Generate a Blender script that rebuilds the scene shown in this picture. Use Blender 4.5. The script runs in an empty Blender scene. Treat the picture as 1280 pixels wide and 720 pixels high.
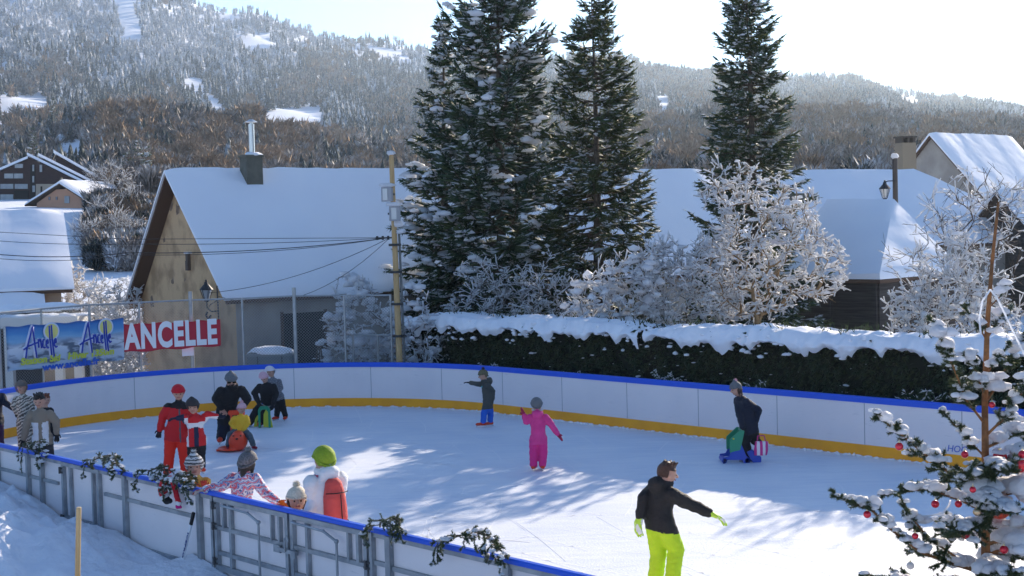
import bpy, bmesh, math, random
import numpy as np
from mathutils import Vector, Matrix, noise as mnoise
R_ = math.radians
SC = bpy.context.scene
COL = SC.collection
# ------------------------------------------------------------------ camera
CAM_H, FPX, PIT, ROL = 4.5, 1785.0, R_(2.54), R_(1.5)
cd = bpy.data.cameras.new('camera'); cam = bpy.data.objects.new('camera', cd); COL.objects.link(cam)
cd.sensor_width = 36.0; cd.lens = 36.0 * FPX / 1280.0; cd.clip_start = 0.1; cd.clip_end = 9000
cam.matrix_world = Matrix.Translation((0, 0, CAM_H)) @ Matrix.Rotation(R_(90) - PIT, 4, 'X') @ Matrix.Rotation(-ROL, 4, 'Z')
SC.camera = cam
# ------------------------------------------------------------------ sky, sun, exposure
SUN_AZ, SUN_EL = 29.0, 20.0            # azimuth right of the view axis, elevation
w = bpy.data.worlds.new('World'); SC.world = w; w.use_nodes = True
nt = w.node_tree; bg = nt.nodes['Background']
sky = nt.nodes.new('ShaderNodeTexSky'); sky.sky_type = 'NISHITA'; sky.sun_disc = False
sky.sun_elevation = R_(SUN_EL); sky.sun_rotation = R_(SUN_AZ); sky.altitude = 1300
sky.air_density = 1.0; sky.dust_density = 0.25; sky.ozone_density = 4.2
nt.links.new(sky.outputs[0], bg.inputs[0]); bg.inputs[1].default_value = 0.11
sl = bpy.data.lights.new('sun', 'SUN'); sl.energy = 5.0; sl.angle = R_(0.53); sl.color = (1.0, 0.86, 0.69)
so = bpy.data.objects.new('sun', sl); COL.objects.link(so)
sdir = Vector((math.sin(R_(SUN_AZ)) * math.cos(R_(SUN_EL)), math.cos(R_(SUN_AZ)) * math.cos(R_(SUN_EL)), math.sin(R_(SUN_EL))))
so.rotation_euler = sdir.to_track_quat('Z', 'Y').to_euler(); so.location = (20, 30, 60)
vs = SC.view_settings; vs.view_transform = 'Standard'; vs.look = 'None'; vs.gamma = 1; vs.use_curve_mapping = False
vs.exposure = 1.0
SC.cycles.use_denoising = True
SC.cycles.max_bounces = 8; SC.cycles.diffuse_bounces = 4; SC.cycles.transparent_max_bounces = 16; SC.cycles.volume_bounces = 1

# ------------------------------------------------------------------ picture <-> place
def ray(px, py):
    x, y = px - 640.0, 360.0 - py
    c, s = math.cos(ROL), math.sin(ROL)
    x, y = x * c + y * s, y * c - x * s
    Y = FPX * math.cos(PIT) + y * math.sin(PIT); Z = y * math.cos(PIT) - FPX * math.sin(PIT)
    return x / Y, Z / Y
def U(px, py, Y):
    u, v = ray(px, py); return Vector((u * Y, Y, CAM_H + v * Y))
def G(px, py, z=0.0):
    u, v = ray(px, py); Y = (z - CAM_H) / v; return Vector((u * Y, Y, z))
def proj(P):
    X, Y, Z = P[0], P[1], P[2] - CAM_H
    fw = Y * math.cos(PIT) - Z * math.sin(PIT); up = Z * math.cos(PIT) + Y * math.sin(PIT)
    x, y = X / fw * FPX, up / fw * FPX
    c, s = math.cos(ROL), math.sin(ROL); x, y = x * c - y * s, y * c + x * s
    return 640 + x, 360 - y

# ------------------------------------------------------------------ materials
MATS = {}
def mat(name, col, rough=0.7, col2=None, scale=8.0, bump=0.0, bscale=40.0, metal=0.0, spec=0.3, detail=4.0, coords='Object', thr=None, trans=0.0, stretch=None, sheen=0.0):
    if name in MATS: return MATS[name]
    m = bpy.data.materials.new(name); m.use_nodes = True; t = m.node_tree; b = t.nodes['Principled BSDF']
    b.inputs['Roughness'].default_value = rough; b.inputs['Metallic'].default_value = metal
    b.inputs['Specular IOR Level'].default_value = spec
    b.inputs['Base Color'].default_value = (*col, 1)
    if sheen: b.inputs['Sheen Weight'].default_value = sheen
    tc = t.nodes.new('ShaderNodeTexCoord'); mp = t.nodes.new('ShaderNodeMapping'); t.links.new(tc.outputs[coords], mp.inputs[0])
    if stretch: mp.inputs['Scale'].default_value = stretch
    if col2 is not None:
        n = t.nodes.new('ShaderNodeTexNoise'); n.inputs['Scale'].default_value = scale; n.inputs['Detail'].default_value = detail
        r = t.nodes.new('ShaderNodeValToRGB'); lo, hi = thr or (0.35, 0.65)
        r.color_ramp.elements[0].position = lo; r.color_ramp.elements[1].position = hi
        r.color_ramp.elements[0].color = (*col, 1); r.color_ramp.elements[1].color = (*col2, 1)
        t.links.new(mp.outputs[0], n.inputs['Vector']); t.links.new(n.outputs[0], r.inputs[0]); t.links.new(r.outputs[0], b.inputs['Base Color'])
    if bump:
        n2 = t.nodes.new('ShaderNodeTexNoise'); n2.inputs['Scale'].default_value = bscale; n2.inputs['Detail'].default_value = 5
        bp = t.nodes.new('ShaderNodeBump'); bp.inputs['Strength'].default_value = bump; bp.inputs['Distance'].default_value = 0.05
        t.links.new(mp.outputs[0], n2.inputs['Vector']); t.links.new(n2.outputs[0], bp.inputs['Height']); t.links.new(bp.outputs[0], b.inputs['Normal'])
    if trans:
        b.inputs['Transmission Weight'].default_value = 0
        tr = t.nodes.new('ShaderNodeBsdfTranslucent'); mx = t.nodes.new('ShaderNodeMixShader'); mx.inputs[0].default_value = trans
        out = t.nodes['Material Output']
        if b.inputs['Base Color'].is_linked: t.links.new(b.inputs['Base Color'].links[0].from_socket, tr.inputs[0])
        else: tr.inputs[0].default_value = (*col, 1)
        t.links.new(b.outputs[0], mx.inputs[1]); t.links.new(tr.outputs[0], mx.inputs[2]); t.links.new(mx.outputs[0], out.inputs[0])
    MATS[name] = m; return m
SNOW = mat('snow', (0.86, 0.87, 0.9), 0.65, (0.80, 0.82, 0.87), 1.5, 0.5, 5.0)
SNOWT = mat('snow_on_branches', (0.88, 0.89, 0.91), 0.6, None, bump=0.3, bscale=20, trans=0.55)
FROST = mat('frosted_twigs', (0.80, 0.82, 0.86), 0.7, (0.30, 0.26, 0.22), 30, thr=(0.5, 0.7))
BARK = mat('bark', (0.07, 0.052, 0.040), 0.9, (0.14, 0.105, 0.075), 12, 0.6, 30)
GREEN = mat('conifer_needles', (0.034, 0.072, 0.032), 0.6, (0.075, 0.11, 0.040), 3.0, trans=0.3)
GREENB = mat('dark_conifer_needles', (0.022, 0.055, 0.034), 0.6, (0.05, 0.085, 0.042), 3.0, trans=0.2)
FROST_LITN = mat('frosted_and_lit_needles', (0.52, 0.56, 0.58), 0.7, (0.07, 0.10, 0.06), 6.0, trans=0.35, thr=(.36, .5))  # frost on the needles; on the spruces also lit needle tips painted pale
GREENY = mat('olive_conifer_needles', (0.06, 0.085, 0.03), 0.6, (0.11, 0.12, 0.04), 2.0, trans=0.4)
ALU = mat('galvanised_metal', (0.38, 0.40, 0.42), 0.45, (0.26, 0.28, 0.30), 5, 0.1, 60, metal=0.6)
DARKM = mat('dark_metal', (0.03, 0.032, 0.035), 0.5)
WOOD = mat('pale_wood', (0.52, 0.36, 0.18), 0.7, (0.42, 0.27, 0.12), 3, 0.2, 30, stretch=(6, 6, 0.6))
GREY_BOX = mat('grey_box', (0.30, 0.31, 0.33), 0.5)

# ------------------------------------------------------------------ mesh helpers
def link(o, parent=None):
    COL.objects.link(o)
    if parent is not None: o.parent = parent
    return o
def tag(o, label=None, cat=None, group=None, kind=None):
    if label: o['label'] = label
    if cat: o['category'] = cat
    if group: o['group'] = group
    if kind: o['kind'] = kind
    return o
def thing(name, label, cat, loc=(0, 0, 0), group=None, rotz=0.0):
    o = bpy.data.objects.new(name, None); o.empty_display_size = 0.3; COL.objects.link(o)
    o.location = loc; o.rotation_euler = (0, 0, rotz); return tag(o, label, cat, group)
def copy_tree(o, parent=None):
    c = o.copy(); COL.objects.link(c); c.parent = parent
    for ch in list(o.children): copy_tree(ch, c)
    return c
def npmesh(name, V, F, mats, midx=None, smooth=False):
    V = np.asarray(V, np.float32).reshape(-1, 3); F = np.asarray(F, np.int32)
    me = bpy.data.meshes.new(name); k = F.shape[1]
    me.vertices.add(len(V)); me.vertices.foreach_set('co', V.ravel())
    me.loops.add(F.size); me.loops.foreach_set('vertex_index', F.ravel())
    me.polygons.add(len(F)); me.polygons.foreach_set('loop_start', np.arange(0, F.size, k, dtype=np.int32))
    for m in (mats if isinstance(mats, (list, tuple)) else [mats]): me.materials.append(m)
    if midx is not None: me.polygons.foreach_set('material_index', np.asarray(midx, np.int32))
    if smooth: me.polygons.foreach_set('use_smooth', np.ones(len(F), bool))
    me.update(calc_edges=True); return me
class NG:
    """collects triangle arrays"""
    def __init__(s): s.V = []; s.F = []; s.M = []; s.n = 0
    def add(s, V, F, m=0):
        V = np.asarray(V, float).reshape(-1, 3); F = np.asarray(F, int).reshape(-1, 3)
        s.V.append(V); s.F.append(F + s.n); s.M.append(np.full(len(F), m) if np.isscalar(m) else np.asarray(m)); s.n += len(V)
    def obj(s, name, mats, parent=None, smooth=False):
        if not s.V: return None
        me = npmesh(name, np.concatenate(s.V), np.concatenate(s.F), mats, np.concatenate(s.M), smooth)
        return link(bpy.data.objects.new(name, me), parent)
def frames(D):
    D = D / (np.linalg.norm(D, axis=1, keepdims=True) + 1e-9)
    up = np.tile(np.array([0, 0, 1.0]), (len(D), 1)); up[np.abs(D[:, 2]) > 0.95] = (1, 0, 0)
    A = np.cross(D, up); A /= np.linalg.norm(A, axis=1, keepdims=True) + 1e-9
    return D, A, np.cross(A, D)
def tubes(P0, P1, R0, R1, k=4, caps=False):
    P0 = np.asarray(P0, float).reshape(-1, 3); P1 = np.asarray(P1, float).reshape(-1, 3); n = len(P0)
    R0 = np.broadcast_to(np.asarray(R0, float), n); R1 = np.broadcast_to(np.asarray(R1, float), n)
    D, A, B = frames(P1 - P0); a = np.arange(k) * 2 * np.pi / k
    c = np.cos(a)[None, :, None]; s_ = np.sin(a)[None, :, None]
    r = A[:, None, :] * c + B[:, None, :] * s_
    V = np.concatenate([P0[:, None, :] + r * R0[:, None, None], P1[:, None, :] + r * R1[:, None, None]], 1).reshape(-1, 3)
    i = np.arange(k); j = (i + 1) % k
    f = np.concatenate([np.stack([i, j, j + k], 1), np.stack([i, j + k, i + k], 1)])
    if caps:
        f = np.concatenate([f, np.stack([np.zeros(k - 2, int), i[2:], i[1:-1]], 1), np.stack([np.full(k - 2, k), i[1:-1] + k, i[2:] + k], 1)])
    F = (f[None] + (np.arange(n) * 2 * k)[:, None, None]).reshape(-1, 3)
    return V, F
def spindles(P0, P1, R, k=3, mid=0.45):
    P0 = np.asarray(P0, float).reshape(-1, 3); P1 = np.asarray(P1, float).reshape(-1, 3); n = len(P0)
    R = np.broadcast_to(np.asarray(R, float), n); D, A, B = frames(P1 - P0); a = np.arange(k) * 2 * np.pi / k
    M = P0 + (P1 - P0) * mid
    ring = M[:, None, :] + (A[:, None, :] * np.cos(a)[None, :, None] + B[:, None, :] * np.sin(a)[None, :, None]) * R[:, None, None]
    V = np.concatenate([P0[:, None, :], ring, P1[:, None, :]], 1).reshape(-1, 3)
    i = np.arange(k); j = (i + 1) % k
    f = np.concatenate([np.stack([np.zeros(k, int), j + 1, i + 1], 1), np.stack([np.full(k, k + 1), i + 1, j + 1], 1)])
    return V, (f[None] + (np.arange(n) * (k + 2))[:, None, None]).reshape(-1, 3)
def blades(P, D, L, W, rng):
    """thin triangles from P along D"""
    n = len(P); D = D / (np.linalg.norm(D, axis=1, keepdims=True) + 1e-9)
    S = np.cross(D, rng.normal(size=(n, 3))); S /= np.linalg.norm(S, axis=1, keepdims=True) + 1e-9
    L = np.broadcast_to(np.asarray(L, float), n)[:, None]; W = np.broadcast_to(np.asarray(W, float), n)[:, None]
    V = np.stack([P - S * W / 2, P + S * W / 2, P + D * L], 1).reshape(-1, 3)
    return V, np.arange(3 * n).reshape(-1, 3)
def ico(sub):
    bm = bmesh.new(); bmesh.ops.create_icosphere(bm, subdivisions=sub, radius=1.0)
    V = np.array([v.co[:] for v in bm.verts]); F = np.array([[v.index for v in f.verts] for f in bm.faces]); bm.free(); return V, F
ICO = {k: ico(k) for k in (1, 2, 3)}
def blobs(C, S, rng, sub=1, lump=0.25, flat=0.5):
    """lumpy ellipsoids with flattened underside; C centres, S (n,3) radii"""
    V0, F0 = ICO[sub]; C = np.asarray(C, float).reshape(-1, 3); S = np.asarray(S, float).reshape(-1, 3); n = len(C); m = len(V0)
    a = rng.uniform(0, 6.28, n); c, s_ = np.cos(a), np.sin(a)
    ph = rng.uniform(0, 6.28, (n, 6)); V = np.repeat(V0[None], n, 0)
    d = 1 + lump * (np.sin(V[:, :, 0] * 3.1 + ph[:, :1]) * np.sin(V[:, :, 1] * 2.7 + ph[:, 1:2]) + 0.6 * np.sin(V[:, :, 2] * 5 + V[:, :, 0] * 4 + ph[:, 2:3]) + 0.5 * np.sin(V[:, :, 1] * 7 + ph[:, 3:4]))
    V = V * d[:, :, None]
    V[:, :, 2] = np.where(V[:, :, 2] < 0, V[:, :, 2] * flat, V[:, :, 2])
    V = V * S[:, None, :]
    x = V[:, :, 0] * c[:, None] - V[:, :, 1] * s_[:, None]; y = V[:, :, 0] * s_[:, None] + V[:, :, 1] * c[:, None]
    V = np.stack([x, y, V[:, :, 2]], 2) + C[:, None, :]
    F = (F0[None] + (np.arange(n) * m)[:, None, None]).reshape(-1, 3)
    return V.reshape(-1, 3), F
class MB:
    """bmesh collector -> one mesh object"""
    def __init__(s): s.bm = bmesh.new()
    def box(s, c, size, rz=0.0, rx=0.0, ry=0.0, m=0, M=None):
        T = M if M is not None else Matrix.Translation(c) @ Matrix.Rotation(rz, 4, 'Z') @ Matrix.Rotation(ry, 4, 'Y') @ Matrix.Rotation(rx, 4, 'X')
        r = bmesh.ops.create_cube(s.bm, size=1.0, matrix=T @ Matrix.Diagonal((*size, 1)))
        fs = {f for v in r['verts'] for f in v.link_faces}
        for f in fs: f.material_index = m
        return s
    def cone(s, p0, p1, r0, r1, k=10, m=0):
        p0, p1 = Vector(p0), Vector(p1); d = p1 - p0
        T = Matrix.Translation((p0 + p1) / 2) @ d.to_track_quat('Z', 'Y').to_matrix().to_4x4()
        r = bmesh.ops.create_cone(s.bm, cap_ends=True, segments=k, radius1=r0, radius2=r1, depth=d.length, matrix=T)
        for f in {f for v in r['verts'] for f in v.link_faces}: f.material_index = m
        return s
    def tube(s, pts, r, k=8, m=0):
        for a, b in zip(pts[:-1], pts[1:]): s.cone(a, b, r, r, k, m)
        return s
    def sph(s, c, rad, m=0, sub=2):
        rad = rad if hasattr(rad, '__len__') else (rad,) * 3
        r = bmesh.ops.create_icosphere(s.bm, subdivisions=sub, radius=1, matrix=Matrix.Translation(c) @ Matrix.Diagonal((*rad, 1)))
        for f in {f for v in r['verts'] for f in v.link_faces}: f.material_index = m; f.smooth = True
        return s
    def poly(s, pts, th=None, m=0):
        """a flat polygon (3D points), extruded by vector th"""
        vs_ = [s.bm.verts.new(p) for p in pts]; f = s.bm.faces.new(vs_); f.material_index = m
        if th is not None:
            th = Vector(th); v2 = [s.bm.verts.new(Vector(p) + th) for p in pts]
            f2 = s.bm.faces.new(v2[::-1]); f2.material_index = m; n = len(pts)
            for i in range(n):
                q = s.bm.faces.new((vs_[i], v2[i], v2[(i + 1) % n], vs_[(i + 1) % n])); q.material_index = m
            bmesh.ops.recalc_face_normals(s.bm, faces=s.bm.faces[:])
        return s
    def sweep(s, path, prof, m=0, closed=False):
        """path: list of (Vector pos, Vector side) ; prof: list of (side offset, z)"""
        rows = [[s.bm.verts.new((p.x + sd.x * a, p.y + sd.y * a, p.z + z)) for a, z in prof] for p, sd in path]
        n = len(prof)
        for A, B in zip(rows[:-1], rows[1:]):
            for i in range(n):
                j = (i + 1) % n; f = s.bm.faces.new((A[i], B[i], B[j], A[j])); f.material_index = m
        for r_ in (rows[0], rows[-1]):
            f = s.bm.faces.new(r_); f.material_index = m
        bmesh.ops.recalc_face_normals(s.bm, faces=s.bm.faces[:]); return s
    def obj(s, name, mats, parent=None, smooth=False, bevel=0.0):
        if bevel: bmesh.ops.bevel(s.bm, geom=s.bm.edges[:], offset=bevel, segments=2, affect='EDGES')
        me = bpy.data.meshes.new(name); s.bm.to_mesh(me); s.bm.free()
        for m in (mats if isinstance(mats, (list, tuple)) else [mats]): me.materials.append(m)
        if smooth: me.polygons.foreach_set('use_smooth', np.ones(len(me.polygons), bool))
        return link(bpy.data.objects.new(name, me), parent)
def text_mesh(name, body, size, m, parent, M, xs=1.0, offset=0.0, ext=0.002, shear=0.0, spacing=1.0, align='CENTER'):
    cu = bpy.data.curves.new(name, 'FONT'); cu.body = body; cu.size = size; cu.offset = offset; cu.extrude = ext
    cu.align_x = align; cu.align_y = 'CENTER'; cu.shear = shear; cu.space_character = spacing; cu.resolution_u = 4
    o = bpy.data.objects.new(name, cu); COL.objects.link(o)
    bpy.context.view_layer.update()
    me = bpy.data.meshes.new_from_object(o.evaluated_get(bpy.context.evaluated_depsgraph_get()))
    bpy.data.objects.remove(o); bpy.data.curves.remove(cu)
    me.transform(M @ Matrix.Diagonal((xs, 1, 1, 1))); me.materials.clear(); me.materials.append(m)
    return link(bpy.data.objects.new(name, me), parent)
def fbm(x, y, z=0.0, o=4):
    return mnoise.fractal(Vector((x, y, z)), 1.0, 2.0, o)
# ================================================================== TERRAIN
PXC = [-300, 0, 150, 300, 450, 600, 750, 900, 1050, 1200, 1400, 1700]
TAB = [
 (80,   [360, 358, 352, 350, 350, 350, 345, 340, 335, 330, 330, 330]),
 (100,  [325, 325, 318, 318, 316, 315, 312, 308, 305, 300, 300, 300]),
 (125,  [262, 263, 265, 282, 290, 290, 288, 285, 280, 278, 275, 275]),
 (160,  [252, 250, 250, 265, 270, 270, 265, 255, 250, 245, 245, 245]),
 (220,  [235, 232, 228, 238, 240, 240, 235, 225, 220, 215, 220, 230]),
 (320,  [215, 212, 198, 205, 220, 222, 215, 205, 200, 200, 205, 215]),
 (430,  [200, 195, 146, 163, 200, 208, 205, 192, 180, 178, 185, 195]),
 (560,  [180, 175, 165, 175, 195, 195, 178, 160, 152, 168, 182, 190]),
 (800,  [135, 140, 150, 160, 168, 168, 165, 162, 160, 170, 182, 195]),
 (1150, [60, 85, 108, 122, 130, 132, 128, 132, 132, 148, 170, 190]),
 (1500, [-30, 8, 38, 70, 94, 100, 102, 115, 118, 138, 162, 188]),
 (1900, [-150, -80, -38, 16, 54, 68, 76, 95, 103, 131, 166, 195]),
 (2600, [-120, -55, -12, 40, 75, 88, 95, 112, 120, 145, 178, 205])]
TU = np.array([ray(p, 200)[0] for p in PXC])
TY = np.array([45, 62] + [t[0] for t in TAB], float)
TZ = np.zeros((len(TY), len(PXC))); TZ[0] = -0.06; TZ[1] = 0.5
for i, (Y, ys) in enumerate(TAB):
    for j, y in enumerate(ys): TZ[i + 2, j] = CAM_H + ray(PXC[j], y)[1] * Y
def ground_z(X, Y):
    """terrain height; X, Y numpy arrays"""
    X = np.asarray(X, float); Y = np.asarray(Y, float)
    r = np.hypot(X, Y); th = np.arctan2(X, Y)
    fade = np.clip((np.abs(th) - 0.55) / 0.6, 0, 1)
    u = np.tan(np.clip(th, -0.75, 0.75)); Yc = np.clip(r * np.cos(np.clip(th, -0.75, 0.75)), 45, 2599)
    fi = np.interp(Yc, TY, np.arange(len(TY))); fj = np.interp(u, TU, np.arange(len(TU)))
    i0 = np.clip(fi.astype(int), 0, len(TY) - 2); j0 = np.clip(fj.astype(int), 0, len(TU) - 2)
    a = fi - i0; b = fj - j0; b = b * b * (3 - 2 * b)
    z = (TZ[i0, j0] * (1 - a) * (1 - b) + TZ[i0 + 1, j0] * a * (1 - b) + TZ[i0, j0 + 1] * (1 - a) * b + TZ[i0 + 1, j0 + 1] * a * b)
    z = np.where(r < 45, -0.06, z)
    z = z * (1 - fade) + (-0.06 + 0.02 * np.maximum(r - 60, 0)) * fade
    k = np.clip((r - 70) / 250, 0, 1)
    z = z + k * r * (0.0022 * np.sin(X * 0.031 + Y * 0.017) * np.sin(Y * 0.023 - X * 0.011) + 0.0016 * np.sin(X * 0.083 + 1.3) * np.sin(Y * 0.061))
    return z
def gz(x, y): return float(ground_z(np.array([x]), np.array([y]))[0])
th = np.radians(np.concatenate([np.arange(-180, -34, 4), np.arange(-34, 34, 0.25), np.arange(34, 181, 4)]))
rr = np.concatenate([[0.01, 20, 40], np.geomspace(46, 2900, 150)])
TH, RR = np.meshgrid(th, rr, indexing='ij')
GX, GY = RR * np.sin(TH), RR * np.cos(TH)
V = np.stack([GX, GY, ground_z(GX, GY)], 2).reshape(-1, 3)
n1_, n2_ = TH.shape; idx = np.arange(n1_ * n2_).reshape(n1_, n2_)
F = np.stack([idx[:-1, :-1], idx[:-1, 1:], idx[1:, 1:], idx[1:, :-1]], 2).reshape(-1, 4)
o = link(bpy.data.objects.new('terrain', npmesh('terrain', V, F, SNOW, smooth=True))); tag(o, 'snow covered ground rising to the wooded hills', None, None, 'structure')

# ------------------------------------------------------------------ forests
def proto_conifer(rng, tiers=5, k=7, slim=0.2):
    V = []; F = []
    for i in range(tiers):
        z0 = 0.08 + 0.86 * i / tiers; z1 = min(1.0, z0 + 1.5 / tiers); r = slim * (1 - i / tiers) ** 0.85 + 0.015
        b = len(V); V.append((rng.gauss(0, .01), rng.gauss(0, .01), z1))
        for j in range(2 * k):
            a = j * math.pi / k + rng.uniform(-.15, .15) + i; q = r * (rng.uniform(.85, 1.25) if j % 2 else rng.uniform(.5, .7))
            V.append((q * math.cos(a), q * math.sin(a), z0 + rng.uniform(-.03, .03) - (0.03 if j % 2 else 0)))
        for j in range(2 * k): F.append((b, b + 1 + j, b + 1 + (j + 1) % (2 * k)))
    return np.array(V), np.array(F)
def proto_bare(rng, n=140, tw=1.0, wide=0.42):
    """fan of thin upward twigs filling an uneven crown"""
    V = []; F = []
    for i in range(n):
        a = rng.uniform(0, 6.28); r0 = rng.uniform(0, .08); z0 = rng.uniform(.12, .6); rad = wide * rng.uniform(.35, 1.05) * math.sin(min(1, z0 + .35) * 2.2) ** .5
        p = np.array([r0 * math.cos(a), r0 * math.sin(a), z0]); q = np.array([rad * math.cos(a), rad * math.sin(a), min(1.02, z0 + rng.uniform(.18, .45))])
        s = np.array([-math.sin(a), math.cos(a), rng.normal(0, .5)]) * rng.uniform(.007, .020) * tw; t = (p + q) / 2 + rng.normal(0, .03, 3)
        b = len(V); V += [p, t + s, q, t - s]; F += [(b, b + 1, b + 2), (b, b + 2, b + 3)]
        m = (p + q) / 2 + rng.normal(0, .06, 3); b = len(V); V += [m + rng.normal(0, .03, 3), m + rng.normal(0, .035, 3), m + rng.normal(0, .03, 3) + np.array([0, 0, .06])]; F.append((b, b + 1, b + 2))
    b = len(V); V += [(-.015, 0, 0), (.015, 0, 0), (0, 0, .6)]; F.append((b, b + 1, b + 2))
    return np.array(V), np.array(F)
def in_poly(x, y, poly):
    c = np.zeros(len(x), bool); n = len(poly)
    for i in range(n):
        x1, y1 = poly[i]; x2, y2 = poly[(i + 1) % n]
        t = ((y1 > y) != (y2 > y)) & (x < (x2 - x1) * (y - y1) / (y2 - y1 + 1e-9) + x1); c ^= t
    return c
CLEAR = [[(130, -40), (157, -40), (180, 52), (158, 58)], [(302, 44), (338, 40), (337, 66), (305, 64)], [(229, 95), (254, 95), (254, 118), (232, 118)],
         [(250, 112), (268, 116), (286, 140), (282, 158), (268, 150)], [(316, 136), (398, 130), (412, 150), (392, 172), (330, 170)], [(455, 55), (480, 57), (522, 74), (516, 80), (470, 70)],
         [(0, 118), (60, 118), (60, 152), (0, 152)], [(1115, 118), (1140, 118), (1162, 138), (1140, 138)], [(70, 176), (105, 176), (105, 200), (70, 200)], [(270, 20), (288, 12), (300, 22), (285, 30)], [(820, 116), (838, 118), (836, 150), (822, 150)]]
def forest(name, label, N, Ylo, Yhi, pxlo, pxhi, protos, mats, hfun, matfun, seed, clear=True):
    rng = np.random.default_rng(seed); g = NG()
    px = rng.uniform(pxlo, pxhi, N); u = np.array([ray(p, 150)[0] for p in px])
    # distance chosen so that trees spread evenly up the visible slope
    Yk = np.geomspace(Ylo, Yhi, 60); ok = []
    for k in range(N):
        zz = ground_z(u[k] * Yk, Yk); v = (zz - CAM_H) / Yk; dv = np.maximum(np.diff(v), 0) + 1e-5; c = np.cumsum(dv); ok.append(np.interp(rng.uniform(0, c[-1]), np.concatenate([[0], c]), Yk))
    Y = np.array(ok); X = u * Y; Z = ground_z(X, Y)
    pr = np.array([proj((a, b, c)) for a, b, c in zip(X, Y, Z)])
    keep = np.ones(N, bool)
    if clear:
        for P in CLEAR + ([[(-80, 170), (138, 170), (138, 300), (-80, 300)]] if clear == 2 else []): keep &= ~in_poly(pr[:, 0], pr[:, 1] - 4, P)
    X, Y, Z, pr = X[keep], Y[keep], Z[keep], pr[keep]; n = len(X)
    kind, mi, hh, ww = matfun(pr[:, 0], pr[:, 1], Y, rng); h = hfun(Y, rng, pr) * hh
    for pi, (PV, PF) in enumerate(protos):
        for m in range(len(mats)):
            sel = np.where((kind == pi) & (mi == m))[0]
            if not len(sel): continue
            a = rng.uniform(0, 6.28, len(sel)); c, s = np.cos(a), np.sin(a); sc = h[sel]; wd = sc * ww[sel]
            x = PV[None, :, 0] * c[:, None] - PV[None, :, 1] * s[:, None]; y = PV[None, :, 0] * s[:, None] + PV[None, :, 1] * c[:, None]
            VV = np.stack([x * wd[:, None] + X[sel, None], y * wd[:, None] + Y[sel, None], PV[None, :, 2] * sc[:, None] + Z[sel, None] - 0.2], 2)
            FF = (PF[None] + (np.arange(len(sel)) * len(PV))[:, None, None]).reshape(-1, 3)
            g.add(VV.reshape(-1, 3), FF, m)
    return tag(g.obj(name, mats), label, None, None, 'stuff')
fr = random.Random(5); frn = np.random.default_rng(5)
PR = [proto_conifer(fr) for _ in range(3)] + [proto_bare(frn, 60, 1.6) for _ in range(3)]
PRM = PR[:3] + [proto_bare(frn, 130) for _ in range(3)]
PRF = [proto_conifer(fr, 9, 9) for _ in range(3)] + [proto_bare(frn, 300, .55) for _ in range(3)]
FM = [mat('far_conifer', (0.014, 0.030, 0.030), 0.8, (0.30, 0.35, 0.42), 0.9, thr=(0.56, 0.72)),
      mat('snowy_conifer', (0.05, 0.07, 0.065), 0.8, (0.50, 0.54, 0.60), 0.7, thr=(0.48, 0.68)),
      mat('rime_white_tree', (0.26, 0.27, 0.29), 0.8, (0.66, 0.68, 0.72), 0.6, thr=(0.36, 0.62)),
      mat('brown_larch', (0.23, 0.145, 0.085), 0.9, (0.40, 0.30, 0.21), 0.5),
      mat('grey_bare_tree', (0.17, 0.14, 0.12), 0.9, (0.45, 0.42, 0.40), 0.5, thr=(0.42, 0.62))]
def blobn(x, y, s, seed):
    return (np.sin(x / s + seed) * np.sin(y / (s * .5) + seed * 2.1) + .7 * np.sin(x / (s * .43) + y / (s * .31) + seed * 3.3) + .5 * np.sin(x / (s * .21) - y / (s * .17) + seed))
def mf_far(x, y, Y, rng):
    n = len(x); q = rng.uniform(size=n); f = blobn(x, y, 62, 1.0) * 0.34
    hi = np.clip((105 - y + (x < 330) * 10 - (x > 620) * 60) / 75, 0, 1)     # rime grows with height on the slope
    m = np.where(q < hi * 0.85 + f * 0.6, 2, np.where(q < hi + 0.22 + f, 1, 0))
    lar = rng.uniform(size=n) + f < np.where(x > 650, 0.42, 0.05) + 0.25 * ((y > 95) & (x > 350) & (x < 520))
    m = np.where(lar & (m == 0), np.where(rng.uniform(size=n) < .6, 4, 3), m)
    kind = np.where((m == 3) | (m == 4), 3 + rng.integers(0, 3, n), rng.integers(0, 3, n))
    kind = np.where((m == 2) & (rng.uniform(size=n) < .4), 3 + rng.integers(0, 3, n), kind)
    return kind, m, rng.uniform(.65, 1.2, n), np.where(kind >= 3, 1.0, rng.uniform(.75, 1.15, n))
forest('mountain_forest', 'snow dusted conifer and larch forest covering the mountain', 23000, 700, 1930, -120, 1420, PR, FM, lambda Y, r, p: 10.8 * np.ones(len(Y)), mf_far, 11)
def mf_mid(x, y, Y, rng):
    n = len(x); q = rng.uniform(size=n); f = blobn(x, y, 48, 2.3) * .30
    brown = ((x > 105) & (x < 470)) | (x > 700)
    m = np.where(q < np.where(brown, .50, .12) + f, 3, np.where(q < np.where(brown, .88, .42) + f, 4, np.where(q < .93, 0, 1)))
    kind = np.where(m >= 3, 3 + rng.integers(0, 3, n), rng.integers(0, 3, n))
    return kind, m, rng.uniform(.6, 1.15, n), np.where(kind >= 3, 1.0, 1.0)
forest('hillside_woods', 'brown leafless woods on the low hills behind the village', 4600, 205, 700, -150, 1420, PRM, FM, lambda Y, r, p: np.clip(Y * 0.019, 5, 10), mf_mid, 12)
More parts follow.
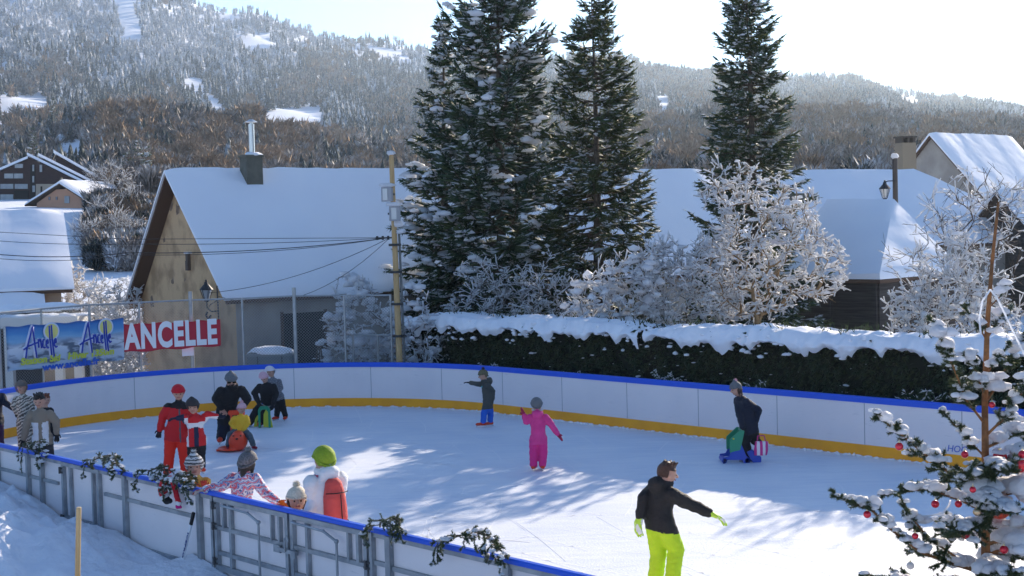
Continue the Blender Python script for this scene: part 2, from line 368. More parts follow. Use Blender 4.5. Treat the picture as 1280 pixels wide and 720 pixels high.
def mf_bank(x, y, Y, rng):
    n = len(x); q = rng.uniform(size=n); m = np.where(q < .45, 4, np.where(q < .62, 3, np.where(q < .85, 0, 2))); kind = np.where(m >= 2, 3 + rng.integers(0, 3, n), np.where(rng.uniform(size=n) < .35, rng.integers(0, 3, n), 3 + rng.integers(0, 3, n)))
    return kind, m, rng.uniform(.4, 1.3, n), np.ones(n)
forest('bank_undergrowth', 'dark frosted undergrowth on the snowy bank below the chalet', 900, 86, 132, 108, 235, PRF, FM, lambda Y, r, p: 2.0 * np.ones(len(Y)), mf_bank, 14, False)
forest('slope_woods', 'scattered bare trees and bushes on the slope around the chalet', 420, 140, 215, -60, 250, PRF, FM, lambda Y, r, p: 3.6 * np.ones(len(Y)), mf_bank, 15, 2)
forest('village_edge_woods', 'brown scrub behind the village roofs', 500, 110, 210, 700, 1420, PRF, FM, lambda Y, r, p: 4.5 * np.ones(len(Y)), mf_bank, 16)
# ================================================================== RINK
ANG = 0.821; RD = Vector((math.cos(ANG), -math.sin(ANG), 0)); RN = Vector((math.sin(ANG), math.cos(ANG), 0))
N1, RW, TE, RR_ = 9.77, 13.12, -31.95, 6.69; N2 = N1 + RW; BH = 1.1; TR = 4.0
def rk(t, n, z=0.0): 
    p = RD * t + RN * n; p.z = z; return p
def t_at(px, n, z):
    """t on the line n=const at height z that shows at picture column px"""
    lo, hi = -40.0, 5.0
    for _ in range(50):
        m = (lo + hi) / 2; P = rk(m, n, z)
        if P.y < 1 or proj(P)[0] > px: hi = m
        else: lo = m
    return (lo + hi) / 2
def outline(off=0.0, step=0.35):
    """far side from right end, round the left corners, back along the near side; (pos, outward)"""
    out = []
    n2, n1, te, r = N2 + off, N1 - off, TE - off, RR_ + off
    t = TR
    while t > te + r: out.append((rk(t, n2), RN.copy())); t -= step
    K = int(r * math.pi / 2 / step)
    for i in range(K + 1):
        a = i / K * math.pi / 2; out.append((rk(te + r - r * math.sin(a), n2 - r + r * math.cos(a)), RN * math.cos(a) - RD * math.sin(a)))
    nn = n2 - r - (n1 + r)
    if nn > step:
        for i in range(1, int(nn / step)): out.append((rk(te, n2 - r - i * step), -RD))
    for i in range(K + 1):
        a = i / K * math.pi / 2; out.append((rk(te + r - r * math.cos(a), n1 + r - r * math.sin(a)), -RN * math.sin(a) - RD * math.cos(a)))
    t = te + r + step
    while t < TR: out.append((rk(t, n1), -RN)); t += step
    return out
OUT = outline()
ice_m = bpy.data.materials.new('skated_ice'); ice_m.use_nodes = True; t_ = ice_m.node_tree; b_ = t_.nodes['Principled BSDF']
def nd(tp, **k):
    n = t_.nodes.new(tp)
    for a, v in k.items(): n.inputs[a].default_value = v
    return n
tc = nd('ShaderNodeTexCoord'); mp = nd('ShaderNodeMapping'); mp.inputs['Rotation'].default_value = (0, 0, ANG); mp.inputs['Scale'].default_value = (0.35, 2.6, 1)
t_.links.new(tc.outputs['Object'], mp.inputs[0])
na = nd('ShaderNodeTexNoise', Scale=2.2, Detail=8.0, Roughness=0.65); nb_ = nd('ShaderNodeTexNoise', Scale=0.5, Detail=3.0); nc = nd('ShaderNodeTexNoise', Scale=28.0, Detail=3.0)
t_.links.new(mp.outputs[0], na.inputs['Vector']); t_.links.new(tc.outputs['Object'], nb_.inputs['Vector']); t_.links.new(tc.outputs['Object'], nc.inputs['Vector'])
rp = nd('ShaderNodeValToRGB'); rp.color_ramp.elements[0].position = .38; rp.color_ramp.elements[1].position = .62
rp.color_ramp.elements[0].color = (.66, .71, .80, 1); rp.color_ramp.elements[1].color = (.82, .84, .88, 1)
ad = nd('ShaderNodeMath'); ad.operation = 'ADD'; hf = nd('ShaderNodeMath'); hf.operation = 'MULTIPLY'; hf.inputs[1].default_value = .5
t_.links.new(na.outputs[0], ad.inputs[0]); t_.links.new(nb_.outputs[0], ad.inputs[1]); t_.links.new(ad.outputs[0], hf.inputs[0]); t_.links.new(hf.outputs[0], rp.inputs[0]); t_.links.new(rp.outputs[0], b_.inputs['Base Color'])
b_.inputs['Roughness'].default_value = .55; b_.inputs['Specular IOR Level'].default_value = .35
ad2 = nd('ShaderNodeMath'); ad2.operation = 'ADD'; t_.links.new(na.outputs[0], ad2.inputs[0]); t_.links.new(nc.outputs[0], ad2.inputs[1])
bp_ = nd('ShaderNodeBump', Strength=.30, Distance=.02); t_.links.new(ad2.outputs[0], bp_.inputs['Height']); t_.links.new(bp_.outputs[0], b_.inputs['Normal'])
bm = bmesh.new(); f = bm.faces.new([bm.verts.new(p) for p, s in OUT]); bmesh.ops.triangulate(bm, faces=[f]); bmesh.ops.recalc_face_normals(bm, faces=bm.faces[:])
for f in bm.faces:
    if f.normal.z < 0: f.normal_flip()
me = bpy.data.meshes.new('ice_rink_floor'); bm.to_mesh(me); bm.free(); me.materials.append(ice_m)
o = link(bpy.data.objects.new('ice_ground', me)); tag(o, 'scratched snow white skating ice', None, None, 'structure')
# skate cuts: fine grooves scraped in the ice, arcs of pale scrapings
rng = np.random.default_rng(3); g = NG()
for k in range(520):
    t0, n0 = rng.uniform(-30, 2), rng.uniform(N1 + .6, N2 - .6); a = rng.uniform(0, 6.28) if rng.uniform() < .3 else rng.normal(0, .5); cur = rng.normal(0, .06); L = rng.uniform(.5, 3.0); pts = []
    for i in range(9):
        s = i / 8 * L; pts.append(rk(t0 + s * math.cos(a + cur * s), n0 + s * math.sin(a + cur * s), 0.004))
    if any(((p.dot(RN) - (N1 + N2) / 2) ** 2) ** .5 > RW / 2 - .3 or p.dot(RD) < TE + 2.5 for p in pts): continue
    for p, q in zip(pts[:-1], pts[1:]):
        d = (q - p).normalized(); sd = Vector((-d.y, d.x, 0)) * .006; g.add([p - sd, p + sd, q + sd, q - sd], [[0, 2, 1], [0, 3, 2]])
tag(g.obj('skate_scrapings_snow', mat('ice_scrapings', (.9, .91, .93), .8)), 'thin curved skate scrapings across the ice', None, None, 'stuff')

WHITEP = mat('white_board_plastic', (0.78, 0.71, 0.70), 0.42, (0.72, 0.66, 0.66), .9, 0.05, 3, spec=.4)
t_ = WHITEP.node_tree; b_ = t_.nodes['Principled BSDF']; src = b_.inputs['Base Color'].links[0].from_socket
tcb = nd('ShaderNodeTexCoord'); mpb = nd('ShaderNodeMapping'); mpb.inputs['Scale'].default_value = (1.2, 1.2, 9); t_.links.new(tcb.outputs['Object'], mpb.inputs[0]); nsb = nd('ShaderNodeTexNoise', Scale=2.6, Detail=7.0, Roughness=.7); t_.links.new(mpb.outputs[0], nsb.inputs['Vector'])
rsb = nd('ShaderNodeValToRGB'); rsb.color_ramp.elements[0].position = .60; rsb.color_ramp.elements[1].position = .72; t_.links.new(nsb.outputs[0], rsb.inputs[0]); mxb = nd('ShaderNodeMix'); mxb.data_type = 'RGBA'; mlb = nd('ShaderNodeMath'); mlb.operation = 'MULTIPLY'; mlb.inputs[1].default_value = .45; t_.links.new(rsb.outputs[0], mlb.inputs[0]); t_.links.new(mlb.outputs[0], mxb.inputs[0]); t_.links.new(src, mxb.inputs[6]); mxb.inputs[7].default_value = (.40, .38, .40, 1); t_.links.new(mxb.outputs[2], b_.inputs['Base Color'])
BLUEP = mat('blue_cap_plastic', (0.02, 0.10, 0.62), 0.4)
YELP = mat('yellow_kick_plastic', (0.95, 0.40, 0.015), 0.5, (0.85, 0.34, 0.02), 2.0)
SEAM = mat('seam_shadow_gap', (0.30, 0.30, 0.32), 0.8)
half = next(i for i, (p, s) in enumerate(OUT) if p.dot(RN) < (N1 + N2) / 2)
farp, nearp = OUT[:half + 1], OUT[half:]
def arc_pos(path, s):
    for (p, a), (q, b) in zip(path[:-1], path[1:]):
        L = (q - p).length
        if s <= L: return p.lerp(q, s / L), a.lerp(b, s / L).normalized()
        s -= L
    return path[-1]
def build_boards(root, path, seams):
    MB().sweep(path, [(0, .0), (0, BH - .1), (.02, BH - .1), (.02, .0)]).obj('panel', WHITEP, root)
    MB().sweep(path, [(-.012, .002), (-.012, .2), (-.001, .212), (-.001, .002)]).obj('kick_plate', YELP, root)
    MB().sweep(path, [(-.016, BH - .1), (-.02, BH), (.0, BH + .018), (.055, BH + .018), (.07, BH + .0), (.07, BH - .035), (.021, BH - .035), (.021, BH - .1)]).obj('cap_rail', BLUEP, root)
far = thing('rink_board_wall', 'white rink boards with blue top rail and yellow kick plate along the far side', 'rink boards', rk(-12, N2))
far_inv = Matrix.Translation(-far.location)
def shift(objs, T):
    for c in objs: c.data.transform(T)
build_boards(far, farp, None)
sm = MB(); s = 1.0; rs = random.Random(4); total = sum((q[0] - p[0]).length for p, q in zip(farp[:-1], farp[1:]))
while s < total - .2:
    p, sd = arc_pos(farp, s); ang = math.atan2(sd.y, sd.x)
    sm.box(p - sd * .001 + Vector((0, 0, .605)), (.004, .014, .78), rz=ang)
    s += 2.0
sm.obj('seam', SEAM, far)
# small blue lettering low on a far panel
def facing(p, out, z):
    x = Vector((0, 0, 1)).cross(-out).normalized() * 1.0
    zax = -out; y = Vector((0, 0, 1)); x = y.cross(zax).normalized()
    M = Matrix((x, y, zax)).transposed().to_4x4(); M.translation = Vector((p.x, p.y, z)) - out * .006; return M
tt = t_at(1196, N2, .3)
text_mesh('lettering', 'HOC', .17, mat('blue_lettering', (.05, .12, .5), .5), far, facing(rk(tt, N2), RN, .31), shear=.2, ext=.001)
shift([c for c in far.children], far_inv)

near = thing('rink_barrier', 'white rink barrier on grey metal frame with gates along the near side', 'rink boards', rk(-12, N1))
build_boards(near, nearp, None)
fr_i = [i for i, (p, s) in enumerate(nearp) if p.dot(RD) > TE + RR_]
TN = lambda px, z=1.0: t_at(px, N1 - .08, z)
def fbox(mb, ta, tb, z0, z1, o0=.022, o1=.075, m=0):
    c = rk((ta + tb) / 2, N1 - (o0 + o1) / 2, (z0 + z1) / 2); mb.box(c, (abs(tb - ta), o1 - o0, z1 - z0), rz=-ANG, m=m)
def fpost(px, wd=.05, z0=.0, z1=1.06, name='post', o1=.085, parent=None):
    mb = MB(); t = TN(px, .9); fbox(mb, t - wd / 2, t + wd / 2, z0, z1, o1=o1); return mb.obj(name, ALU, parent or near)
# corner posts off to the left as well as in view
for px in (-45, -5, 33, 50, 154, 247): fpost(px, .085 if px in (154, 247) else .07)
for px in (484, 632, 790, 950): fpost(px, .085)
def rail(pa, pb, z, h=.05, name='rail', parent=None, o1=.06, raw=False):
    mb = MB(); a, b = (pa, pb) if raw else (TN(pa, z), TN(pb, z)); fbox(mb, a, b, z - h / 2, z + h / 2, .022, o1); return mb.obj(name, ALU, parent or near)
rail(-40, 70, .70); rail(128, 238, .72); rail(158, 243, .05, .09); rail(-40, 70, .05, .09); rail(252, 262, .72)
rail(488, 628, .70); rail(488, 628, .05, .09); rail(636, 786, .70); rail(636, 786, .05, .09); rail(794, 946, .70)
rail(462, 481, .72); rail(33, 262, 1.035, .05); rail(462, 950, 1.035, .05); rail(-40, 33, 1.035, .05)
HM = mat('hinge_metal', (.08, .08, .085), .5, metal=.5)
def gate(pxa, pxb, name='gate', window=None, tubes_=(), label=None, hinge='a', zb=.1):
    """one gate leaf hung in the barrier: frame, cross rails, uprights, hinges, diagonal handle tube"""
    g_ = MB(); a, b = TN(pxa, .6), TN(pxb, .6); w_ = .06
    fbox(g_, a, a + w_, zb, 1.06, .024, .08); fbox(g_, b - w_, b, zb, 1.06, .024, .08)
    fbox(g_, a + w_, b - w_, 1.0, 1.06, .024, .078); fbox(g_, a + w_, b - w_, zb, zb + .07, .024, .078)
    ob = g_.obj(name, ALU, near)
    if label: ob['label'] = label
    for z in (.95, .68, .22) if zb < .15 else (.93, .2):
        h_ = MB(); x = a if hinge == 'a' else b; q = rk(x, N1 - .1, z)
        h_.cone(q - Vector((0, 0, .05)), q + Vector((0, 0, .05)), .018, .018, 8); fbox(h_, x - .05, x + .06, z - .045, z - .02, .081, .095); fbox(h_, x - .05, x + .06, z + .02, z + .045, .081, .095)
        h_.obj('hinge', HM, ob)
    return ob, a, b
g1, a, b = gate(268, 360, label='left leaf of the double gate in the near barrier')
for z in (.66, .33): rail(a + .06, b - .06, z, .05, 'cross_rail', g1, .07, True)
def upright(t, z0, z1, par, w_=.05, o1=.075): mb = MB(); fbox(mb, t - w_ / 2, t + w_ / 2, z0, z1, .025, o1); mb.obj('upright', ALU, par)
def handle(t0, t1, par):
    mb = MB(); p = [rk(t0, N1 - .12, .98), rk(t0 + (t1 - t0) * .72, N1 - .12, .965), rk(t1, N1 - .12, .88), rk(t1, N1 - .12, .1)]
    mb.tube(p, .016, 8); mb.sph(p[2], .03); mb.sph(p[1], .022); mb.obj('handle', ALU, par)
L1 = b - a
upright(a + L1 * .22, .1, 1.0, g1); upright(a + L1 * .12, .66, 1.0, g1, .04); upright(a + L1 * .78, .66, 1.0, g1, .03); upright(a + L1 * .88, .66, 1.0, g1, .04)
handle(a + L1 * .14, a + L1 * .66, g1)
g2, a2, b2 = gate(363, 459, hinge='b', label='right leaf of the double gate in the near barrier'); L2 = b2 - a2
for z in (.66, .33): rail(a2 + .06, b2 - .06, z, .05, 'cross_rail', g2, .07, True)
upright(a2 + L2 * .22, .1, 1.0, g2); upright(a2 + L2 * .76, .66, 1.0, g2, .04); upright(a2 + L2 * .88, .66, 1.0, g2, .05)
handle(a2 + L2 * .06, a2 + L2 * .66, g2)
lt = MB(); tm = (b + a2) / 2; fbox(lt, tm - .22, tm + .2, .58, .63, .08, .12); fbox(lt, tm - .3, tm - .16, .56, .65, .08, .11); fbox(lt, tm + .12, tm + .22, .55, .64, .12, .15)
lt.tube([rk(tm - .02, N1 - .13, .6), rk(tm - .02, N1 - .13, .75), rk(tm + .03, N1 - .13, .8), rk(tm + .06, N1 - .13, .74)], .012); lt.obj('latch', ALU, near)
g3, a3, b3 = gate(77, 124, label='single gate in the near barrier beside the snow bank', zb=.17)
upright(a3 + (b3 - a3) * .22, .2, 1.0, g3, .045); upright(a3 + (b3 - a3) * .82, .2, 1.0, g3, .045)
for px in (264, 463): fpost(px, .05)
shift([c for c in near.children], Matrix.Translation(-near.location))
for c in near.children:
    for d in c.children: d.data.transform(Matrix.Translation(-near.location))

# ------------------------------------------------------------------ snow bank against the near boards
nt_, nn_ = 150, 110; T0, T1 = TE - 4, 2.0
Vb = []
bx_, by_ = [0, 30, 55, 80, 122, 150, 175, 221, 240, 262, 300, 500, 2000], [.50, .42, .34, .16, .20, .20, .12, .02, .22, .16, .0, -.02, -.02]
tb_ = [t_at(p, N1 - .05, .2) for p in bx_[:-1]] + [5]
for i in range(nt_):
    t = T0 + (T1 - T0) * i / (nt_ - 1)
    h0 = float(np.interp(t, [TE - 4, tb_[0] - 2] + tb_, [.5, .55] + by_))
    for j in range(nn_):
        q = 0.03 + 9.0 * (j / (nn_ - 1)) ** 1.5
        left = min(1, max(0, (tb_[9] - t) / 3.2)); left = left * left * (3 - 2 * left)
        h = h0 * math.exp(-q * .5) + left * (0.55 * (1 - math.exp(-q * 0.75)) + .02 * q) + .17 * left * fbm(t * 1.3, q * 1.3, 2) * min(1, q * 3) + .085 * (fbm(t * 3.4, q * 3.4, 9) + .55 * fbm(t * 9, q * 9, 5)) * min(1, q * 4) * (.35 + left)
        Vb.append(rk(t, N1 - .025 - q, h))
idx = np.arange(nt_ * nn_).reshape(nt_, nn_); F = np.stack([idx[:-1, :-1], idx[1:, :-1], idx[1:, 1:], idx[:-1, 1:]], 2).reshape(-1, 4)
o = link(bpy.data.objects.new('snow_bank', npmesh('snow_bank', np.array([v[:] for v in Vb]), F, mat('heaped_snow', (.84, .85, .89), .75, (.74, .76, .82), 2.5, .8, 9), smooth=True)))
tag(o, 'heaped lumpy snow piled against the near rink barrier', None, None, 'stuff')
# ================================================================== BUILDINGS
RSNOW = mat('roof_snow', (0.86, 0.87, 0.90), 0.65, (0.83, 0.84, 0.88), 0.6, 0.25, 1.6)
PLASTER = mat('old_beige_render', (0.58, 0.385, 0.215), 0.9, (0.36, 0.23, 0.125), 1.7, 0.9, 12, thr=(.44, .64), detail=10)
PLGREY = mat('grey_render', (0.40, 0.36, 0.31), 0.9, (0.30, 0.27, 0.235), 1.3, 0.4, 12)
ORANGE = mat('salmon_render', (0.60, 0.33, 0.21), 0.9, (0.55, 0.30, 0.19), 1.0)
BROWNW = mat('dark_brown_cladding', (0.055, 0.028, 0.024), 0.8, (0.035, 0.018, 0.016), 2, stretch=(1, 1, 6))
DARKWD = mat('weathered_dark_boards', (0.035, 0.03, 0.028), 0.9, (0.085, 0.075, 0.07), 3.0, 0.5, 14, stretch=(.4, .4, 7), thr=(.4, .75))
EAVEW = mat('eave_wood', (0.10, 0.06, 0.04), 0.9)
GLASS = mat('window_glass', (0.10, 0.12, 0.15), 0.15, spec=.6)
CURT = mat('curtained_window', (0.42, 0.42, 0.40), 0.5, (0.30, 0.31, 0.32), 2.0)
BEIGE = mat('beige_wall', (0.42, 0.33, 0.24), 0.9)
DOORM = mat('dark_door_opening', (0.02, 0.018, 0.016), 0.9)
def v2(p): return Vector((p.x, p.y, 0))
def snow_sheet(rows, th, name, parent, seed=0, sub=7, edge=.5, amp=.03):
    """snow lying on a roof plane chain. rows: list of polylines (lists of points, equal count) from eave over ridge to eave"""
    nr = len(rows); dense = []
    for a, b in zip(rows[:-1], rows[1:]):
        for k in range(sub * 2): dense.append([p.lerp(q, k / (sub * 2)) for p, q in zip(a, b)])
    dense.append(list(rows[-1]))
    # densify along
    D2 = []
    for r in dense:
        L = (r[-1] - r[0]).length; n = max(6, int(L / .35)); D2.append([r[0].lerp(r[-1], k / n) if len(r) == 2 else r[min(len(r) - 1, round(k / n * (len(r) - 1)))] for k in range(n + 1)])
    n = max(len(r) for r in D2); D2 = [[r[0].lerp(r[-1], k / (n - 1)) for k in range(n)] for r in D2]
    R = len(D2); T = []; B = []
    for i, r in enumerate(D2):
        for k, p in enumerate(r):
            e = min(i, R - 1 - i) / 2.0; e2 = min(k, n - 1 - k) / 1.5; f = min(1, .45 + .55 * min(e, 1)) * min(1, .5 + .5 * min(e2, 1))
            hgt = th * f * (1 + .2 * fbm(p.x * .35 + seed, p.y * .35, p.z * .3)) + amp * fbm(p.x * 1.6, p.y * 1.6 + seed, p.z)
            T.append(p + Vector((0, 0, max(.03, hgt)))); B.append(p + Vector((0, 0, -.01)))
    V = [x[:] for x in T + B]; idx = np.arange(R * n).reshape(R, n); F = np.stack([idx[:-1, :-1], idx[:-1, 1:], idx[1:, 1:], idx[1:, :-1]], 2).reshape(-1, 4).tolist()
    o_ = R * n
    F += [[a + o_ for a in f[::-1]] for f in F]
    rim = [idx[0, k] for k in range(n)] + [idx[i, n - 1] for i in range(1, R)] + [idx[R - 1, k] for k in range(n - 2, -1, -1)] + [idx[i, 0] for i in range(R - 2, 0, -1)]
    for a, b in zip(rim, rim[1:] + rim[:1]): F.append([a, b, b + o_, a + o_])
    me = npmesh(name, np.array(V), np.array(F), RSNOW, smooth=True)
    bm = bmesh.new(); bm.from_mesh(me); bmesh.ops.recalc_face_normals(bm, faces=bm.faces[:]); bm.to_mesh(me); bm.free()
    me.set_sharp_from_angle(angle=R_(50)); return link(bpy.data.objects.new(name, me), parent)
def local(root):
    T = Matrix.Translation(-root.location); Ti = root.matrix_basis.inverted()
    for c in root.children:
        if c.data and not c.get('_l'): c.data.transform(Ti)
        for d in c.children:
            if d.data: d.data.transform(Ti)
def gable_house(name, label, cat, A, B, hw, zr, ze, zb, wall, gab=.35, eav=.35, snow=.17, roofm=EAVEW, hw2=None, group=None, ze2=None):
    """ridge from A to B (xy); half widths hw (front side) and hw2 (back side)"""
    hw2 = hw2 or hw; ze2 = ze if ze2 is None else ze2; d = v2(B - A).normalized(); s = Vector((d.y, -d.x, 0))     # s: towards the camera side
    if s.y > 0: s = -s
    root = thing(name, label, cat, (v2(A) + v2(B)) / 2 + Vector((0, 0, zb)), group)
    A0, B0 = v2(A) + d * gab, v2(B) - d * gab; sl = (zr - ze) / hw; sl2 = (zr - ze2) / hw2
    pf = [(hw - eav, zb), (hw - eav, ze + eav * sl - .12), (0, zr - .12), (-(hw2 - eav), ze2 + eav * sl2 - .12), (-(hw2 - eav), zb)]
    m = MB(); m.poly([A0 + s * a + Vector((0, 0, z)) for a, z in pf], B0 - A0); m.obj('wall', wall, root)
    m = MB()
    for sg, h_, ze_ in ((1, hw, ze), (-1, hw2, ze2)):
        a, b = v2(A) + Vector((0, 0, zr)), v2(B) + Vector((0, 0, zr)); c, e = v2(A) + s * sg * h_ + Vector((0, 0, ze_)), v2(B) + s * sg * h_ + Vector((0, 0, ze_))
        m.poly([a, b, e, c], (0, 0, -.11))
    m.obj('roof', roofm, root)
    P = lambda q, z: v2(q) + Vector((0, 0, z))
    up = .012
    ex = d * .06
    rows = [[P(A - ex + s * hw, ze + up), P(B + ex + s * hw, ze + up)], [P(A - ex, zr + up), P(B + ex, zr + up)], [P(A - ex - s * hw2, ze2 + up), P(B + ex - s * hw2, ze2 + up)]]
    snow_sheet(rows, snow, 'snow_cover', root, seed=len(name))
    return root, d, s
# ---- long farmhouse behind the fence
zA = 6.35; A = G(207, 212, zA); B = G(880, 213, zA)
# scale so that the near gable stands at Y = 44
farm, fd, fs = None, None, None
A = U(207, 211, 44); zA = A.z; B = G(878, 212, zA)
farm, fd, fs = gable_house('farmhouse', 'long old farmhouse with steep snowy roof and bare beige gable', 'house', A, B, 4.1, zA - .12, 2.55, -.06, PLASTER, gab=.45, hw2=3.9, ze2=2.15, snow=.15)
# grey rendered front wall, set just proud of the beige body
m = MB(); hwf = 4.1 - .35
p0 = v2(A) + fd * .45 + fs * (hwf + .012); p1 = v2(B) - fd * .45 + fs * (hwf + .012)
m.box((p0 + p1) / 2 + Vector((0, 0, 1.3)), ((p1 - p0).length, .02, 2.72), rz=math.atan2(fd.y, fd.x)); m.obj('front_wall_render', PLGREY, farm)
def on_front(px, z, off=.0):
    """point on the farmhouse front wall at picture column px"""
    lo, hi = 0.0, 26.0
    for _ in range(40):
        q = (lo + hi) / 2; P = v2(A) + fd * q + fs * (hwf + off) + Vector((0, 0, z))
        if proj(P)[0] > px: hi = q
        else: lo = q
    return P
rzf = math.atan2(fd.y, fd.x)
dp = on_front(381, 1.0, .03); MB().box(dp, (1.35, .03, 2.1), rz=rzf).obj('door', DOORM, farm)
for q, wd in ((-.72, .09), (.72, .09)): MB().box(dp + fd * q + Vector((0, 0, .03)), (wd, .05, 2.16), rz=rzf).obj('door_frame', EAVEW, farm)
# chimney with a steel flue
cb = v2(A) + fd * 3.15 + fs * .55; cp = on_front(315, 3); 
lo = [q for q in np.arange(0, 12, .05) if proj(v2(A) + fd * q + fs * .35 + Vector((0, 0, zA)))[0] > 313][0]
cb = v2(A) + fd * float(lo) + fs * .35; CH = mat('chimney_block', (.10, .10, .08), .9, (.16, .15, .12), 3)
ch = MB().box(cb + Vector((0, 0, zA - .15)), (.55, .5, 1.0), rz=rzf).box(cb + Vector((0, 0, zA + .38)), (.62, .57, .07), rz=rzf).obj('chimney', CH, farm)
STEEL = mat('steel_flue', (.62, .62, .60), .3, metal=.8)
MB().cone(cb + fd * .05 + Vector((0, 0, zA + .4)), cb + fd * .05 + Vector((0, 0, zA + 1.4)), .09, .09, 14).cone(cb + fd * .05 + Vector((0, 0, zA + 1.46)), cb + fd * .05 + Vector((0, 0, zA + 1.54)), .2, .06, 14).cone(cb + fd * .05 + Vector((0, 0, zA + 1.38)), cb + fd * .05 + Vector((0, 0, zA + 1.48)), .05, .05, 8).obj('flue', STEEL, ch)
V_, F_ = blobs([cb + Vector((.1, 0, zA + .42))], [(.28, .25, .1)], np.random.default_rng(1), 2); g = NG(); g.add(V_, F_); g.obj('snow_cap', SNOW, ch, True)
# dark underside / rafter band along the left verge, seen below the roof edge
gn = -fd
def on_gable(px, py, off=0.0):
    """point on the plane of the left gable seen at (px, py)"""
    u, v = ray(px, py); P0 = v2(A) + fd * .45 + gn * off; k = (P0.dot(fd)) / (Vector((u, 1, 0)).dot(fd)); return Vector((u * k, k, CAM_H + v * k))
for (x, y, w_, h_) in ((235, 322, .16, .34), (235, 332, .2, .3)):
    p = on_gable(x, y, .05); MB().box(p, (.1, w_, h_), rz=rzf).obj('vent_box', mat('old_vent', (.12, .09, .07), .9), farm)
p = on_gable(235, 316, .06); MB().box(p, (.14, .34, .05), rz=rzf).obj('vent_ledge', SNOW, farm)
for k, (x, y, sx) in enumerate(((213, 255, .35), (222, 262, .28), (216, 352, .22), (190, 378, .35), (205, 300, .15), (231, 350, .12))):
    p = on_gable(x, y, .004); g = NG(); rr_ = np.random.default_rng(k); n = 9; a = np.arange(n) * 2 * np.pi / n; r = sx * rr_.uniform(.3, .8, n)
    cc = [tuple(p)] + [tuple(p + fs * float(r[i] * math.cos(a[i])) + Vector((0, 0, float(r[i] * math.sin(a[i]))))) for i in range(n)]
    g.add(cc, [(0, 1 + i, 1 + (i + 1) % n) for i in range(n)]); g.obj('bare_stone_patch', mat('bare_stone', (.16, .10, .07), .95, (.28, .2, .14), 6), farm)
local(farm)

# ---- left neighbour: snow roof filling the left edge
zl = U(75, 262, 52).z; A2 = U(77, 262, 52); B2 = v2(A2) + Vector((-.94, -.345, 0)) * 14; B2.z = zl
low = U(83, 357, 46.5)
hw_ = (v2(A2) - v2(low)).length
left_h, d2, s2 = gable_house('village_house', 'low house with broad snow roof at the left edge behind the banner', 'house', A2, B2, 5.2, zl - .15, 2.75, -.05, BEIGE, snow=.17)
low_roof = MB(); q0 = G(52, 378, 2.35); q0 = U(54, 378, 45.8)
# porch roof in front of it, a step lower
e0, e1 = v2(A2) + d2 * .9 + s2 * 4.7, v2(B2) + s2 * 4.7
MB().poly([e0 + Vector((0, 0, 2.72)), e1 + Vector((0, 0, 2.72)), e1 + s2 * 1.6 + Vector((0, 0, 2.05)), e0 + s2 * 1.6 + Vector((0, 0, 2.05))], (0, 0, -.1)).obj('porch_roof', EAVEW, left_h)
snow_sheet([[e0 + Vector((0, 0, 2.74)), e1 + Vector((0, 0, 2.74))], [e0 + s2 * 1.62 + Vector((0, 0, 2.07)), e1 + s2 * 1.62 + Vector((0, 0, 2.07))]], .18, 'porch_snow', left_h, 3)
c_ = (e0 + e1) / 2 + s2 * 1.2
MB().box(c_ + Vector((0, 0, 1.1)), ((e1 - e0).length, .12, 2.1), rz=math.atan2(d2.y, d2.x)).obj('porch_front', mat('ochre_boards', (.35, .17, .06), .8, (.2, .1, .05), 3), left_h)
local(left_h)

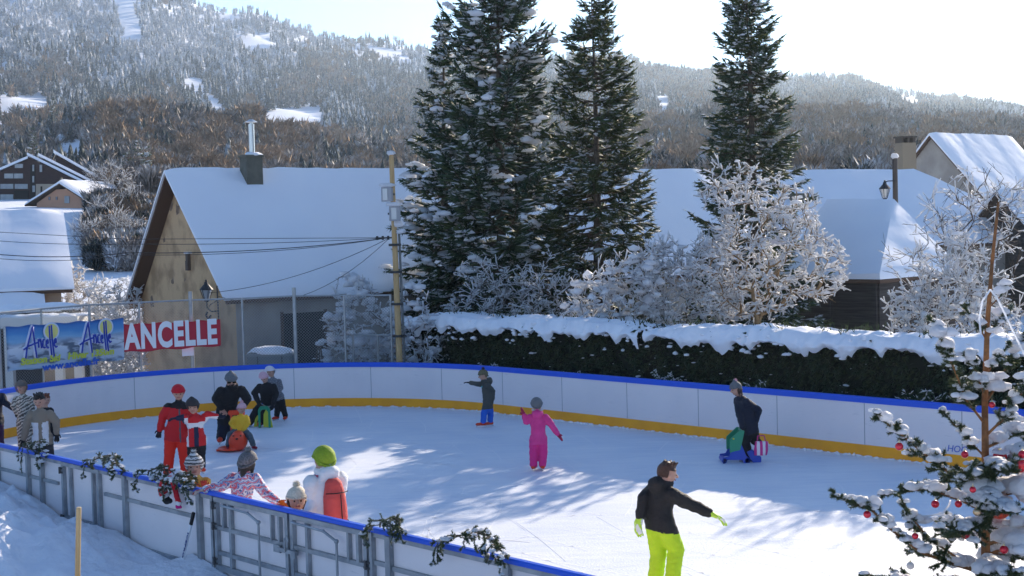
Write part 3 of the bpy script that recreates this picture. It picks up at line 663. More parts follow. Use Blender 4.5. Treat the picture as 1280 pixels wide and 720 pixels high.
# ---- barn with hipped snow roof (right) and dark timber shed in front of it
zb_ = 6.6; A3, B3 = G(925, 211, zb_), G(1143, 209, zb_)
def hip(name, label, cat, eaves, ridge, zb, wall, snow, wall_inset=.3, flip=False):
    """eaves: 4 corners (front-left, front-right, back-right, back-left); ridge: 2 points left, right"""
    c = sum(eaves, Vector()) / 4; root = thing(name, label, cat, (c.x, c.y, zb)); E = eaves
    m = MB(); ins = [e.lerp(Vector((c.x, c.y, e.z)), wall_inset / (v2(e) - v2(c)).length) for e in E]
    m.poly([Vector((p.x, p.y, zb)) for p in ins], (0, 0, min(e.z for e in E) - zb - .02)); m.obj('wall', wall, root)
    r0, r1 = ridge
    for fn, off, th, mt in (('roof', 0, -.1, EAVEW),):
        m = MB(); dn = Vector((0, 0, -.10)); q0_, q1_ = r0 + dn, r1 + dn
        for P in ((E[0], E[1], q1_), (E[0], q1_, q0_), (E[1], E[2], q1_), (E[2], E[3], q0_), (E[2], q0_, q1_), (E[3], E[0], q0_)): m.poly(list(P), (0, 0, th))
        m.obj(fn, mt, root)
    # snow: one subdivided shell over the four planes
    bm = bmesh.new(); up = Vector((0, 0, .015)); vE = [bm.verts.new(e + up) for e in E]; v0, v1 = bm.verts.new(r0 + up), bm.verts.new(r1 + up)
    for P in ((vE[0], vE[1], v1, v0), (vE[1], vE[2], v1), (vE[2], vE[3], v0, v1), (vE[3], vE[0], v0)): bm.faces.new(P)
    bmesh.ops.subdivide_edges(bm, edges=bm.edges[:], cuts=11, use_grid_fill=True); bmesh.ops.recalc_face_normals(bm, faces=bm.faces[:])
    if sum(f.normal.z for f in bm.faces) < 0: bmesh.ops.reverse_faces(bm, faces=bm.faces[:])
    r = bmesh.ops.extrude_face_region(bm, geom=bm.faces[:]); top = [g_ for g_ in r['geom'] if isinstance(g_, bmesh.types.BMVert)]
    for v in top: v.co.z += snow * (1 + .3 * fbm(v.co.x * .5, v.co.y * .5, v.co.z)) ; v.co += (Vector((c.x, c.y, v.co.z)) - v.co) * .012
    bmesh.ops.recalc_face_normals(bm, faces=bm.faces[:])
    me = bpy.data.meshes.new('snow_cover'); bm.to_mesh(me); bm.free(); me.materials.append(RSNOW); me.polygons.foreach_set('use_smooth', np.ones(len(me.polygons), bool)); me.set_sharp_from_angle(angle=R_(38))
    link(bpy.data.objects.new('snow_cover', me), root); return root
rd = v2(B3 - A3).normalized(); rs_ = Vector((rd.y, -rd.x, 0)); ez = 3.2; W3 = 5.0
barn = hip('barn', 'broad barn with smooth hipped snow roof behind the snowy apple tree', 'barn', [v2(A3) - rd * 1 + rs_ * W3 + Vector((0, 0, ez)), v2(B3) + rd * 3.9 + rs_ * W3 + Vector((0, 0, ez)), v2(B3) + rd * 3.9 - rs_ * W3 + Vector((0, 0, ez)), v2(A3) - rd * 1 - rs_ * W3 + Vector((0, 0, ez))], (v2(A3) + Vector((0, 0, zb_ - .25)), v2(B3) + Vector((0, 0, zb_ - .25))), -.05, PLGREY, .18)
MB().box(v2(A3).lerp(v2(B3), .15) + rs_ * 2.2 + Vector((0, 0, 5.3)), (.7, .5, .35), rz=math.atan2(rd.y, rd.x)).obj('roof_vent', CH, barn)
local(barn)
C4 = U(1100, 350, 41); L4 = U(972, 347, 43.6); ax = v2(C4 - L4).normalized(); bx4 = Vector((-ax.y, ax.x, 0)); z4 = C4.z
R4 = v2(C4) + bx4 * 4.6 + Vector((0, 0, z4)); K4 = v2(L4) + bx4 * 4.6 + Vector((0, 0, z4)); L4.z = z4
shed = hip('timber_shed', 'dark weathered timber shed with snow roof behind the hedge', 'shed', [L4, C4, R4, K4], (U(1033, 256, 45.3), U(1118, 256, 45.3)), -.05, DARKWD, .16, .22)
rz4 = math.atan2(ax.y, ax.x); L_ = (C4 - L4).length
for k in range(9):
    z = .4 + k * .27; MB().box(v2(L4).lerp(v2(C4), .5) + bx4 * .17 + Vector((0, 0, z)), (L_ - .5, .03, .235), rz=rz4).obj('board', DARKWD, shed)
for k in (.09, .5, .93): MB().box(v2(L4).lerp(v2(C4), k) + bx4 * .12 + Vector((0, 0, 1.35)), (.12, .08, 2.7), rz=rz4).obj('corner_post', DARKWD, shed)
MB().box(v2(C4).lerp(v2(R4), .55) - ax * .19 + Vector((0, 0, 1.1)), (.05, 1.4, 2.2), rz=rz4).obj('door', DOORM, shed)
local(shed)

# ---- tall gable house at the right edge
A5 = U(1162, 169, 75); d5 = Vector((.72, .69, 0)).normalized(); B5 = v2(A5) + d5 * 9.0
B5.z = A5.z
gh, d_, s_ = gable_house('gabled_house', 'tall rendered house with steep snowy gable roof at the right', 'house', A5, B5, 7.2, A5.z, A5.z - 8.0, -.05, PLGREY, gab=.25, eav=.3, snow=.16)
local(gh)
cpos = U(1132, 207, 70)
c5 = thing('brick_chimney', 'square beige chimney stack rising between the two right roofs', 'chimney', (cpos.x, cpos.y, 3.0))
MB().box(cpos + Vector((0, 0, -.6)), (.75, .7, 3.4), rz=.3).obj('stack', mat('chimney_beige', (.21, .175, .125), .9), c5)
m = MB()
for a in (-.28, 0, .28):
    m.box(cpos + Vector((a, 0, 1.22)), (.12, .6, .24), rz=.3)
m.box(cpos + Vector((0, 0, 1.38)), (.85, .8, .08), rz=.3); m.obj('cowl', mat('chimney_dark', (.07, .06, .05), .9), c5); local(c5)
# extra small roof at the far right edge
A6 = U(1246, 240, 60); d6 = Vector((.95, .3, 0)); B6 = v2(A6) + d6 * 6; B6.z = A6.z
r6, _, _ = gable_house('outbuilding', 'snow roofed outbuilding half hidden by bushes at the right edge', 'shed', A6, B6, 3.4, A6.z, A6.z - 2.6, -.05, DARKWD, snow=.15); local(r6)

# ---- far left: brown chalet block and salmon house
def prism(parent, name, pts, Y, depth, m, dirv=(.25, 1, 0)):
    P = [U(x, y, Y) for x, y in pts]; d = Vector(dirv).normalized() * depth; return MB().poly(P, d).obj(name, m, parent)
Yc = 165
cz = gz(U(70, 250, Yc).x, Yc)
ch_ = thing('apartment_chalet', 'dark brown apartment chalet with stepped snowy roofs on the hillside', 'building', (U(70, 250, Yc).x, Yc, cz))
def slab_on(parent, name, a, b, Y, depth, th, m, dirv, dz=0.0):
    P, Q = U(*a, Y), U(*b, Y); n = Vector((0, 0, 1)); f = Vector((0, -.35, 0)); d = Vector(dirv).normalized() * depth
    P += Vector((0, 0, dz)) + f; Q += Vector((0, 0, dz)) + f
    return MB().poly([P, Q, Q + n * th, P + n * th], d).obj(name, m, parent)
dv = (-.27, 1, 0)
prism(ch_, 'rear_wall', [(70, 193), (128, 228), (128, 262), (70, 262)], Yc + 7, 8, BROWNW, dv)
slab_on(ch_, 'rear_snow_edge', (68, 191), (129, 226), Yc + 7, 8.6, .35, SNOW, dv)
prism(ch_, 'middle_wall', [(50, 197), (117, 232), (117, 262), (50, 262)], Yc + 3.2, 4, BROWNW, dv)
slab_on(ch_, 'middle_snow_edge', (49, 195), (119, 230), Yc + 3.2, 4, .35, SNOW, dv)
prism(ch_, 'wall', [(-60, 245), (-60, 240), (35, 199), (35, 196), (108, 232), (108, 268), (-60, 268)], Yc, 3.6, BROWNW, dv)
slab_on(ch_, 'front_snow_edge', (35, 194), (110, 231), Yc, 3.8, .32, SNOW, dv); slab_on(ch_, 'left_snow_edge', (-60, 239), (36, 198), Yc, 3.8, .28, SNOW, dv)
def pbox(parent, name, x0, y0, x1, y1, Y, m, proud=.12, th=.2):
    P = [U(x0, y0, Y), U(x1, y0, Y), U(x1, y1, Y), U(x0, y1, Y)]; P = [p + Vector((0, -proud, 0)) for p in P]; return MB().poly(P, (0, th * .9, 0)).obj(name, m, parent)
pbox(ch_, 'beige_panel', 45, 230, 106, 262, Yc, BEIGE, .05, .1)
pbox(ch_, 'stair_recess', 38, 206, 44, 262, Yc, DOORM, .06, .1)
for r in ((19, 205, 29, 210), (6, 217, 17, 223), (18, 217, 29, 223), (1, 230, 17, 236), (19, 230, 35, 236), (1, 243, 17, 250), (50, 206, 53, 215), (41, 206, 43, 214), (41, 220, 43, 228), (41, 232, 44, 240)):
    wdw = pbox(ch_, 'window', *r, Yc, CURT, .16, .12)
for r in ((18, 238, 36, 262), (-20, 228, -2, 262), (51, 233, 53, 241)): pbox(ch_, 'balcony_recess', *r, Yc, DOORM, .10, .08)
for x in (107, 117, 127): pbox(ch_, 'balcony_post', x - 1, 232, x, 258, Yc + (x - 107) * .33, BEIGE, .3, .3)
for y in (236, 244, 251): pbox(ch_, 'balcony', 107, y, 130, y + 2, Yc + 4, BEIGE, .4, 2.5)
ch_.location.z = gz(ch_.location.x, Yc); local(ch_)
Yo = 136
oh = thing('salmon_house', 'small salmon coloured house with snowy roof below the chalet', 'house', (U(75, 280, Yo).x, Yo, U(75, 283, Yo).z))
prism(oh, 'wall', [(46, 254), (70, 237), (88, 236), (105, 252), (105, 300), (46, 300)], Yo, 7, ORANGE, (.4, 1, 0))
P = [U(33, 258, Yo), U(76, 231, Yo), U(111, 253, Yo)]; dd = Vector((.4, 1, 0)).normalized() * 7.8; f_ = Vector((0, -.5, 0))
MB().poly([P[0] + f_, P[1] + f_, P[1] + f_ + dd, P[0] + f_ + dd], (0, 0, .12)).poly([P[1] + f_, P[2] + f_, P[2] + f_ + dd, P[1] + f_ + dd], (0, 0, .12)).obj('roof', EAVEW, oh)
snow_sheet([[P[0] + f_ + Vector((0, 0, .13)), P[0] + f_ + dd + Vector((0, 0, .13))], [P[1] + f_ + Vector((0, 0, .13)), P[1] + f_ + dd + Vector((0, 0, .13))], [P[2] + f_ + Vector((0, 0, .13)), P[2] + f_ + dd + Vector((0, 0, .13))]], .35, 'snow_cover', oh, 5)
pbox(oh, 'window', 81, 245, 87, 254, Yo, CURT); pbox(oh, 'window', 61, 246, 63, 250, Yo, GLASS); pbox(oh, 'window', 70, 246, 72, 250, Yo, GLASS)
pbox(oh, 'chimney', 75, 222, 77, 232, Yo + 3, CH, 0, .4); local(oh)
# ================================================================== TREES AND HEDGE
def spruce(name, label, base, H_, seed, rmax, mats, shape=1.0, snow=.5, fat=.3, dens=1.0, lean=(0, 0), z_lo=.06, thin_top=0.0, twl=1.0, bare=0.0, upturn=.0, group=None):
    """spruce: trunk, drooping limbs with side twigs and needles, snow lying on the sprays"""
    rng = np.random.default_rng(seed); root = thing(name, label, 'tree', base, group)
    top = np.array([lean[0], lean[1], H_]); tr = H_ * .014 + .03
    m = MB(); prev = Vector((0, 0, -.1))
    for k in range(1, 13):
        f = k / 12; q = Vector((top[0] * f + math.sin(f * 5 + seed) * .04, top[1] * f, H_ * f)); m.cone(prev, q, tr * (1 - (k - 1) / 12.5), tr * (1 - k / 12.5), 8); prev = q
    m.obj('trunk', BARK, root)
    TP, TD, TL = [], [], []; LP0, LP1, LR0, LR1 = [], [], [], []; SC_, SS = [], []
    nwh = int(H_ * 5.2 * dens); z = z_lo * H_
    for wv in range(nwh):
        f = z_lo + (1 - z_lo) * (wv + rng.uniform(0, .8)) / nwh; f = min(max(f + rng.normal(0, .006), z_lo), .985)
        nb = rng.integers(5, 8) if f < .93 else 4
        for b in range(nb):
            L = rmax * (min(1, (1 - f) * 1.02 + .02)) ** (.82 * shape) * rng.choice([rng.uniform(.45, .8), rng.uniform(.8, 1.12), rng.uniform(.9, 1.05)])
            if thin_top and f > .8: L *= 1 - thin_top * .4
            if rng.uniform() < bare: continue
            az = rng.uniform(0, 6.283); droop = .28 - .75 * (f - .35) + rng.normal(0, .14); n = max(4, int(L / .22)); s = np.linspace(0, 1, n + 1)
            hz = L * s; dz = -droop * L * s + (.20 + upturn) * L * s ** 2.2
            zc = f * H_; dv = np.array([math.cos(az), math.sin(az)]); ctr = top[:2] * f
            wob = rng.normal(0, .02 * L) * np.sin(s * 4)
            P = np.stack([ctr[0] + dv[0] * hz - dv[1] * wob, ctr[1] + dv[1] * hz + dv[0] * wob, zc + dz], 1)
            LP0.append(P[:-1]); LP1.append(P[1:]); r = (.010 + .011 * L) * (1 - s) + .004; LR0.append(r[:-1]); LR1.append(r[1:])
            T = np.diff(P, axis=0, append=P[-1:] * 2 - P[-2:-1]); T /= np.linalg.norm(T, axis=1, keepdims=True)
            side = np.array([-dv[1], dv[0], 0.0])
            m_ = int(L * 15 * dens) + 3; q = rng.uniform(.12, 1.0, m_) ** .8; pi_ = np.clip((q * n).astype(int), 0, n - 1); pp = P[pi_] + (P[np.minimum(pi_ + 1, n)] - P[pi_]) * (q * n - pi_)[:, None]
            sg = rng.choice([-1, 1], m_)[:, None]; tl = (0.16 + .36 * L * .42 * np.sin(np.clip(q, .05, 1) * 2.7)) * rng.uniform(.6, 1.2, m_) * twl
            dd = T[pi_] * .75 + side * sg * rng.uniform(.45, 1.0, (m_, 1)) + np.array([0, 0, -.25]) + rng.normal(0, .16, (m_, 3)); dd /= np.linalg.norm(dd, axis=1, keepdims=True)
            TP.append(pp); TD.append(dd); TL.append(tl)
            TP.append(P[-1:]); TD.append(T[-1:]); TL.append(np.array([.22 * twl]))
            if rng.uniform() < snow:
                for _ in range(rng.integers(1, 4)):
                    k = rng.integers(max(1, n // 2), n + 1) if rng.uniform() < .75 else rng.integers(1, n + 1); sz = fat * rng.uniform(.35, 1.1) * (0.5 + .5 * min(1, L))
                    c0 = P[k] + rng.normal(0, .05, 3) + (0, 0, .03)
                    for j_ in range(4):
                        o_ = T[min(k, n)] * sz * rng.normal(0, .55) + side * sz * rng.normal(0, .38); f_ = rng.uniform(.28, .62); SC_.append(c0 + o_ - (0, 0, .12 * np.linalg.norm(o_))); SS.append((sz * f_ * 1.2, sz * f_, sz * f_ * .62))
    g = NG(); g.add(*tubes(np.concatenate(LP0), np.concatenate(LP1), np.concatenate(LR0), np.concatenate(LR1), 4)); g.obj('limbs', BARK, root)
    TP, TD, TL = np.concatenate(TP), np.concatenate(TD), np.concatenate(TL)
    g = NG(); mi = rng.integers(0, len(mats), len(TP))
    V, F = spindles(TP, TP + TD * TL[:, None], .028 + .035 * TL, 3, .5); g.add(V, F, np.repeat(mi, 6))
    nbl = 9; q = rng.uniform(.05, 1, (len(TP), nbl, 1)); BP = (TP[:, None] + TD[:, None] * TL[:, None, None] * q).reshape(-1, 3)
    BD = (np.repeat(TD, nbl, 0) * .9 + rng.normal(0, .55, (len(BP), 3)) - np.array([0, 0, .15]))
    V, F = blades(BP, BD, rng.uniform(.07, .15, len(BP)), .026, rng); g.add(V, F, np.repeat(mi, nbl))
    g.obj('crown', mats, root)
    g = NG()
    if SC_: g.add(*blobs(SC_, SS, rng, 1, .18, .45))
    sel = rng.uniform(size=len(TP)) < snow * .55
    up = np.array([0, 0, .025]); a, d, l = TP[sel], TD[sel], TL[sel]
    g.add(*spindles(a + d * l[:, None] * .25 + up, a + d * l[:, None] * 1.0 + up, .018 + .03 * l, 4))
    g.obj('snow_on_branches', SNOWT, root, True)
    return root
def base_at(px, py, Y): p = U(px, py, Y); return (p.x, p.y, -.05)
def top_z(px, py, Y): return U(px, py, Y).z + .05
def px_w(w_, Y): return w_ / FPX * Y
def spruce_px(name, label, pxb, pxt, pyt, Y, seed, rpx, **k):
    b = base_at(pxb, 420, Y); t = U(pxt, pyt, Y); return spruce(name, label, b, t.z + .05, seed, rpx / FPX * Y, k.pop('mats'), lean=(t.x - b[0], 0), **k)
spruce_px('spruce_tree', 'slim dark spruce with bare spiky tip, leftmost of the tall conifers', 560, 553, 20, 43.5, 21, 80, mats=[GREENB, GREEN, GREEN, FROST_LITN], snow=.45, fat=.34, thin_top=1.0, shape=.85)
spruce_px('spruce_tree', 'biggest dark spruce loaded with fat snow clumps behind the hedge', 632, 618, -62, 42.5, 22, 112, mats=[GREENB, GREENB, GREEN, GREEN, FROST_LITN], snow=.5, fat=.42, shape=.58, dens=1.1, twl=1.3, bare=.03, upturn=.28)
spruce_px('spruce_tree', 'olive green spruce with lightly dusted twigs between two other conifers', 752, 738, -14, 41.5, 23, 100, mats=[GREEN, GREENY, GREENY, FROST_LITN], snow=.40, fat=.15, shape=.80, dens=1.12, twl=1.25, upturn=.12)
spruce_px('spruce_tree', 'tall spruce rising behind the snow covered apple tree', 946, 932, -48, 40.5, 24, 92, mats=[GREEN, GREENB, GREENY, FROST_LITN], snow=.40, fat=.15, shape=.82, dens=1.1, twl=1.25, upturn=.12)

def snowy_tree(name, label, cat, base, H_, seed, spread, trunks, depth=5, snowr=.035, rad=.1, cover=.85, dens_twig=10, clump=.3, barkm=None, twig_len=.3, lo=.25, N=170, rough=.16, group=None, first=0, fork=0, up=0, single=False):
    """leafless tree or shrub: limbs reach for points spread through an uneven crown; snow lies along every limb and twig"""
    rng = np.random.default_rng(seed); root = thing(name, label, cat, base, group)
    P = [np.array([t[2] * .5, 0, -.1]) for t in trunks]; par = [-1] * len(P)
    zc, hh = H_ * (lo + 1) / 2, H_ * (1 - lo) / 2
    for i, (dx, dy, ox) in enumerate(trunks):                    # leaning stems up to the crown
        k = i; d = np.array([dx, dy, 1.0]); d /= np.linalg.norm(d); L = H_ * max(.12, lo * 1.15)
        if dy == 0: d[1] = rng.normal(0, .3)
        for _ in range(max(2, int(L / .22))):
            d = d + rng.normal(0, .12, 3); d /= np.linalg.norm(d); P.append(P[k] + d * .22); par.append(k); k = len(P) - 1
    T = []
    lob = rng.uniform(0, 6.28, 4)
    while len(T) < N:
        a, b, c = rng.normal(size=3); q = np.array([a, b, c]); q /= np.linalg.norm(q); r = rng.uniform(.25, 1) ** .5
        r *= 1 + .16 * math.sin(3 * math.atan2(q[0], q[2]) + lob[0]) + .12 * math.sin(5 * math.atan2(q[0], q[2]) + lob[1]) + .1 * math.sin(4 * math.atan2(q[1], q[0]) + lob[2])
        T.append(np.array([q[0] * r * spread, q[1] * r * spread * .8, zc + q[2] * r * hh]))
    o0 = np.mean(P, 0); T.sort(key=lambda t: np.linalg.norm(t - o0) + rng.uniform(0, spread * .3)); step = max(.2, H_ / 32)
    PA = np.zeros((60000, 3)); PA[:len(P)] = P; n = len(P)
    for t in T:
        dist = np.linalg.norm(PA[:n] - t, axis=1) + .35 * np.maximum(0, PA[:n, 2] - t[2]); k = int(dist.argmin()); d0 = t - PA[k]; L = np.linalg.norm(d0)
        if L < step: continue
        g_ = P[k] - P[par[k]] if par[k] >= 0 else np.array([0, 0, 1.0]); g_ = g_ / (np.linalg.norm(g_) + 1e-6); m = int(L / step) + 1; q = P[k]
        for i in range(m):
            d = t - q; L_ = np.linalg.norm(d); 
            if L_ < step * .6: break
            d /= L_; f = min(1, .35 + i / m); d = d * f + g_ * (1 - f) + rng.normal(0, rough, 3); d /= np.linalg.norm(d); q = q + d * step; g_ = d
            P.append(q); par.append(k); k = len(P) - 1; PA[n] = q; n += 1
            if n > 59000: break
    P = np.array(P); par = np.array(par); w_ = np.zeros(len(P)); kids = np.bincount(par[par >= 0], minlength=len(P)); w_[kids == 0] = 1
    for i in range(len(P) - 1, -1, -1):
        if par[i] >= 0: w_[par[i]] += w_[i]
    R = .0075 * w_ ** .46; R *= min(1.0, rad / R.max()) if R.max() > rad else 1.0; R = np.maximum(R, .005)
    if R.max() < rad: R = np.where(w_ > w_.max() * .12, R * (1 + (rad / R.max() - 1) * np.clip(w_ / w_.max() * 2, 0, 1)), R)
    i = np.where(par >= 0)[0]; A, B, ra, rb = P[par[i]], P[i], np.minimum(R[par[i]], R[i] * 1.6), R[i]
    big = rb > max(.022, rad * .3); g = NG(); g.add(*tubes(A[big], B[big], ra[big], rb[big], 8)); g.obj('trunk', barkm or BARK, root, True)
    th = ~big; g = NG(); g.add(*tubes(A[th], B[th], ra[th], rb[th], 4))
    thin = np.where(rb < .03)[0]; m = int(len(thin) * dens_twig / 6); k = rng.choice(thin, m); a = A[k] + (B[k] - A[k]) * rng.uniform(size=(m, 1)); D = B[k] - A[k]; D /= np.linalg.norm(D, axis=1, keepdims=True)
    out = a - np.array([0, 0, zc * .8]); out /= np.linalg.norm(out, axis=1, keepdims=True); dd = D * .5 + out * .3 + rng.normal(0, .55, (m, 3)); dd /= np.linalg.norm(dd, axis=1, keepdims=True); tl = twig_len * rng.uniform(.35, 1.2, (m, 1)); e = a + dd * tl
    g.add(*tubes(a, e, .007, .004, 3)); e2 = a + dd * tl * .5; d3 = dd + rng.normal(0, .6, (m, 3)); f2 = e2 + d3 * tl * .45; g.add(*tubes(e2, f2, .005, .003, 3)); g.obj('twigs', barkm or BARK, root)
    g = NG(); flat = 1 - np.abs((B - A)[:, 2]) / (np.linalg.norm(B - A, axis=1) + 1e-6); sel = (rng.uniform(size=len(A)) < cover) & (flat > .12); sr = np.minimum(rb * .8 + snowr * .25, snowr * 1.2) * (.3 + .6 * flat) * rng.uniform(.6, 1.25, len(A)); up_ = np.stack([0 * rb, 0 * rb, rb * .8 + sr * .5], 1)
    g.add(*spindles((A - (B - A) * .3 + up_)[sel], (B + (B - A) * .3 + up_)[sel], sr[sel], 5, .5))
    sel = rng.uniform(size=m) < cover; o_ = np.array([0, 0, .006]); rs2 = np.minimum(.40 * snowr, .017) * rng.uniform(.5, 1.4, sel.sum()); g.add(*tubes(a[sel] + o_, e[sel] + o_, rs2 * .8, rs2, 4, True)); g.add(*tubes(e2[sel] + o_, f2[sel] + o_, .012, .013, 4, True))
    sel = np.where((rb < .035) & (rng.uniform(size=len(rb)) < clump))[0]; z_ = snowr * (.7 + 1.5 * rng.uniform(size=len(sel)) ** 3)
    if len(sel): g.add(*blobs(B[sel] + np.stack([0 * z_, 0 * z_, z_ * .4], 1), np.stack([z_ * rng.uniform(.9, 1.7, len(sel)), z_ * rng.uniform(.7, 1.1, len(sel)), z_ * .75], 1), rng, 1, .25, .6))
    g.obj('snow_on_branches', SNOWT, root, True)
    return root
APB = mat('apple_bark', (0.20, 0.13, 0.07), 0.9, (0.32, 0.22, 0.12), 9, .6, 25)
def px_w(w_, Y): return w_ / FPX * Y
# the old apple tree in front of the right spruce
snowy_tree('apple_tree', 'old apple tree with twisted trunks and a crown white with snow', 'tree', base_at(955, 400, 34.5), top_z(935, 216, 34.5), 131, px_w(98, 34.5), [(.5, .1, .25), (-.35, -.1, -.3), (.15, .3, 0)], snowr=.05, rad=.11, dens_twig=17, clump=.42, barkm=APB, twig_len=.24, lo=.34, N=680)
snowy_tree('snowy_shrub', 'rounded shrub thick with snow right of the big spruces above the hedge', 'shrub', base_at(775, 400, 35.5), top_z(775, 320, 35.5), 32, px_w(72, 35.5), [(.8, 0, .2), (-.8, 0, -.2), (0, .3, 0), (.2, -.3, .1), (-1.2, .1, -.3)], snowr=.075, rad=.03, dens_twig=15, clump=.7, lo=.15, N=520)
snowy_tree('snowy_shrub', 'lower snowy shrub between the rounded shrub and the apple tree', 'shrub', base_at(862, 400, 36.5), top_z(862, 282, 36.5), 33, px_w(66, 36.5), [(.6, 0, .1), (-.6, 0, -.1), (0, .3, 0)], snowr=.05, rad=.045, dens_twig=15, clump=.5, lo=.15, N=520)
snowy_tree('twiggy_bush', 'tall twiggy bush hung with snow at the right edge beside the shed', 'bush', base_at(1215, 400, 33), top_z(1215, 205, 33), 34, px_w(80, 33), [(.2, 0, .6), (-.2, 0, -.6), (.05, .2, 0), (-.4, -.1, -1), (.35, .1, 1.2), (0, .1, .3)], snowr=.028, rad=.03, dens_twig=9, clump=.25, cover=.6, twig_len=.4, lo=.25, N=330, rough=.09)
snowy_tree('low_snow_bush', 'dense low snow loaded bush in front of the timber shed corner', 'bush', base_at(1185, 400, 31.5), top_z(1185, 318, 31.5), 35, px_w(78, 31.5), [(.8, 0, .2), (-.8, 0, -.2), (0, .4, 0), (-1.1, 0, -.3)], snowr=.05, rad=.035, dens_twig=15, clump=.6, lo=.15, N=560)
snowy_tree('fence_bush', 'snow bent bush between the farmhouse door and the wooden pole', 'bush', base_at(455, 420, 39.2), top_z(455, 358, 39.2), 36, px_w(56, 39.2), [(.9, 0, .3), (-.9, 0, -.3), (0, .4, 0), (.3, -.3, .1)], snowr=.10, rad=.035, dens_twig=10, clump=.75, lo=.15, N=260)
snowy_tree('undergrowth_bush', 'frosty bush under the biggest spruce above the hedge', 'bush', base_at(625, 400, 39), top_z(625, 318, 39), 37, px_w(70, 39), [(.7, 0, .3), (-.7, 0, -.3), (0, .4, 0)], snowr=.03, rad=.035, dens_twig=11, clump=.35, lo=.15, N=260)
snowy_tree('undergrowth_bush', 'dark frosty bush behind the wooden pole at the hedge end', 'bush', base_at(525, 400, 37.5), top_z(525, 366, 37.5), 38, px_w(36, 37.5), [(.7, 0, .2), (-.7, 0, -.2)], snowr=.08, rad=.03, dens_twig=11, clump=.5, lo=.1, N=180)
snowy_tree('undergrowth_bush', 'dark tangled bush in the shade between the spruces', 'bush', base_at(690, 400, 38), top_z(690, 326, 38), 41, px_w(50, 38), [(.7, 0, .2), (-.7, 0, -.2), (0, .3, 0)], snowr=.03, rad=.03, dens_twig=11, clump=.35, lo=.15, N=220)
snowy_tree('roadside_shrub', 'frost speckled shrub filling the gap left of the farmhouse gable', 'shrub', base_at(140, 430, 47), top_z(140, 348, 47), 39, px_w(50, 47), [(.4, 0, .6), (-.4, 0, -.6), (0, .4, 0), (.1, 0, -1.2), (.1, 0, 1.0)], snowr=.045, rad=.03, dens_twig=18, clump=.45, lo=.05, N=650)
snowy_tree('roadside_shrub', 'low frosted shrub showing through the fence between the two banners', 'shrub', base_at(140, 450, 41), top_z(140, 412, 41), 43, px_w(34, 41), [(.4, 0, .6), (-.4, 0, -.6), (0, .4, 0)], snowr=.045, rad=.03, dens_twig=18, clump=.4, lo=.03, N=420)
snowy_tree('roadside_shrub', 'taller pale shrub close beside the left village house', 'shrub', base_at(100, 430, 50), top_z(98, 335, 50), 40, px_w(30, 50), [(.3, 0, .3), (-.3, 0, -.3), (0, .3, 0)], snowr=.045, rad=.03, dens_twig=18, clump=.45, lo=.05, N=450)
# bare trees on the bank below the chalet
for k, (px, py, yb, Y, rw, lb) in enumerate(((140, 208, 262, 128, 30, 'tallest bare tree on the snowy bank right of the chalet'), (128, 250, 300, 112, 14, 'bare tree rising from the bank below the tallest one'), (165, 240, 268, 120, 18, 'small bare tree on the bank nearest the farmhouse gable'), (152, 262, 330, 98, 26, 'low frosted thicket on the dark bank'), (112, 275, 330, 99, 22, 'low thicket on the bank behind the left snow roof'))):
    p = U(px, yb, Y); zb = gz(p.x, Y); b = (p.x, Y, zb - .2)
    snowy_tree('bare_tree', lb, 'tree', b, U(px, py, Y).z - zb + .2, 50 + k, px_w(rw, Y), [(.15, 0, .2), (-.2, .1, -.3)] if k < 3 else [(.4, 0, .9), (-.4, 0, -.9), (0, .2, 0)], depth=4 if k < 3 else 3, snowr=.03, rad=.14 if k < 3 else .08, first=.35, fork=.45, dens_twig=14, clump=.04, cover=.35, twig_len=.9, lo=.3 if k < 3 else .1, N=170, rough=.10)
for k, (px, py, Y, rw, lb) in enumerate(((172, 172, 215, 9, 'small dark spruce at the foot of the brown wood above the farmhouse gable'), (182, 180, 190, 8, 'snow dusted young spruce beside the dark spruce on the slope'), (158, 186, 200, 8, 'olive spruce on the slope right of the chalet'), (40, 158, 260, 9, 'dark spruce standing above the chalet roof'), (66, 118, 520, 6, 'lone dark spruce at the edge of the upper snow field'))):
    p = U(px, py, Y); zb = gz(p.x, Y); rm = px_w(rw, Y); spruce('slope_spruce', lb, (p.x, Y, zb - .2), max(3, p.z - zb), 70 + k, rm, [GREENB, GREENY] if k == 2 else [GREENB, GREEN], snow=.5 if k == 1 else .2, fat=.5, dens=.35, twl=2.6)

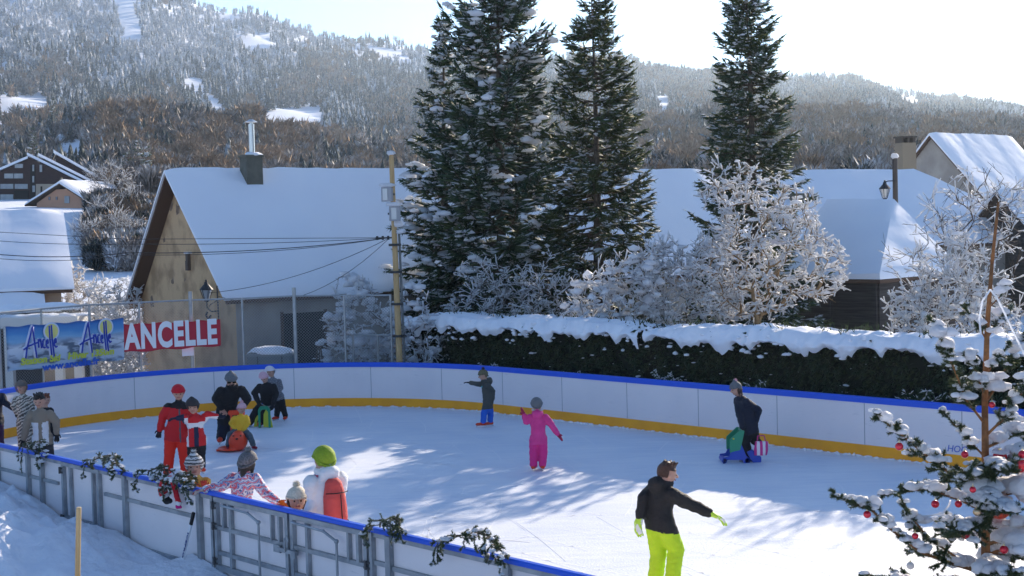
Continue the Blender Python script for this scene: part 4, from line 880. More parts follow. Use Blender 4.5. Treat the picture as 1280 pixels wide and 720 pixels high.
# ------------------------------------------------------------------ hedge
def hedge(t0, t1, nf, wd, label, seed):
    rng = np.random.default_rng(seed); c = rk((t0 + t1) / 2, nf + wd / 2); root = thing('hedge', label, 'hedge', c); L = abs(t1 - t0)
    def P(t, n, z): return np.outer(t, np.array(RD[:])) + np.outer(n, np.array(RN[:])) + np.stack([np.zeros_like(z), np.zeros_like(z), z], 1) - np.array(c[:])
    def topz(t): return 1.98 + .06 * np.sin(t * 1.7 + seed) + .05 * np.sin(t * 4.1)
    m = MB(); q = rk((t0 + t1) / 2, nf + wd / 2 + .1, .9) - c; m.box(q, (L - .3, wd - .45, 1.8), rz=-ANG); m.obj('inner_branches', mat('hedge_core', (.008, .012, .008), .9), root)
    N = int(L * 1500); t = rng.uniform(t0, t1, N); z = rng.uniform(0, 1, N) ** .9; tz = topz(t); z = z * tz
    bulge = .10 * np.sin(t * 2.9) * np.cos(z * 3.1 + t) + .07 * np.sin(t * 7.1 + z * 5) + .05 * np.sin(t * 15 + z * 11)
    n = nf + .12 - bulge + np.abs(rng.normal(0, .12, N)) + .12 * (z / 2) ** 2
    top = rng.uniform(size=N) < .18; n = np.where(top, rng.uniform(nf, nf + wd, N), n); z = np.where(top, tz + rng.normal(0, .05, N), z)
    pos = P(t, n, z); out = -np.array(RN[:]); d = out * .8 + np.array([0, 0, -.35]) + rng.normal(0, .6, (N, 3))
    g = NG(); mi = rng.integers(0, 2, N); V, F = blades(pos, d, rng.uniform(.07, .15, N), rng.uniform(.03, .06, N), rng); g.add(V, F, mi)
    ks = rng.uniform(size=N) < .12; V, F = spindles(pos[ks], pos[ks] + d[ks] / np.linalg.norm(d[ks], axis=1, keepdims=True) * .2, .04, 3); g.add(V, F, 0)
    kk = int(L * 90); tk_ = rng.uniform(t0, t1, kk); cl = np.sin(tk_ * 3.1 + seed) + np.sin(tk_ * 7.7) > .5; tk_ = tk_[cl]; nk_ = rng.uniform(nf - .05, nf + wd, len(tk_)); V, F = blades(P(tk_, nk_, 2.12 + rng.uniform(0, .12, len(tk_))), rng.normal(0, .5, (len(tk_), 3)) + [0, 0, .9], rng.uniform(.08, .2, len(tk_)), .03, rng); g.add(V, F, 1)
    k = int(L * 7); tt = rng.uniform(t0, t1, k); zz = rng.uniform(.3, 1.9, k); s = .012 + .06 * rng.uniform(size=k) ** 3; g.add(*blobs(P(tt, nf + .04 - .10 * np.sin(tt * 2.9) * np.cos(zz * 3.1 + tt), zz), np.stack([s * 1.6, s, s * .6], 1), rng, 1), 2)
    g.obj('foliage', [mat('hedge_leaf', (.020, .038, .018), .55), mat('hedge_leaf_light', (.050, .068, .028), .55, trans=.3), SNOWT], root)
    # snow cap: lumpy closed strip with tongues hanging down the front
    nt = int(L / .07); nq = 26; T = np.linspace(t0, t1, nt); rows = []
    for i, tv in enumerate(T):
        tongue = .10 + .09 * math.sin(tv * 2.3 + seed) + .15 * abs(fbm(tv * .9, 3.3, seed, 3)) * 1.6 + .10 * math.sin(tv * 6.1 + 1.2 * math.sin(tv * 2)) + .10 * fbm(tv * 5, 1, seed, 2)
        tongue = max(.06, tongue); hgt = .23 + .08 * fbm(tv * .8, 7, seed, 3) + .05 * fbm(tv * 3, 2, seed, 3) + .06 * fbm(tv * .35, 1, seed)
        e = min(tv - t0, t1 - tv); hgt *= min(1, .35 + e * .8)
        prof = []
        for j in range(nq):
            a = j / (nq - 1)
            if a < .38: b = a / .38; prof.append((nf - .10 + .02 * math.sin(b * 3), 2.0 - tongue * (1 - b) - .02)); prof[-1] = (nf - .06 - .09 * math.sin(b * 2.4), prof[-1][1])
            else: b = (a - .38) / .62; prof.append((nf - .12 + (wd + .2) * b, 1.98 + hgt * math.sin(min(1, b * 1.15 + .13) * math.pi) ** .45 if b < .86 else 1.98 + hgt * (1 - (b - .86) / .14) * .8))
        for n_, z_ in prof:
            k_ = .05 * fbm(tv * 2.2, n_ * 2.2, z_ * 2.2) + .035 * fbm(tv * 6, n_ * 6, z_ * 6) + .012 * fbm(tv * 17, n_ * 17, z_ * 17); rows.append(P(np.array([tv]), np.array([n_ - k_]), np.array([z_ + k_]))[0])
    idx = np.arange(nt * nq).reshape(nt, nq); F = np.stack([idx[:-1, :-1], idx[1:, :-1], idx[1:, 1:], idx[:-1, 1:]], 2).reshape(-1, 4)
    SC2, SS2 = [], []
    for k in range(int(L * 12)):
        tv = rng.uniform(t0, t1); zz = 2.0 - rng.uniform(0, 1) ** 2 * .55 + .1; z_ = rng.uniform(.02, .075); SC2.append(P(np.array([tv]), np.array([nf - .06 + rng.uniform(-.02, .06)]), np.array([zz]))[0]); SS2.append((z_ * 1.3, z_, z_ * .8))
    base_i = len(rows); Vs, Fs = blobs(SC2, SS2, rng, 1, .2, .6); g = NG(); q4 = F; g.add(np.array(rows), np.concatenate([q4[:, [0, 1, 2]], q4[:, [0, 2, 3]]])); g.add(Vs, Fs); g.obj('snow_cap', SNOW, root, True)
    return root
tl, tr_, tg0, tg1 = t_at(512, N2 + 1.2, 2.1), 4.0, t_at(802, N2 + 1.2, 2.1), t_at(822, N2 + 1.2, 2.1)
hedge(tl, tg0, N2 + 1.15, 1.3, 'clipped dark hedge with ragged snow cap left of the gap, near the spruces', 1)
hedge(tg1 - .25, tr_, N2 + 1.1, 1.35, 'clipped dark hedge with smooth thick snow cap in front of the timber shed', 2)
# evergreen sprigs poking out over the far boards
def sprig(name, label, cat, base, n, L, seed, mats, spread=1.0, snow=.3):
    rng = np.random.default_rng(seed); root = thing(name, label, cat, base); g = NG(); P0 = []; P1 = []; SP = []; SQ = []
    for k in range(n):
        a = rng.uniform(0, 6.28); d = np.array(RD[:]) * math.cos(a) * spread + np.array(RN[:]) * (.3 * math.sin(a) + .1) + np.array([0, 0, rng.uniform(.4, 1.1)]); d /= np.linalg.norm(d); p = np.zeros(3); l = L * rng.uniform(.6, 1.1)
        for i in range(6):
            d = d + np.array([0, 0, -.22]) ; d /= np.linalg.norm(d); q = p + d * l / 6; P0.append(p); P1.append(q)
            for _ in range(5):
                e = d * .5 + rng.normal(0, .5, 3) + (0, 0, -.2); e /= np.linalg.norm(e); P0.append(q); P1.append(q + e * l * .22)
                if rng.uniform() < snow: SP.append(q + (0, 0, .02)); SQ.append(q + e * l * .2 + (0, 0, .02))
            p = q
    g.add(*spindles(P0, P1, .014 + L * .012, 3), rng.integers(0, 2, len(P0)).repeat(6)); g.obj('leaves', mats, root)
    if SP: g = NG(); g.add(*spindles(SP, SQ, .018, 4)); g.obj('snow_on_branches', SNOWT, root, True)
    return root
for k, (px, py, L, n, lb, sp, sn) in enumerate(((705, 470, .6, 12, 'drooping frosted shrub poking above the far boards right of the grey jacket skater', 1.1, .4), (822, 478, .45, 7, 'thin frosty sprig standing above the far boards at the hedge gap', .4, .8), (940, 486, .6, 12, 'green drooping shrub above the boards behind the bobble hat skater', 1.1, .25), (1150, 495, .85, 14, 'large frosted drooping shrub above the far boards by the decorated fir', 1.1, .5), (600, 455, .35, 7, 'tiny frosted sprig above the far boards over the grey jacket skater', .4, .7))):
    t = t_at(px, N2 + .55, .9); sprig('drooping_shrub', lb, 'shrub', rk(t, N2 + .75, .80), n, L, 90 + k, [GREEN, GREENY], sp, sn)
# ================================================================== FENCE, POLE, BANNERS, YARD THINGS
# fence line: outside the far boards round the left corner
FO = 0.85
def fence_pt(px):
    """point on the fence line seen at picture column px (walks the offset outline)"""
    pts = [p for p, s in outline(FO, .12) if p.y > 15 and p.dot(RN) > (N1 + N2) / 2 - 4]
    best = None
    for p, q in zip(pts[:-1], pts[1:]):
        a, b = proj(p)[0] - px, proj(q)[0] - px
        if a * b <= 0: return p.lerp(q, abs(a) / (abs(a) + abs(b) + 1e-9))
    return best
GALV = mat('galvanised_fence', (.42, .43, .43), .5, (.34, .35, .35), 6, metal=.5)
WIRE = mat('chain_link_wire', (.36, .37, .37), .5, metal=.4)
fcols = [(4, 391, .035), (57, 386, .025), (117, 381, .035), (179, 378, .03), (243, 375, .05), (307, 373, .03), (372, 370, .05), (434, 369, .03), (492, 369, .03)]
fp = [(fence_pt(c), c, y, r) for c, y, r in fcols]
left_ext = fp[0][0] + (fp[0][0] - fp[1][0]).normalized() * 2.2
pts = [(left_ext, -60, 398, .035)] + fp
fence = thing('chain_link_fence', 'tall galvanised chain link fence behind the far left boards', 'fence', fp[4][0])
tops = []
for p, c, y, r in pts:
    u, v = ray(c, y); z = CAM_H + v * p.y; tops.append(z); ext = .22 if r > .04 else .02
    MB().cone((p.x, p.y, -.1), (p.x, p.y, z + ext), r, r, 10).obj('post', GALV, fence)
wv0, wv1 = [], []
for k in range(len(pts) - 1):
    a, b = pts[k][0], pts[k + 1][0]; za, zb2 = tops[k], tops[k + 1]
    MB().cone((a.x, a.y, za), (b.x, b.y, zb2), .022, .022, 8).obj('rail', GALV, fence)
    L = (b - a).length; d = (b - a) / L; H2 = min(za, zb2); pit_ = .075
    for sg in (1, -1):
        s = -H2
        while s < L:
            s0, z0, s1, z1 = s, 0.05, s + H2, H2 + .02
            if s0 < 0: z0 += -s0 ; s0 = 0
            if s1 > L: z1 -= (s1 - L); s1 = L
            if z1 > z0:
                f0, f1 = (s0, s1) if sg > 0 else (L - s0, L - s1)
                wv0.append((a + d * f0 + Vector((0, 0, z0)))[:]); wv1.append((a + d * f1 + Vector((0, 0, z1)))[:])
            s += pit_
g = NG(); g.add(*tubes(wv0, wv1, .0042, .0042, 3)); g.obj('wire_mesh', WIRE, fence); local(fence)

# low fence and rail beside the pole
lf0, lf1, lf2 = U(441, 418, 37.2), U(472, 419, 37.0), U(497, 419, 36.8)
low = thing('low_rail_fence', 'low white metal rail fence next to the wooden pole', 'fence', (lf1.x, lf1.y, 0))
for q in (lf0, lf1, lf2): MB().cone((q.x, q.y, -.1), (q.x, q.y, q.z), .03, .03, 8).obj('post', GALV, low)
MB().cone(lf0, lf1 + Vector((0, 0, .0)), .025, .025, 8).cone(lf1, lf2, .025, .025, 8).obj('rail', GALV, low); local(low)

# wooden pole with two floodlights
Yp = 36.4; pb = U(499, 452, Yp); pt_ = U(489, 193, Yp)
pole = thing('wooden_pole', 'tall pale wooden pole carrying two floodlights at the fence end', 'pole', (pb.x, pb.y, -.1))
b0 = Vector((pb.x + .02, pb.y, -.1)); MB().cone(b0, pt_, .09, .06, 16).obj('shaft', WOOD, pole)
V_, F_ = blobs([pt_ + Vector((0, 0, .02))], [(.1, .1, .09)], np.random.default_rng(2), 2); g = NG(); g.add(V_, F_); g.obj('snow_cap', SNOWT, pole, True)
pat = lambda py, off=(0, 0, 0): b0.lerp(pt_, (U(494, py, Yp).z + .1) / (pt_.z + .1)) + Vector(off)
MB().cone(pat(452, (.13, 0, 0)), pat(290, (.12, 0, 0)), .03, .03, 8).obj('cable_duct', mat('duct', (.12, .13, .13), .6), pole)
for k, z in enumerate((306, 340, 380, 420)): MB().cone(pat(z) - Vector((0, 0, .03)), pat(z) + Vector((0, 0, .03)), .16, .16, 12).obj('strap', DARKM, pole)
local(pole)
LAMPG = mat('floodlight_glass', (.55, .56, .55), .25, spec=.7)
def flood(px, py, lab, ang, Yo_):
    c = U(px, py, Yo_); t = thing('floodlight', lab, 'floodlight', c, 'floodlights on the wooden pole'); R = Matrix.Rotation(ang, 4, 'Z')
    m = MB(); m.box((0, 0, 0), (.25, .13, .34)); m.box((0, -.07, 0), (.28, .02, .37)); ob = m.obj('housing', GREY_BOX, t); ob.data.transform(R)
    m = MB(); m.box((-.03, -.088, 0), (.13, .012, .29)); ob = m.obj('lens', LAMPG, t); ob.data.transform(R)
    m = MB(); m.box((.0, .13, 0), (.05, .14, .05)).box((0, .1, 0), (.3, .03, .05)); ob = m.obj('bracket', DARKM, t); ob.data.transform(R)
    g = NG(); g.add(*blobs([(0, 0, .22)], [(.2, .12, .08)], np.random.default_rng(3), 2)); g.obj('snow_cap', SNOWT, t, True)
flood(484.5, 243, 'upper floodlight facing left on the wooden pole', -.35, Yp - .1); flood(493, 267, 'lower grey floodlight mounted below the other on the wooden pole', .25, Yp - .25)
g = NG(); g.add(*blobs([U(498, 281, Yp - .1), U(501, 290, Yp - .1)], [(.09, .1, .14), (.12, .1, .08)], np.random.default_rng(8), 2)); o = g.obj('snow_clump', SNOWT, None, True); tag(o, 'snow clump caught on the wooden pole under the floodlights', 'snow clump')
# overhead wires
def wire(name, lab, pts, sag, r=.0075):
    P = []
    for a, b in zip(pts[:-1], pts[1:]):
        for i in range(15):
            f = i / 14; q = a.lerp(b, f); q.z -= sag * 4 * f * (1 - f); P.append(q)
    g = NG(); g.add(*tubes([p[:] for p in P[:-1]], [p[:] for p in P[1:]], r, r, 5)); o = g.obj(name, mat('black_cable', (.02, .02, .02), .5)); tag(o, lab, 'cable', 'overhead cables to the wooden pole')
w0 = pat(297, (-.12, 0, 0))
wire('overhead_cable', 'highest thin cable running left from the wooden pole', [w0, U(160, 299, 37), U(-40, 288, 38)], .0)
wire('overhead_cable', 'second cable down crossing the snowy roof to the left edge', [w0, U(160, 305, 36), U(-40, 298, 37)], .06)
wire('overhead_cable', 'thick third cable crossing the farmhouse gable and left roof', [w0, U(160, 316, 35.5), U(-40, 314, 36)], .12, .011)
wire('overhead_cable', 'cable just below the thick one reaching the left edge', [w0, U(160, 318.5, 35), U(-40, 319, 35.5)], .14)
wire('overhead_cable', 'steep cable falling from the pole to the lamp bracket on the farmhouse', [w0, U(262, 366, 39.6)], .25, .008)
wire('overhead_cable', 'lowest slack cable from the pole to the farmhouse eave', [w0, U(272, 370, 40.0)], .75, .007)
m = MB(); wc = w0 + Vector((-.12, 0, 0)); m.cone(wc - Vector((.25, 0, 0)), wc + Vector((.2, 0, 0)), .02, .02, 6)
for k in range(3): m.cone(wc + Vector((-.2 + k * .14, 0, -.05)), wc + Vector((-.2 + k * .14, 0, .05)), .03, .03, 8)
tag(m.obj('cable_insulator', DARKM), 'black insulator bracket where the cables meet the wooden pole', 'insulator')

# wall lantern on the farmhouse corner
lc = U(258, 362, 39.7); lan = thing('wall_lantern', 'black street lantern on a scrolled bracket at the farmhouse corner', 'lantern', lc)
def lantern(c, par, s=1.0, snow=True):
    m = MB(); n = 6
    for i in range(n):
        a, b = i * math.pi / 3, (i + 1) * math.pi / 3
        p0 = c + Vector((math.cos(a) * .17, math.sin(a) * .17, 0)) * s; p1 = c + Vector((math.cos(a) * .08, math.sin(a) * .08, -.30)) * s; q0 = c + Vector((math.cos(b) * .17, math.sin(b) * .17, 0)) * s
        m.cone(p0, p1, .01 * s, .01 * s, 5); m.cone(p0, q0, .012 * s, .012 * s, 5)
    m.cone(c + Vector((0, 0, -.30)) * s, c + Vector((0, 0, -.34)) * s, .09 * s, .05 * s, 8); m.obj('cage', DARKM, par)
    m = MB(); m.cone(c, c + Vector((0, 0, .14)) * s, .2 * s, .08 * s, 12).cone(c + Vector((0, 0, .14)) * s, c + Vector((0, 0, .22)) * s, .07 * s, .05 * s, 8).sph(c + Vector((0, 0, .25)) * s, .035 * s); m.obj('hood', DARKM, par)
    m = MB(); m.cone(c + Vector((0, 0, -.28)) * s, c + Vector((0, 0, -.01)) * s, .07 * s, .15 * s, 6); m.obj('glass', mat('lantern_glass', (.35, .38, .40), .1, spec=.8), par)
lantern(lc, lan)
m = MB(); m.tube([lc + Vector((0, 0, -.34)), lc + Vector((0, 0, -.5)), lc + Vector((.12, 0, -.62)), lc + Vector((.3, 0, -.6))], .018).tube([lc + Vector((.3, 0, .1)), lc + Vector((.32, 0, -1.6))], .02).tube([lc + Vector((.05, 0, -.5)), lc + Vector((.1, 0, -.42)), lc + Vector((.3, .0, -.3))], .012); m.obj('bracket', DARKM, lan)
m = MB(); m.tube([lc + Vector((.0, 0, -.62)), lc + Vector((-.04, 0, -.72)), lc + Vector((.04, 0, -.82)), lc + Vector((.1, 0, -.72))], .03).obj('cable_coil', DARKM, lan); local(lan)
# lantern on a pole in front of the barn
lp = U(1119.5, 252, 47.6); lpt = U(1118.5, 196, 47.6)
sl_ = thing('lamp_pole', 'dark wooden pole with a hanging lantern in front of the right barn roof', 'street lamp', (lp.x, lp.y, 0))
MB().cone((lp.x, lp.y, 0), lpt, .10, .085, 10).obj('pole', mat('dark_pole', (.07, .06, .055), .8), sl_)
g = NG(); g.add(*blobs([lpt], [(.12, .12, .14)], np.random.default_rng(2), 2)); g.obj('snow_cap', SNOWT, sl_, True)
lq = U(1106, 236, 47.5); lantern(lq, sl_, 1.02)
m = MB(); a_ = U(1119, 226, 47.5); m.tube([a_, Vector((lq.x + .1, lq.y, a_.z)), Vector((lq.x, lq.y, a_.z - .05)), lq + Vector((0, 0, .25))], .018); m.obj('arm', DARKM, sl_); local(sl_)

# banners tied to the fence
def fence_frame(pa, pb, out=.05):
    """frame on the chord of the fence between columns pa and pb, in front of the wires"""
    a, b = fence_pt(pa), fence_pt(pb); x = (b - a).normalized(); n = Vector((x.y, -x.x, 0));
    if n.y > 0: n = -n
    return a + n * out, b + n * out, x, n
def zat(p, px, py): u, v = ray(px, py); return CAM_H + v * p.y
# the banners follow the slightly curved fence: use the stretch's own chord, held clear of the wires
a, b, x, n = fence_frame(6, 152, .22); La = (b - a).length
zt0, zt1, zb0, zb1 = zat(a, 6, 408), zat(b, 152, 397), zat(a, 6, 465), zat(b, 152, 449)
ban = thing('tourism_banner', 'blue mountain panorama banner with two resort logos on the fence', 'banner', (a + b) / 2)
def bsheet(a, b, n, zt0, zt1, zb0, zb1, m, par, name, wav=.02, thick=.006, off=0.0):
    nx, nz = 40, 12; V = []; x_ = (b - a)
    for i in range(nx + 1):
        f = i / nx; p = a + x_ * f; t = zt0 + (zt1 - zt0) * f - .03 * math.sin(f * math.pi * 5) ** 2; q = zb0 + (zb1 - zb0) * f + .02 * math.sin(f * math.pi * 6)
        for j in range(nz + 1): e = j / nz; V.append((p + n * (wav * math.sin(f * 14 + e * 3) + off) + Vector((0, 0, t + (q - t) * e)))[:])
    idx = np.arange((nx + 1) * (nz + 1)).reshape(nx + 1, nz + 1); F = np.stack([idx[:-1, :-1], idx[:-1, 1:], idx[1:, 1:], idx[1:, :-1]], 2).reshape(-1, 4); V = np.array(V); N_ = len(V)
    V2 = V - np.array(n[:]) * thick; rim = list(idx[0]) + list(idx[1:, -1]) + list(idx[-1, :-1][::-1]) + list(idx[1:-1, 0][::-1])
    F = np.concatenate([F, F[:, ::-1] + N_, np.array([[p_, q_, q_ + N_, p_ + N_] for p_, q_ in zip(rim, rim[1:] + rim[:1])])])
    return link(bpy.data.objects.new(name, npmesh(name, np.concatenate([V, V2]), F, m, smooth=True)), par)
# printed panorama: sky gradient over snowy hills, a real printed picture on flat cloth
pm = bpy.data.materials.new('printed_panorama'); pm.use_nodes = True; t_ = pm.node_tree; b_ = t_.nodes['Principled BSDF']; b_.inputs['Roughness'].default_value = .6
geo = nd('ShaderNodeNewGeometry'); sp = nd('ShaderNodeSeparateXYZ'); t_.links.new(geo.outputs['Position'], sp.inputs[0])
mr = nd('ShaderNodeMapRange'); mr.inputs[1].default_value = (zb0 + zb1) / 2; mr.inputs[2].default_value = (zt0 + zt1) / 2; t_.links.new(sp.outputs['Z'], mr.inputs[0])
nz_ = nd('ShaderNodeTexNoise', Scale=1.4, Detail=6.0, Roughness=.6); mpp = nd('ShaderNodeMapping'); mpp.inputs['Scale'].default_value = (1, 1, 3.2); t_.links.new(geo.outputs['Position'], mpp.inputs[0]); t_.links.new(mpp.outputs[0], nz_.inputs['Vector'])
cr = nd('ShaderNodeValToRGB'); e = cr.color_ramp.elements; e[0].position = 0; e[0].color = (.38, .48, .60, 1); e[1].position = 1; e[1].color = (.03, .13, .42, 1)
for pos, c in ((.3, (.45, .52, .62)), (.5, (.62, .66, .72)), (.60, (.30, .38, .50)), (.66, (.22, .42, .62)), (.8, (.08, .27, .55))): q = e.new(pos); q.color = (*c, 1)
mxa = nd('ShaderNodeMath'); mxa.operation = 'MULTIPLY_ADD'; mxa.inputs[1].default_value = .22; t_.links.new(nz_.outputs[0], mxa.inputs[0]); sb = nd('ShaderNodeMath'); sb.operation = 'SUBTRACT'; sb.inputs[1].default_value = .11; t_.links.new(mr.outputs[0], sb.inputs[0]); t_.links.new(sb.outputs[0], mxa.inputs[2]); t_.links.new(mxa.outputs[0], cr.inputs[0])
mk = nd('ShaderNodeValToRGB'); mk.color_ramp.elements[0].position = .50; mk.color_ramp.elements[1].position = .62; mk.color_ramp.elements[0].color = (0, 0, 0, 1); mk.color_ramp.elements[1].color = (1, 1, 1, 1)
nz2 = nd('ShaderNodeTexNoise', Scale=2.3, Detail=5.0); t_.links.new(mpp.outputs[0], nz2.inputs['Vector']); t_.links.new(nz2.outputs[0], mk.inputs[0])
lo_ = nd('ShaderNodeMapRange'); lo_.inputs[1].default_value = .66; lo_.inputs[2].default_value = .5; t_.links.new(mr.outputs[0], lo_.inputs[0]); ml = nd('ShaderNodeMath'); ml.operation = 'MULTIPLY'; t_.links.new(mk.outputs[0], ml.inputs[0]); t_.links.new(lo_.outputs[0], ml.inputs[1])
mx = nd('ShaderNodeMix'); mx.data_type = 'RGBA'; t_.links.new(ml.outputs[0], mx.inputs[0]); t_.links.new(cr.outputs[0], mx.inputs[6]); mx.inputs[7].default_value = (.10, .13, .18, 1); t_.links.new(mx.outputs[2], b_.inputs['Base Color'])
sheet = bsheet(a, b, n, zt0, zt1, zb0, zb1, pm, ban, 'cloth', .012)
def bmat(f, z, off, tilt=0.0):
    p = a + (b - a) * f + n * off; M = Matrix((x, Vector((0, 0, 1)), n)).transposed().to_4x4(); M.translation = Vector((p.x, p.y, z)); return M @ Matrix.Rotation(tilt, 4, 'Z')
INK = mat('logo_blue', (.03, .06, .38), .6); HALO = mat('logo_halo', (.62, .66, .80), .6); SUNY = mat('logo_yellow', (.75, .68, .22), .6); LIME = mat('slogan_yellow', (.55, .60, .08), .6); WEB = mat('web_blue', (.02, .10, .50), .6)
Hb = zt0 - zb0; sl_z = (zt1 - zt0) / La; tl_ = math.atan(sl_z * 1.0 + (zb1 - zb0) / La * 0)
def strokes(pts_list, r, m, name, f0, z0, off, s=(1, 1)):
    g = NG(); M = bmat(f0, z0, off, tl_)
    for pts in pts_list:
        P = [M @ Vector((px * s[0], py * s[1], 0)) for px, py in pts]; g.add(*tubes([p[:] for p in P[:-1]], [p[:] for p in P[1:]], r, r, 6, True))
    o = g.obj(name, m, ban); return o
# hand-drawn logo: tall A with a cross-stroke, small letters, two tall strokes before a yellow sun
LOGO = [[(-.62, -.34), (-.56, -.1), (-.33, .42), (-.28, .46)], [(-.31, .45), (-.26, .1), (-.18, -.36)], [(-.70, -.12), (-.5, -.04), (-.22, .02), (-.08, .04)],
        [(-.10, .12), (-.09, -.10)], [(-.09, .06), (-.03, .12), (.0, .05), (.02, -.12)], [(.15, .10), (.08, .08), (.07, -.08), (.14, -.12), (.17, -.1)], [(.21, -.02), (.29, .0), (.28, .09), (.22, .06), (.21, -.06), (.26, -.13), (.31, -.11)],
        [(.36, .44), (.37, .1), (.42, -.32)], [(.45, .46), (.46, .1), (.52, -.36)], [(.53, -.02), (.62, 0), (.61, .10), (.55, .07), (.54, -.06), (.6, -.13), (.66, -.1)]]
for f in (.27, .74):
    zc_ = zt0 + (zt1 - zt0) * f - Hb * .44
    M = bmat(f, zc_, .030, tl_)
    MB().cone(M @ Vector((.30, .27, -.006)), M @ Vector((.30, .27, .006)), .215, .215, 28).obj('sun_halo', HALO, ban)
    MB().cone(M @ Vector((.30, .27, .004)), M @ Vector((.30, .27, .012)), .175, .175, 28).obj('sun_disc', SUNY, ban)
    strokes(LOGO, .050, HALO, 'logo_halo', f, zc_, .002, (.66, .92)); strokes(LOGO, .021, INK, 'logo', f, zc_, .045, (.66, .92))
zs = zt0 + (zt1 - zt0) * .5 - Hb * .79
text_mesh('slogan', 'Station Ski   Hiver 1350m', .22, LIME, ban, bmat(.50, zs, .032, tl_ + .02), xs=1.12, offset=.01, shear=.15)
text_mesh('web_address', 'www.ancelle.fr', .23, WEB, ban, bmat(.52, zs - .19, .032, tl_ + .02), xs=1.12, offset=.01)
local(ban)
a, b, x, n = fence_frame(153, 277, .16); La = (b - a).length
zt0, zt1, zb0, zb1 = zat(a, 153, 405), zat(b, 277, 399), zat(a, 153, 441), zat(b, 277, 432)
sg = thing('town_banner', 'red banner with huge white capital letters on the fence', 'banner', (a + b) / 2)
bsheet(a, b, n, zt0, zt1, zb0, zb1, mat('red_banner', (.50, .03, .05), .6), sg, 'cloth', .008)
tl_ = math.atan((zt1 + zb1 - zt0 - zb0) / 2 / La)
M = bmat(.5, (zt0 + zt1 + zb0 + zb1) / 4, .018, tl_)
text_mesh('lettering', 'ANCELLE', .86, mat('white_print', (.80, .80, .82), .6), sg, M, xs=.60, offset=.036, spacing=1.12)
g = NG(); 
for f_, zz in ((0, 0), (1, 0)): pass
local(sg)
p_ = fence_pt(236) + n * .12; MB().box((p_.x, p_.y, zat(p_, 236, 438)), (.30, .01, .28), rz=math.atan2(x.y, x.x)).obj('paper_notice', mat('paper_white', (.75, .76, .80), .6))
tag(bpy.data.objects['paper_notice'], 'white paper notice under the red banner', 'notice')

# snow topped grey tank behind the fence
tk = U(340, 452, 38.6); tank = thing('grey_container', 'rounded grey container under a thick snow pad behind the fence', 'container', (tk.x, tk.y, 0))
MB().box((0, 0, .62), (1.22, .9, 1.25)).obj('body', mat('grey_green_plastic', (.20, .23, .24), .5), tank, bevel=.06)
me = tank.children[0]
MB().box((0, 0, 1.18), (1.28, .96, .07)).obj('lid', mat('grey_lid', (.26, .29, .30), .5), tank, bevel=.02)
g = NG(); g.add(*blobs([(0, 0, 1.2)], [(.69, .52, .20)], np.random.default_rng(4), 3, .06, .1)); o = g.obj('snow_cap', SNOW, tank, True)
MB().box((-.3, -.49, .7), (.02, .02, .9)).box((.35, -.49, .7), (.02, .02, .9)).obj('rib', DARKM, tank)
# things behind the panorama banner: two snow topped dark containers on a white stand
def dumpster(px, py, lab, wd, Y):
    c = U(px, py, Y); t = thing('dark_container', lab, 'container', (c.x, c.y, 0), 'snow topped containers behind the panorama banner'); h = c.z
    MB().box((0, 0, h / 2), (wd, .8, h)).box((0, -.42, h * .82), (wd + .06, .05, .08)).obj('body', mat('dark_plastic', (.02, .022, .025), .5), t)
    g = NG(); g.add(*blobs([(0, 0, h - .02)], [(wd * .60, .55, .21)], np.random.default_rng(int(px) + 3), 3, .09, .2)); g.obj('snow_cap', SNOW, t, True)
dumpster(14, 389, 'dark container with snow cap at the left edge above the banner', 1.25, 38.5); dumpster(62, 387, 'wider dark container with snow cap above the panorama banner', 1.45, 38.5)
WP = mat('white_painted_timber', (.62, .62, .60), .6)
st = thing('white_stand', 'white stand with square posts behind the panorama banner', 'stand', (U(50, 430, 36.2).x, 36.2, 0))
q0, q1 = U(-30, 409, 36.2), U(99, 397, 36.2); zm = (q0.z + q1.z) / 2
MB().box(((q0.x + q1.x) / 2, 36.5, zm), (q1.x - q0.x, .9, .26)).obj('counter', WP, st)
g = NG(); 
for k in range(9): g.add(*blobs([(q0.x + (q1.x - q0.x) * (k + .5) / 9, 36.45, zm + .13)], [(.22, .5, .07)], np.random.default_rng(k), 2))
g.obj('snow_cap', SNOW, st, True)
for px in (13, 75, 99): c = U(px, 440, 36.2); MB().box((c.x, 36.15, zm / 2), (.2, .2, zm)).obj('post', WP, st)
MB().box(((q0.x + q1.x) / 2, 36.9, zm / 2 - .1), (q1.x - q0.x, .05, zm - .2)).obj('back_panel', DOORM, st); local(st)
# stool / white post behind fence near door
for k, (px, py, lab) in enumerate(((399, 430, 'snow capped bare stump shrub left of the fence bush'),)):
    c = U(px, py, 38.3); t = thing('small_bare_bush', lab, 'bush', (c.x, 38.3, 0)); m = MB()
    for a_ in (-.12, .0, .1): m.cone((a_ * 1.5, 0, 0), (a_ * .3, 0, c.z), .03, .02, 6)
    m.obj('stems', BARK, t); g = NG(); g.add(*blobs([(0, 0, c.z), (.1, 0, c.z + .06), (.18, 0, c.z - .45)], [(.16, .12, .1), (.1, .1, .09), (.14, .1, .06)], np.random.default_rng(5), 2)); g.obj('snow_cap', SNOWT, t, True)
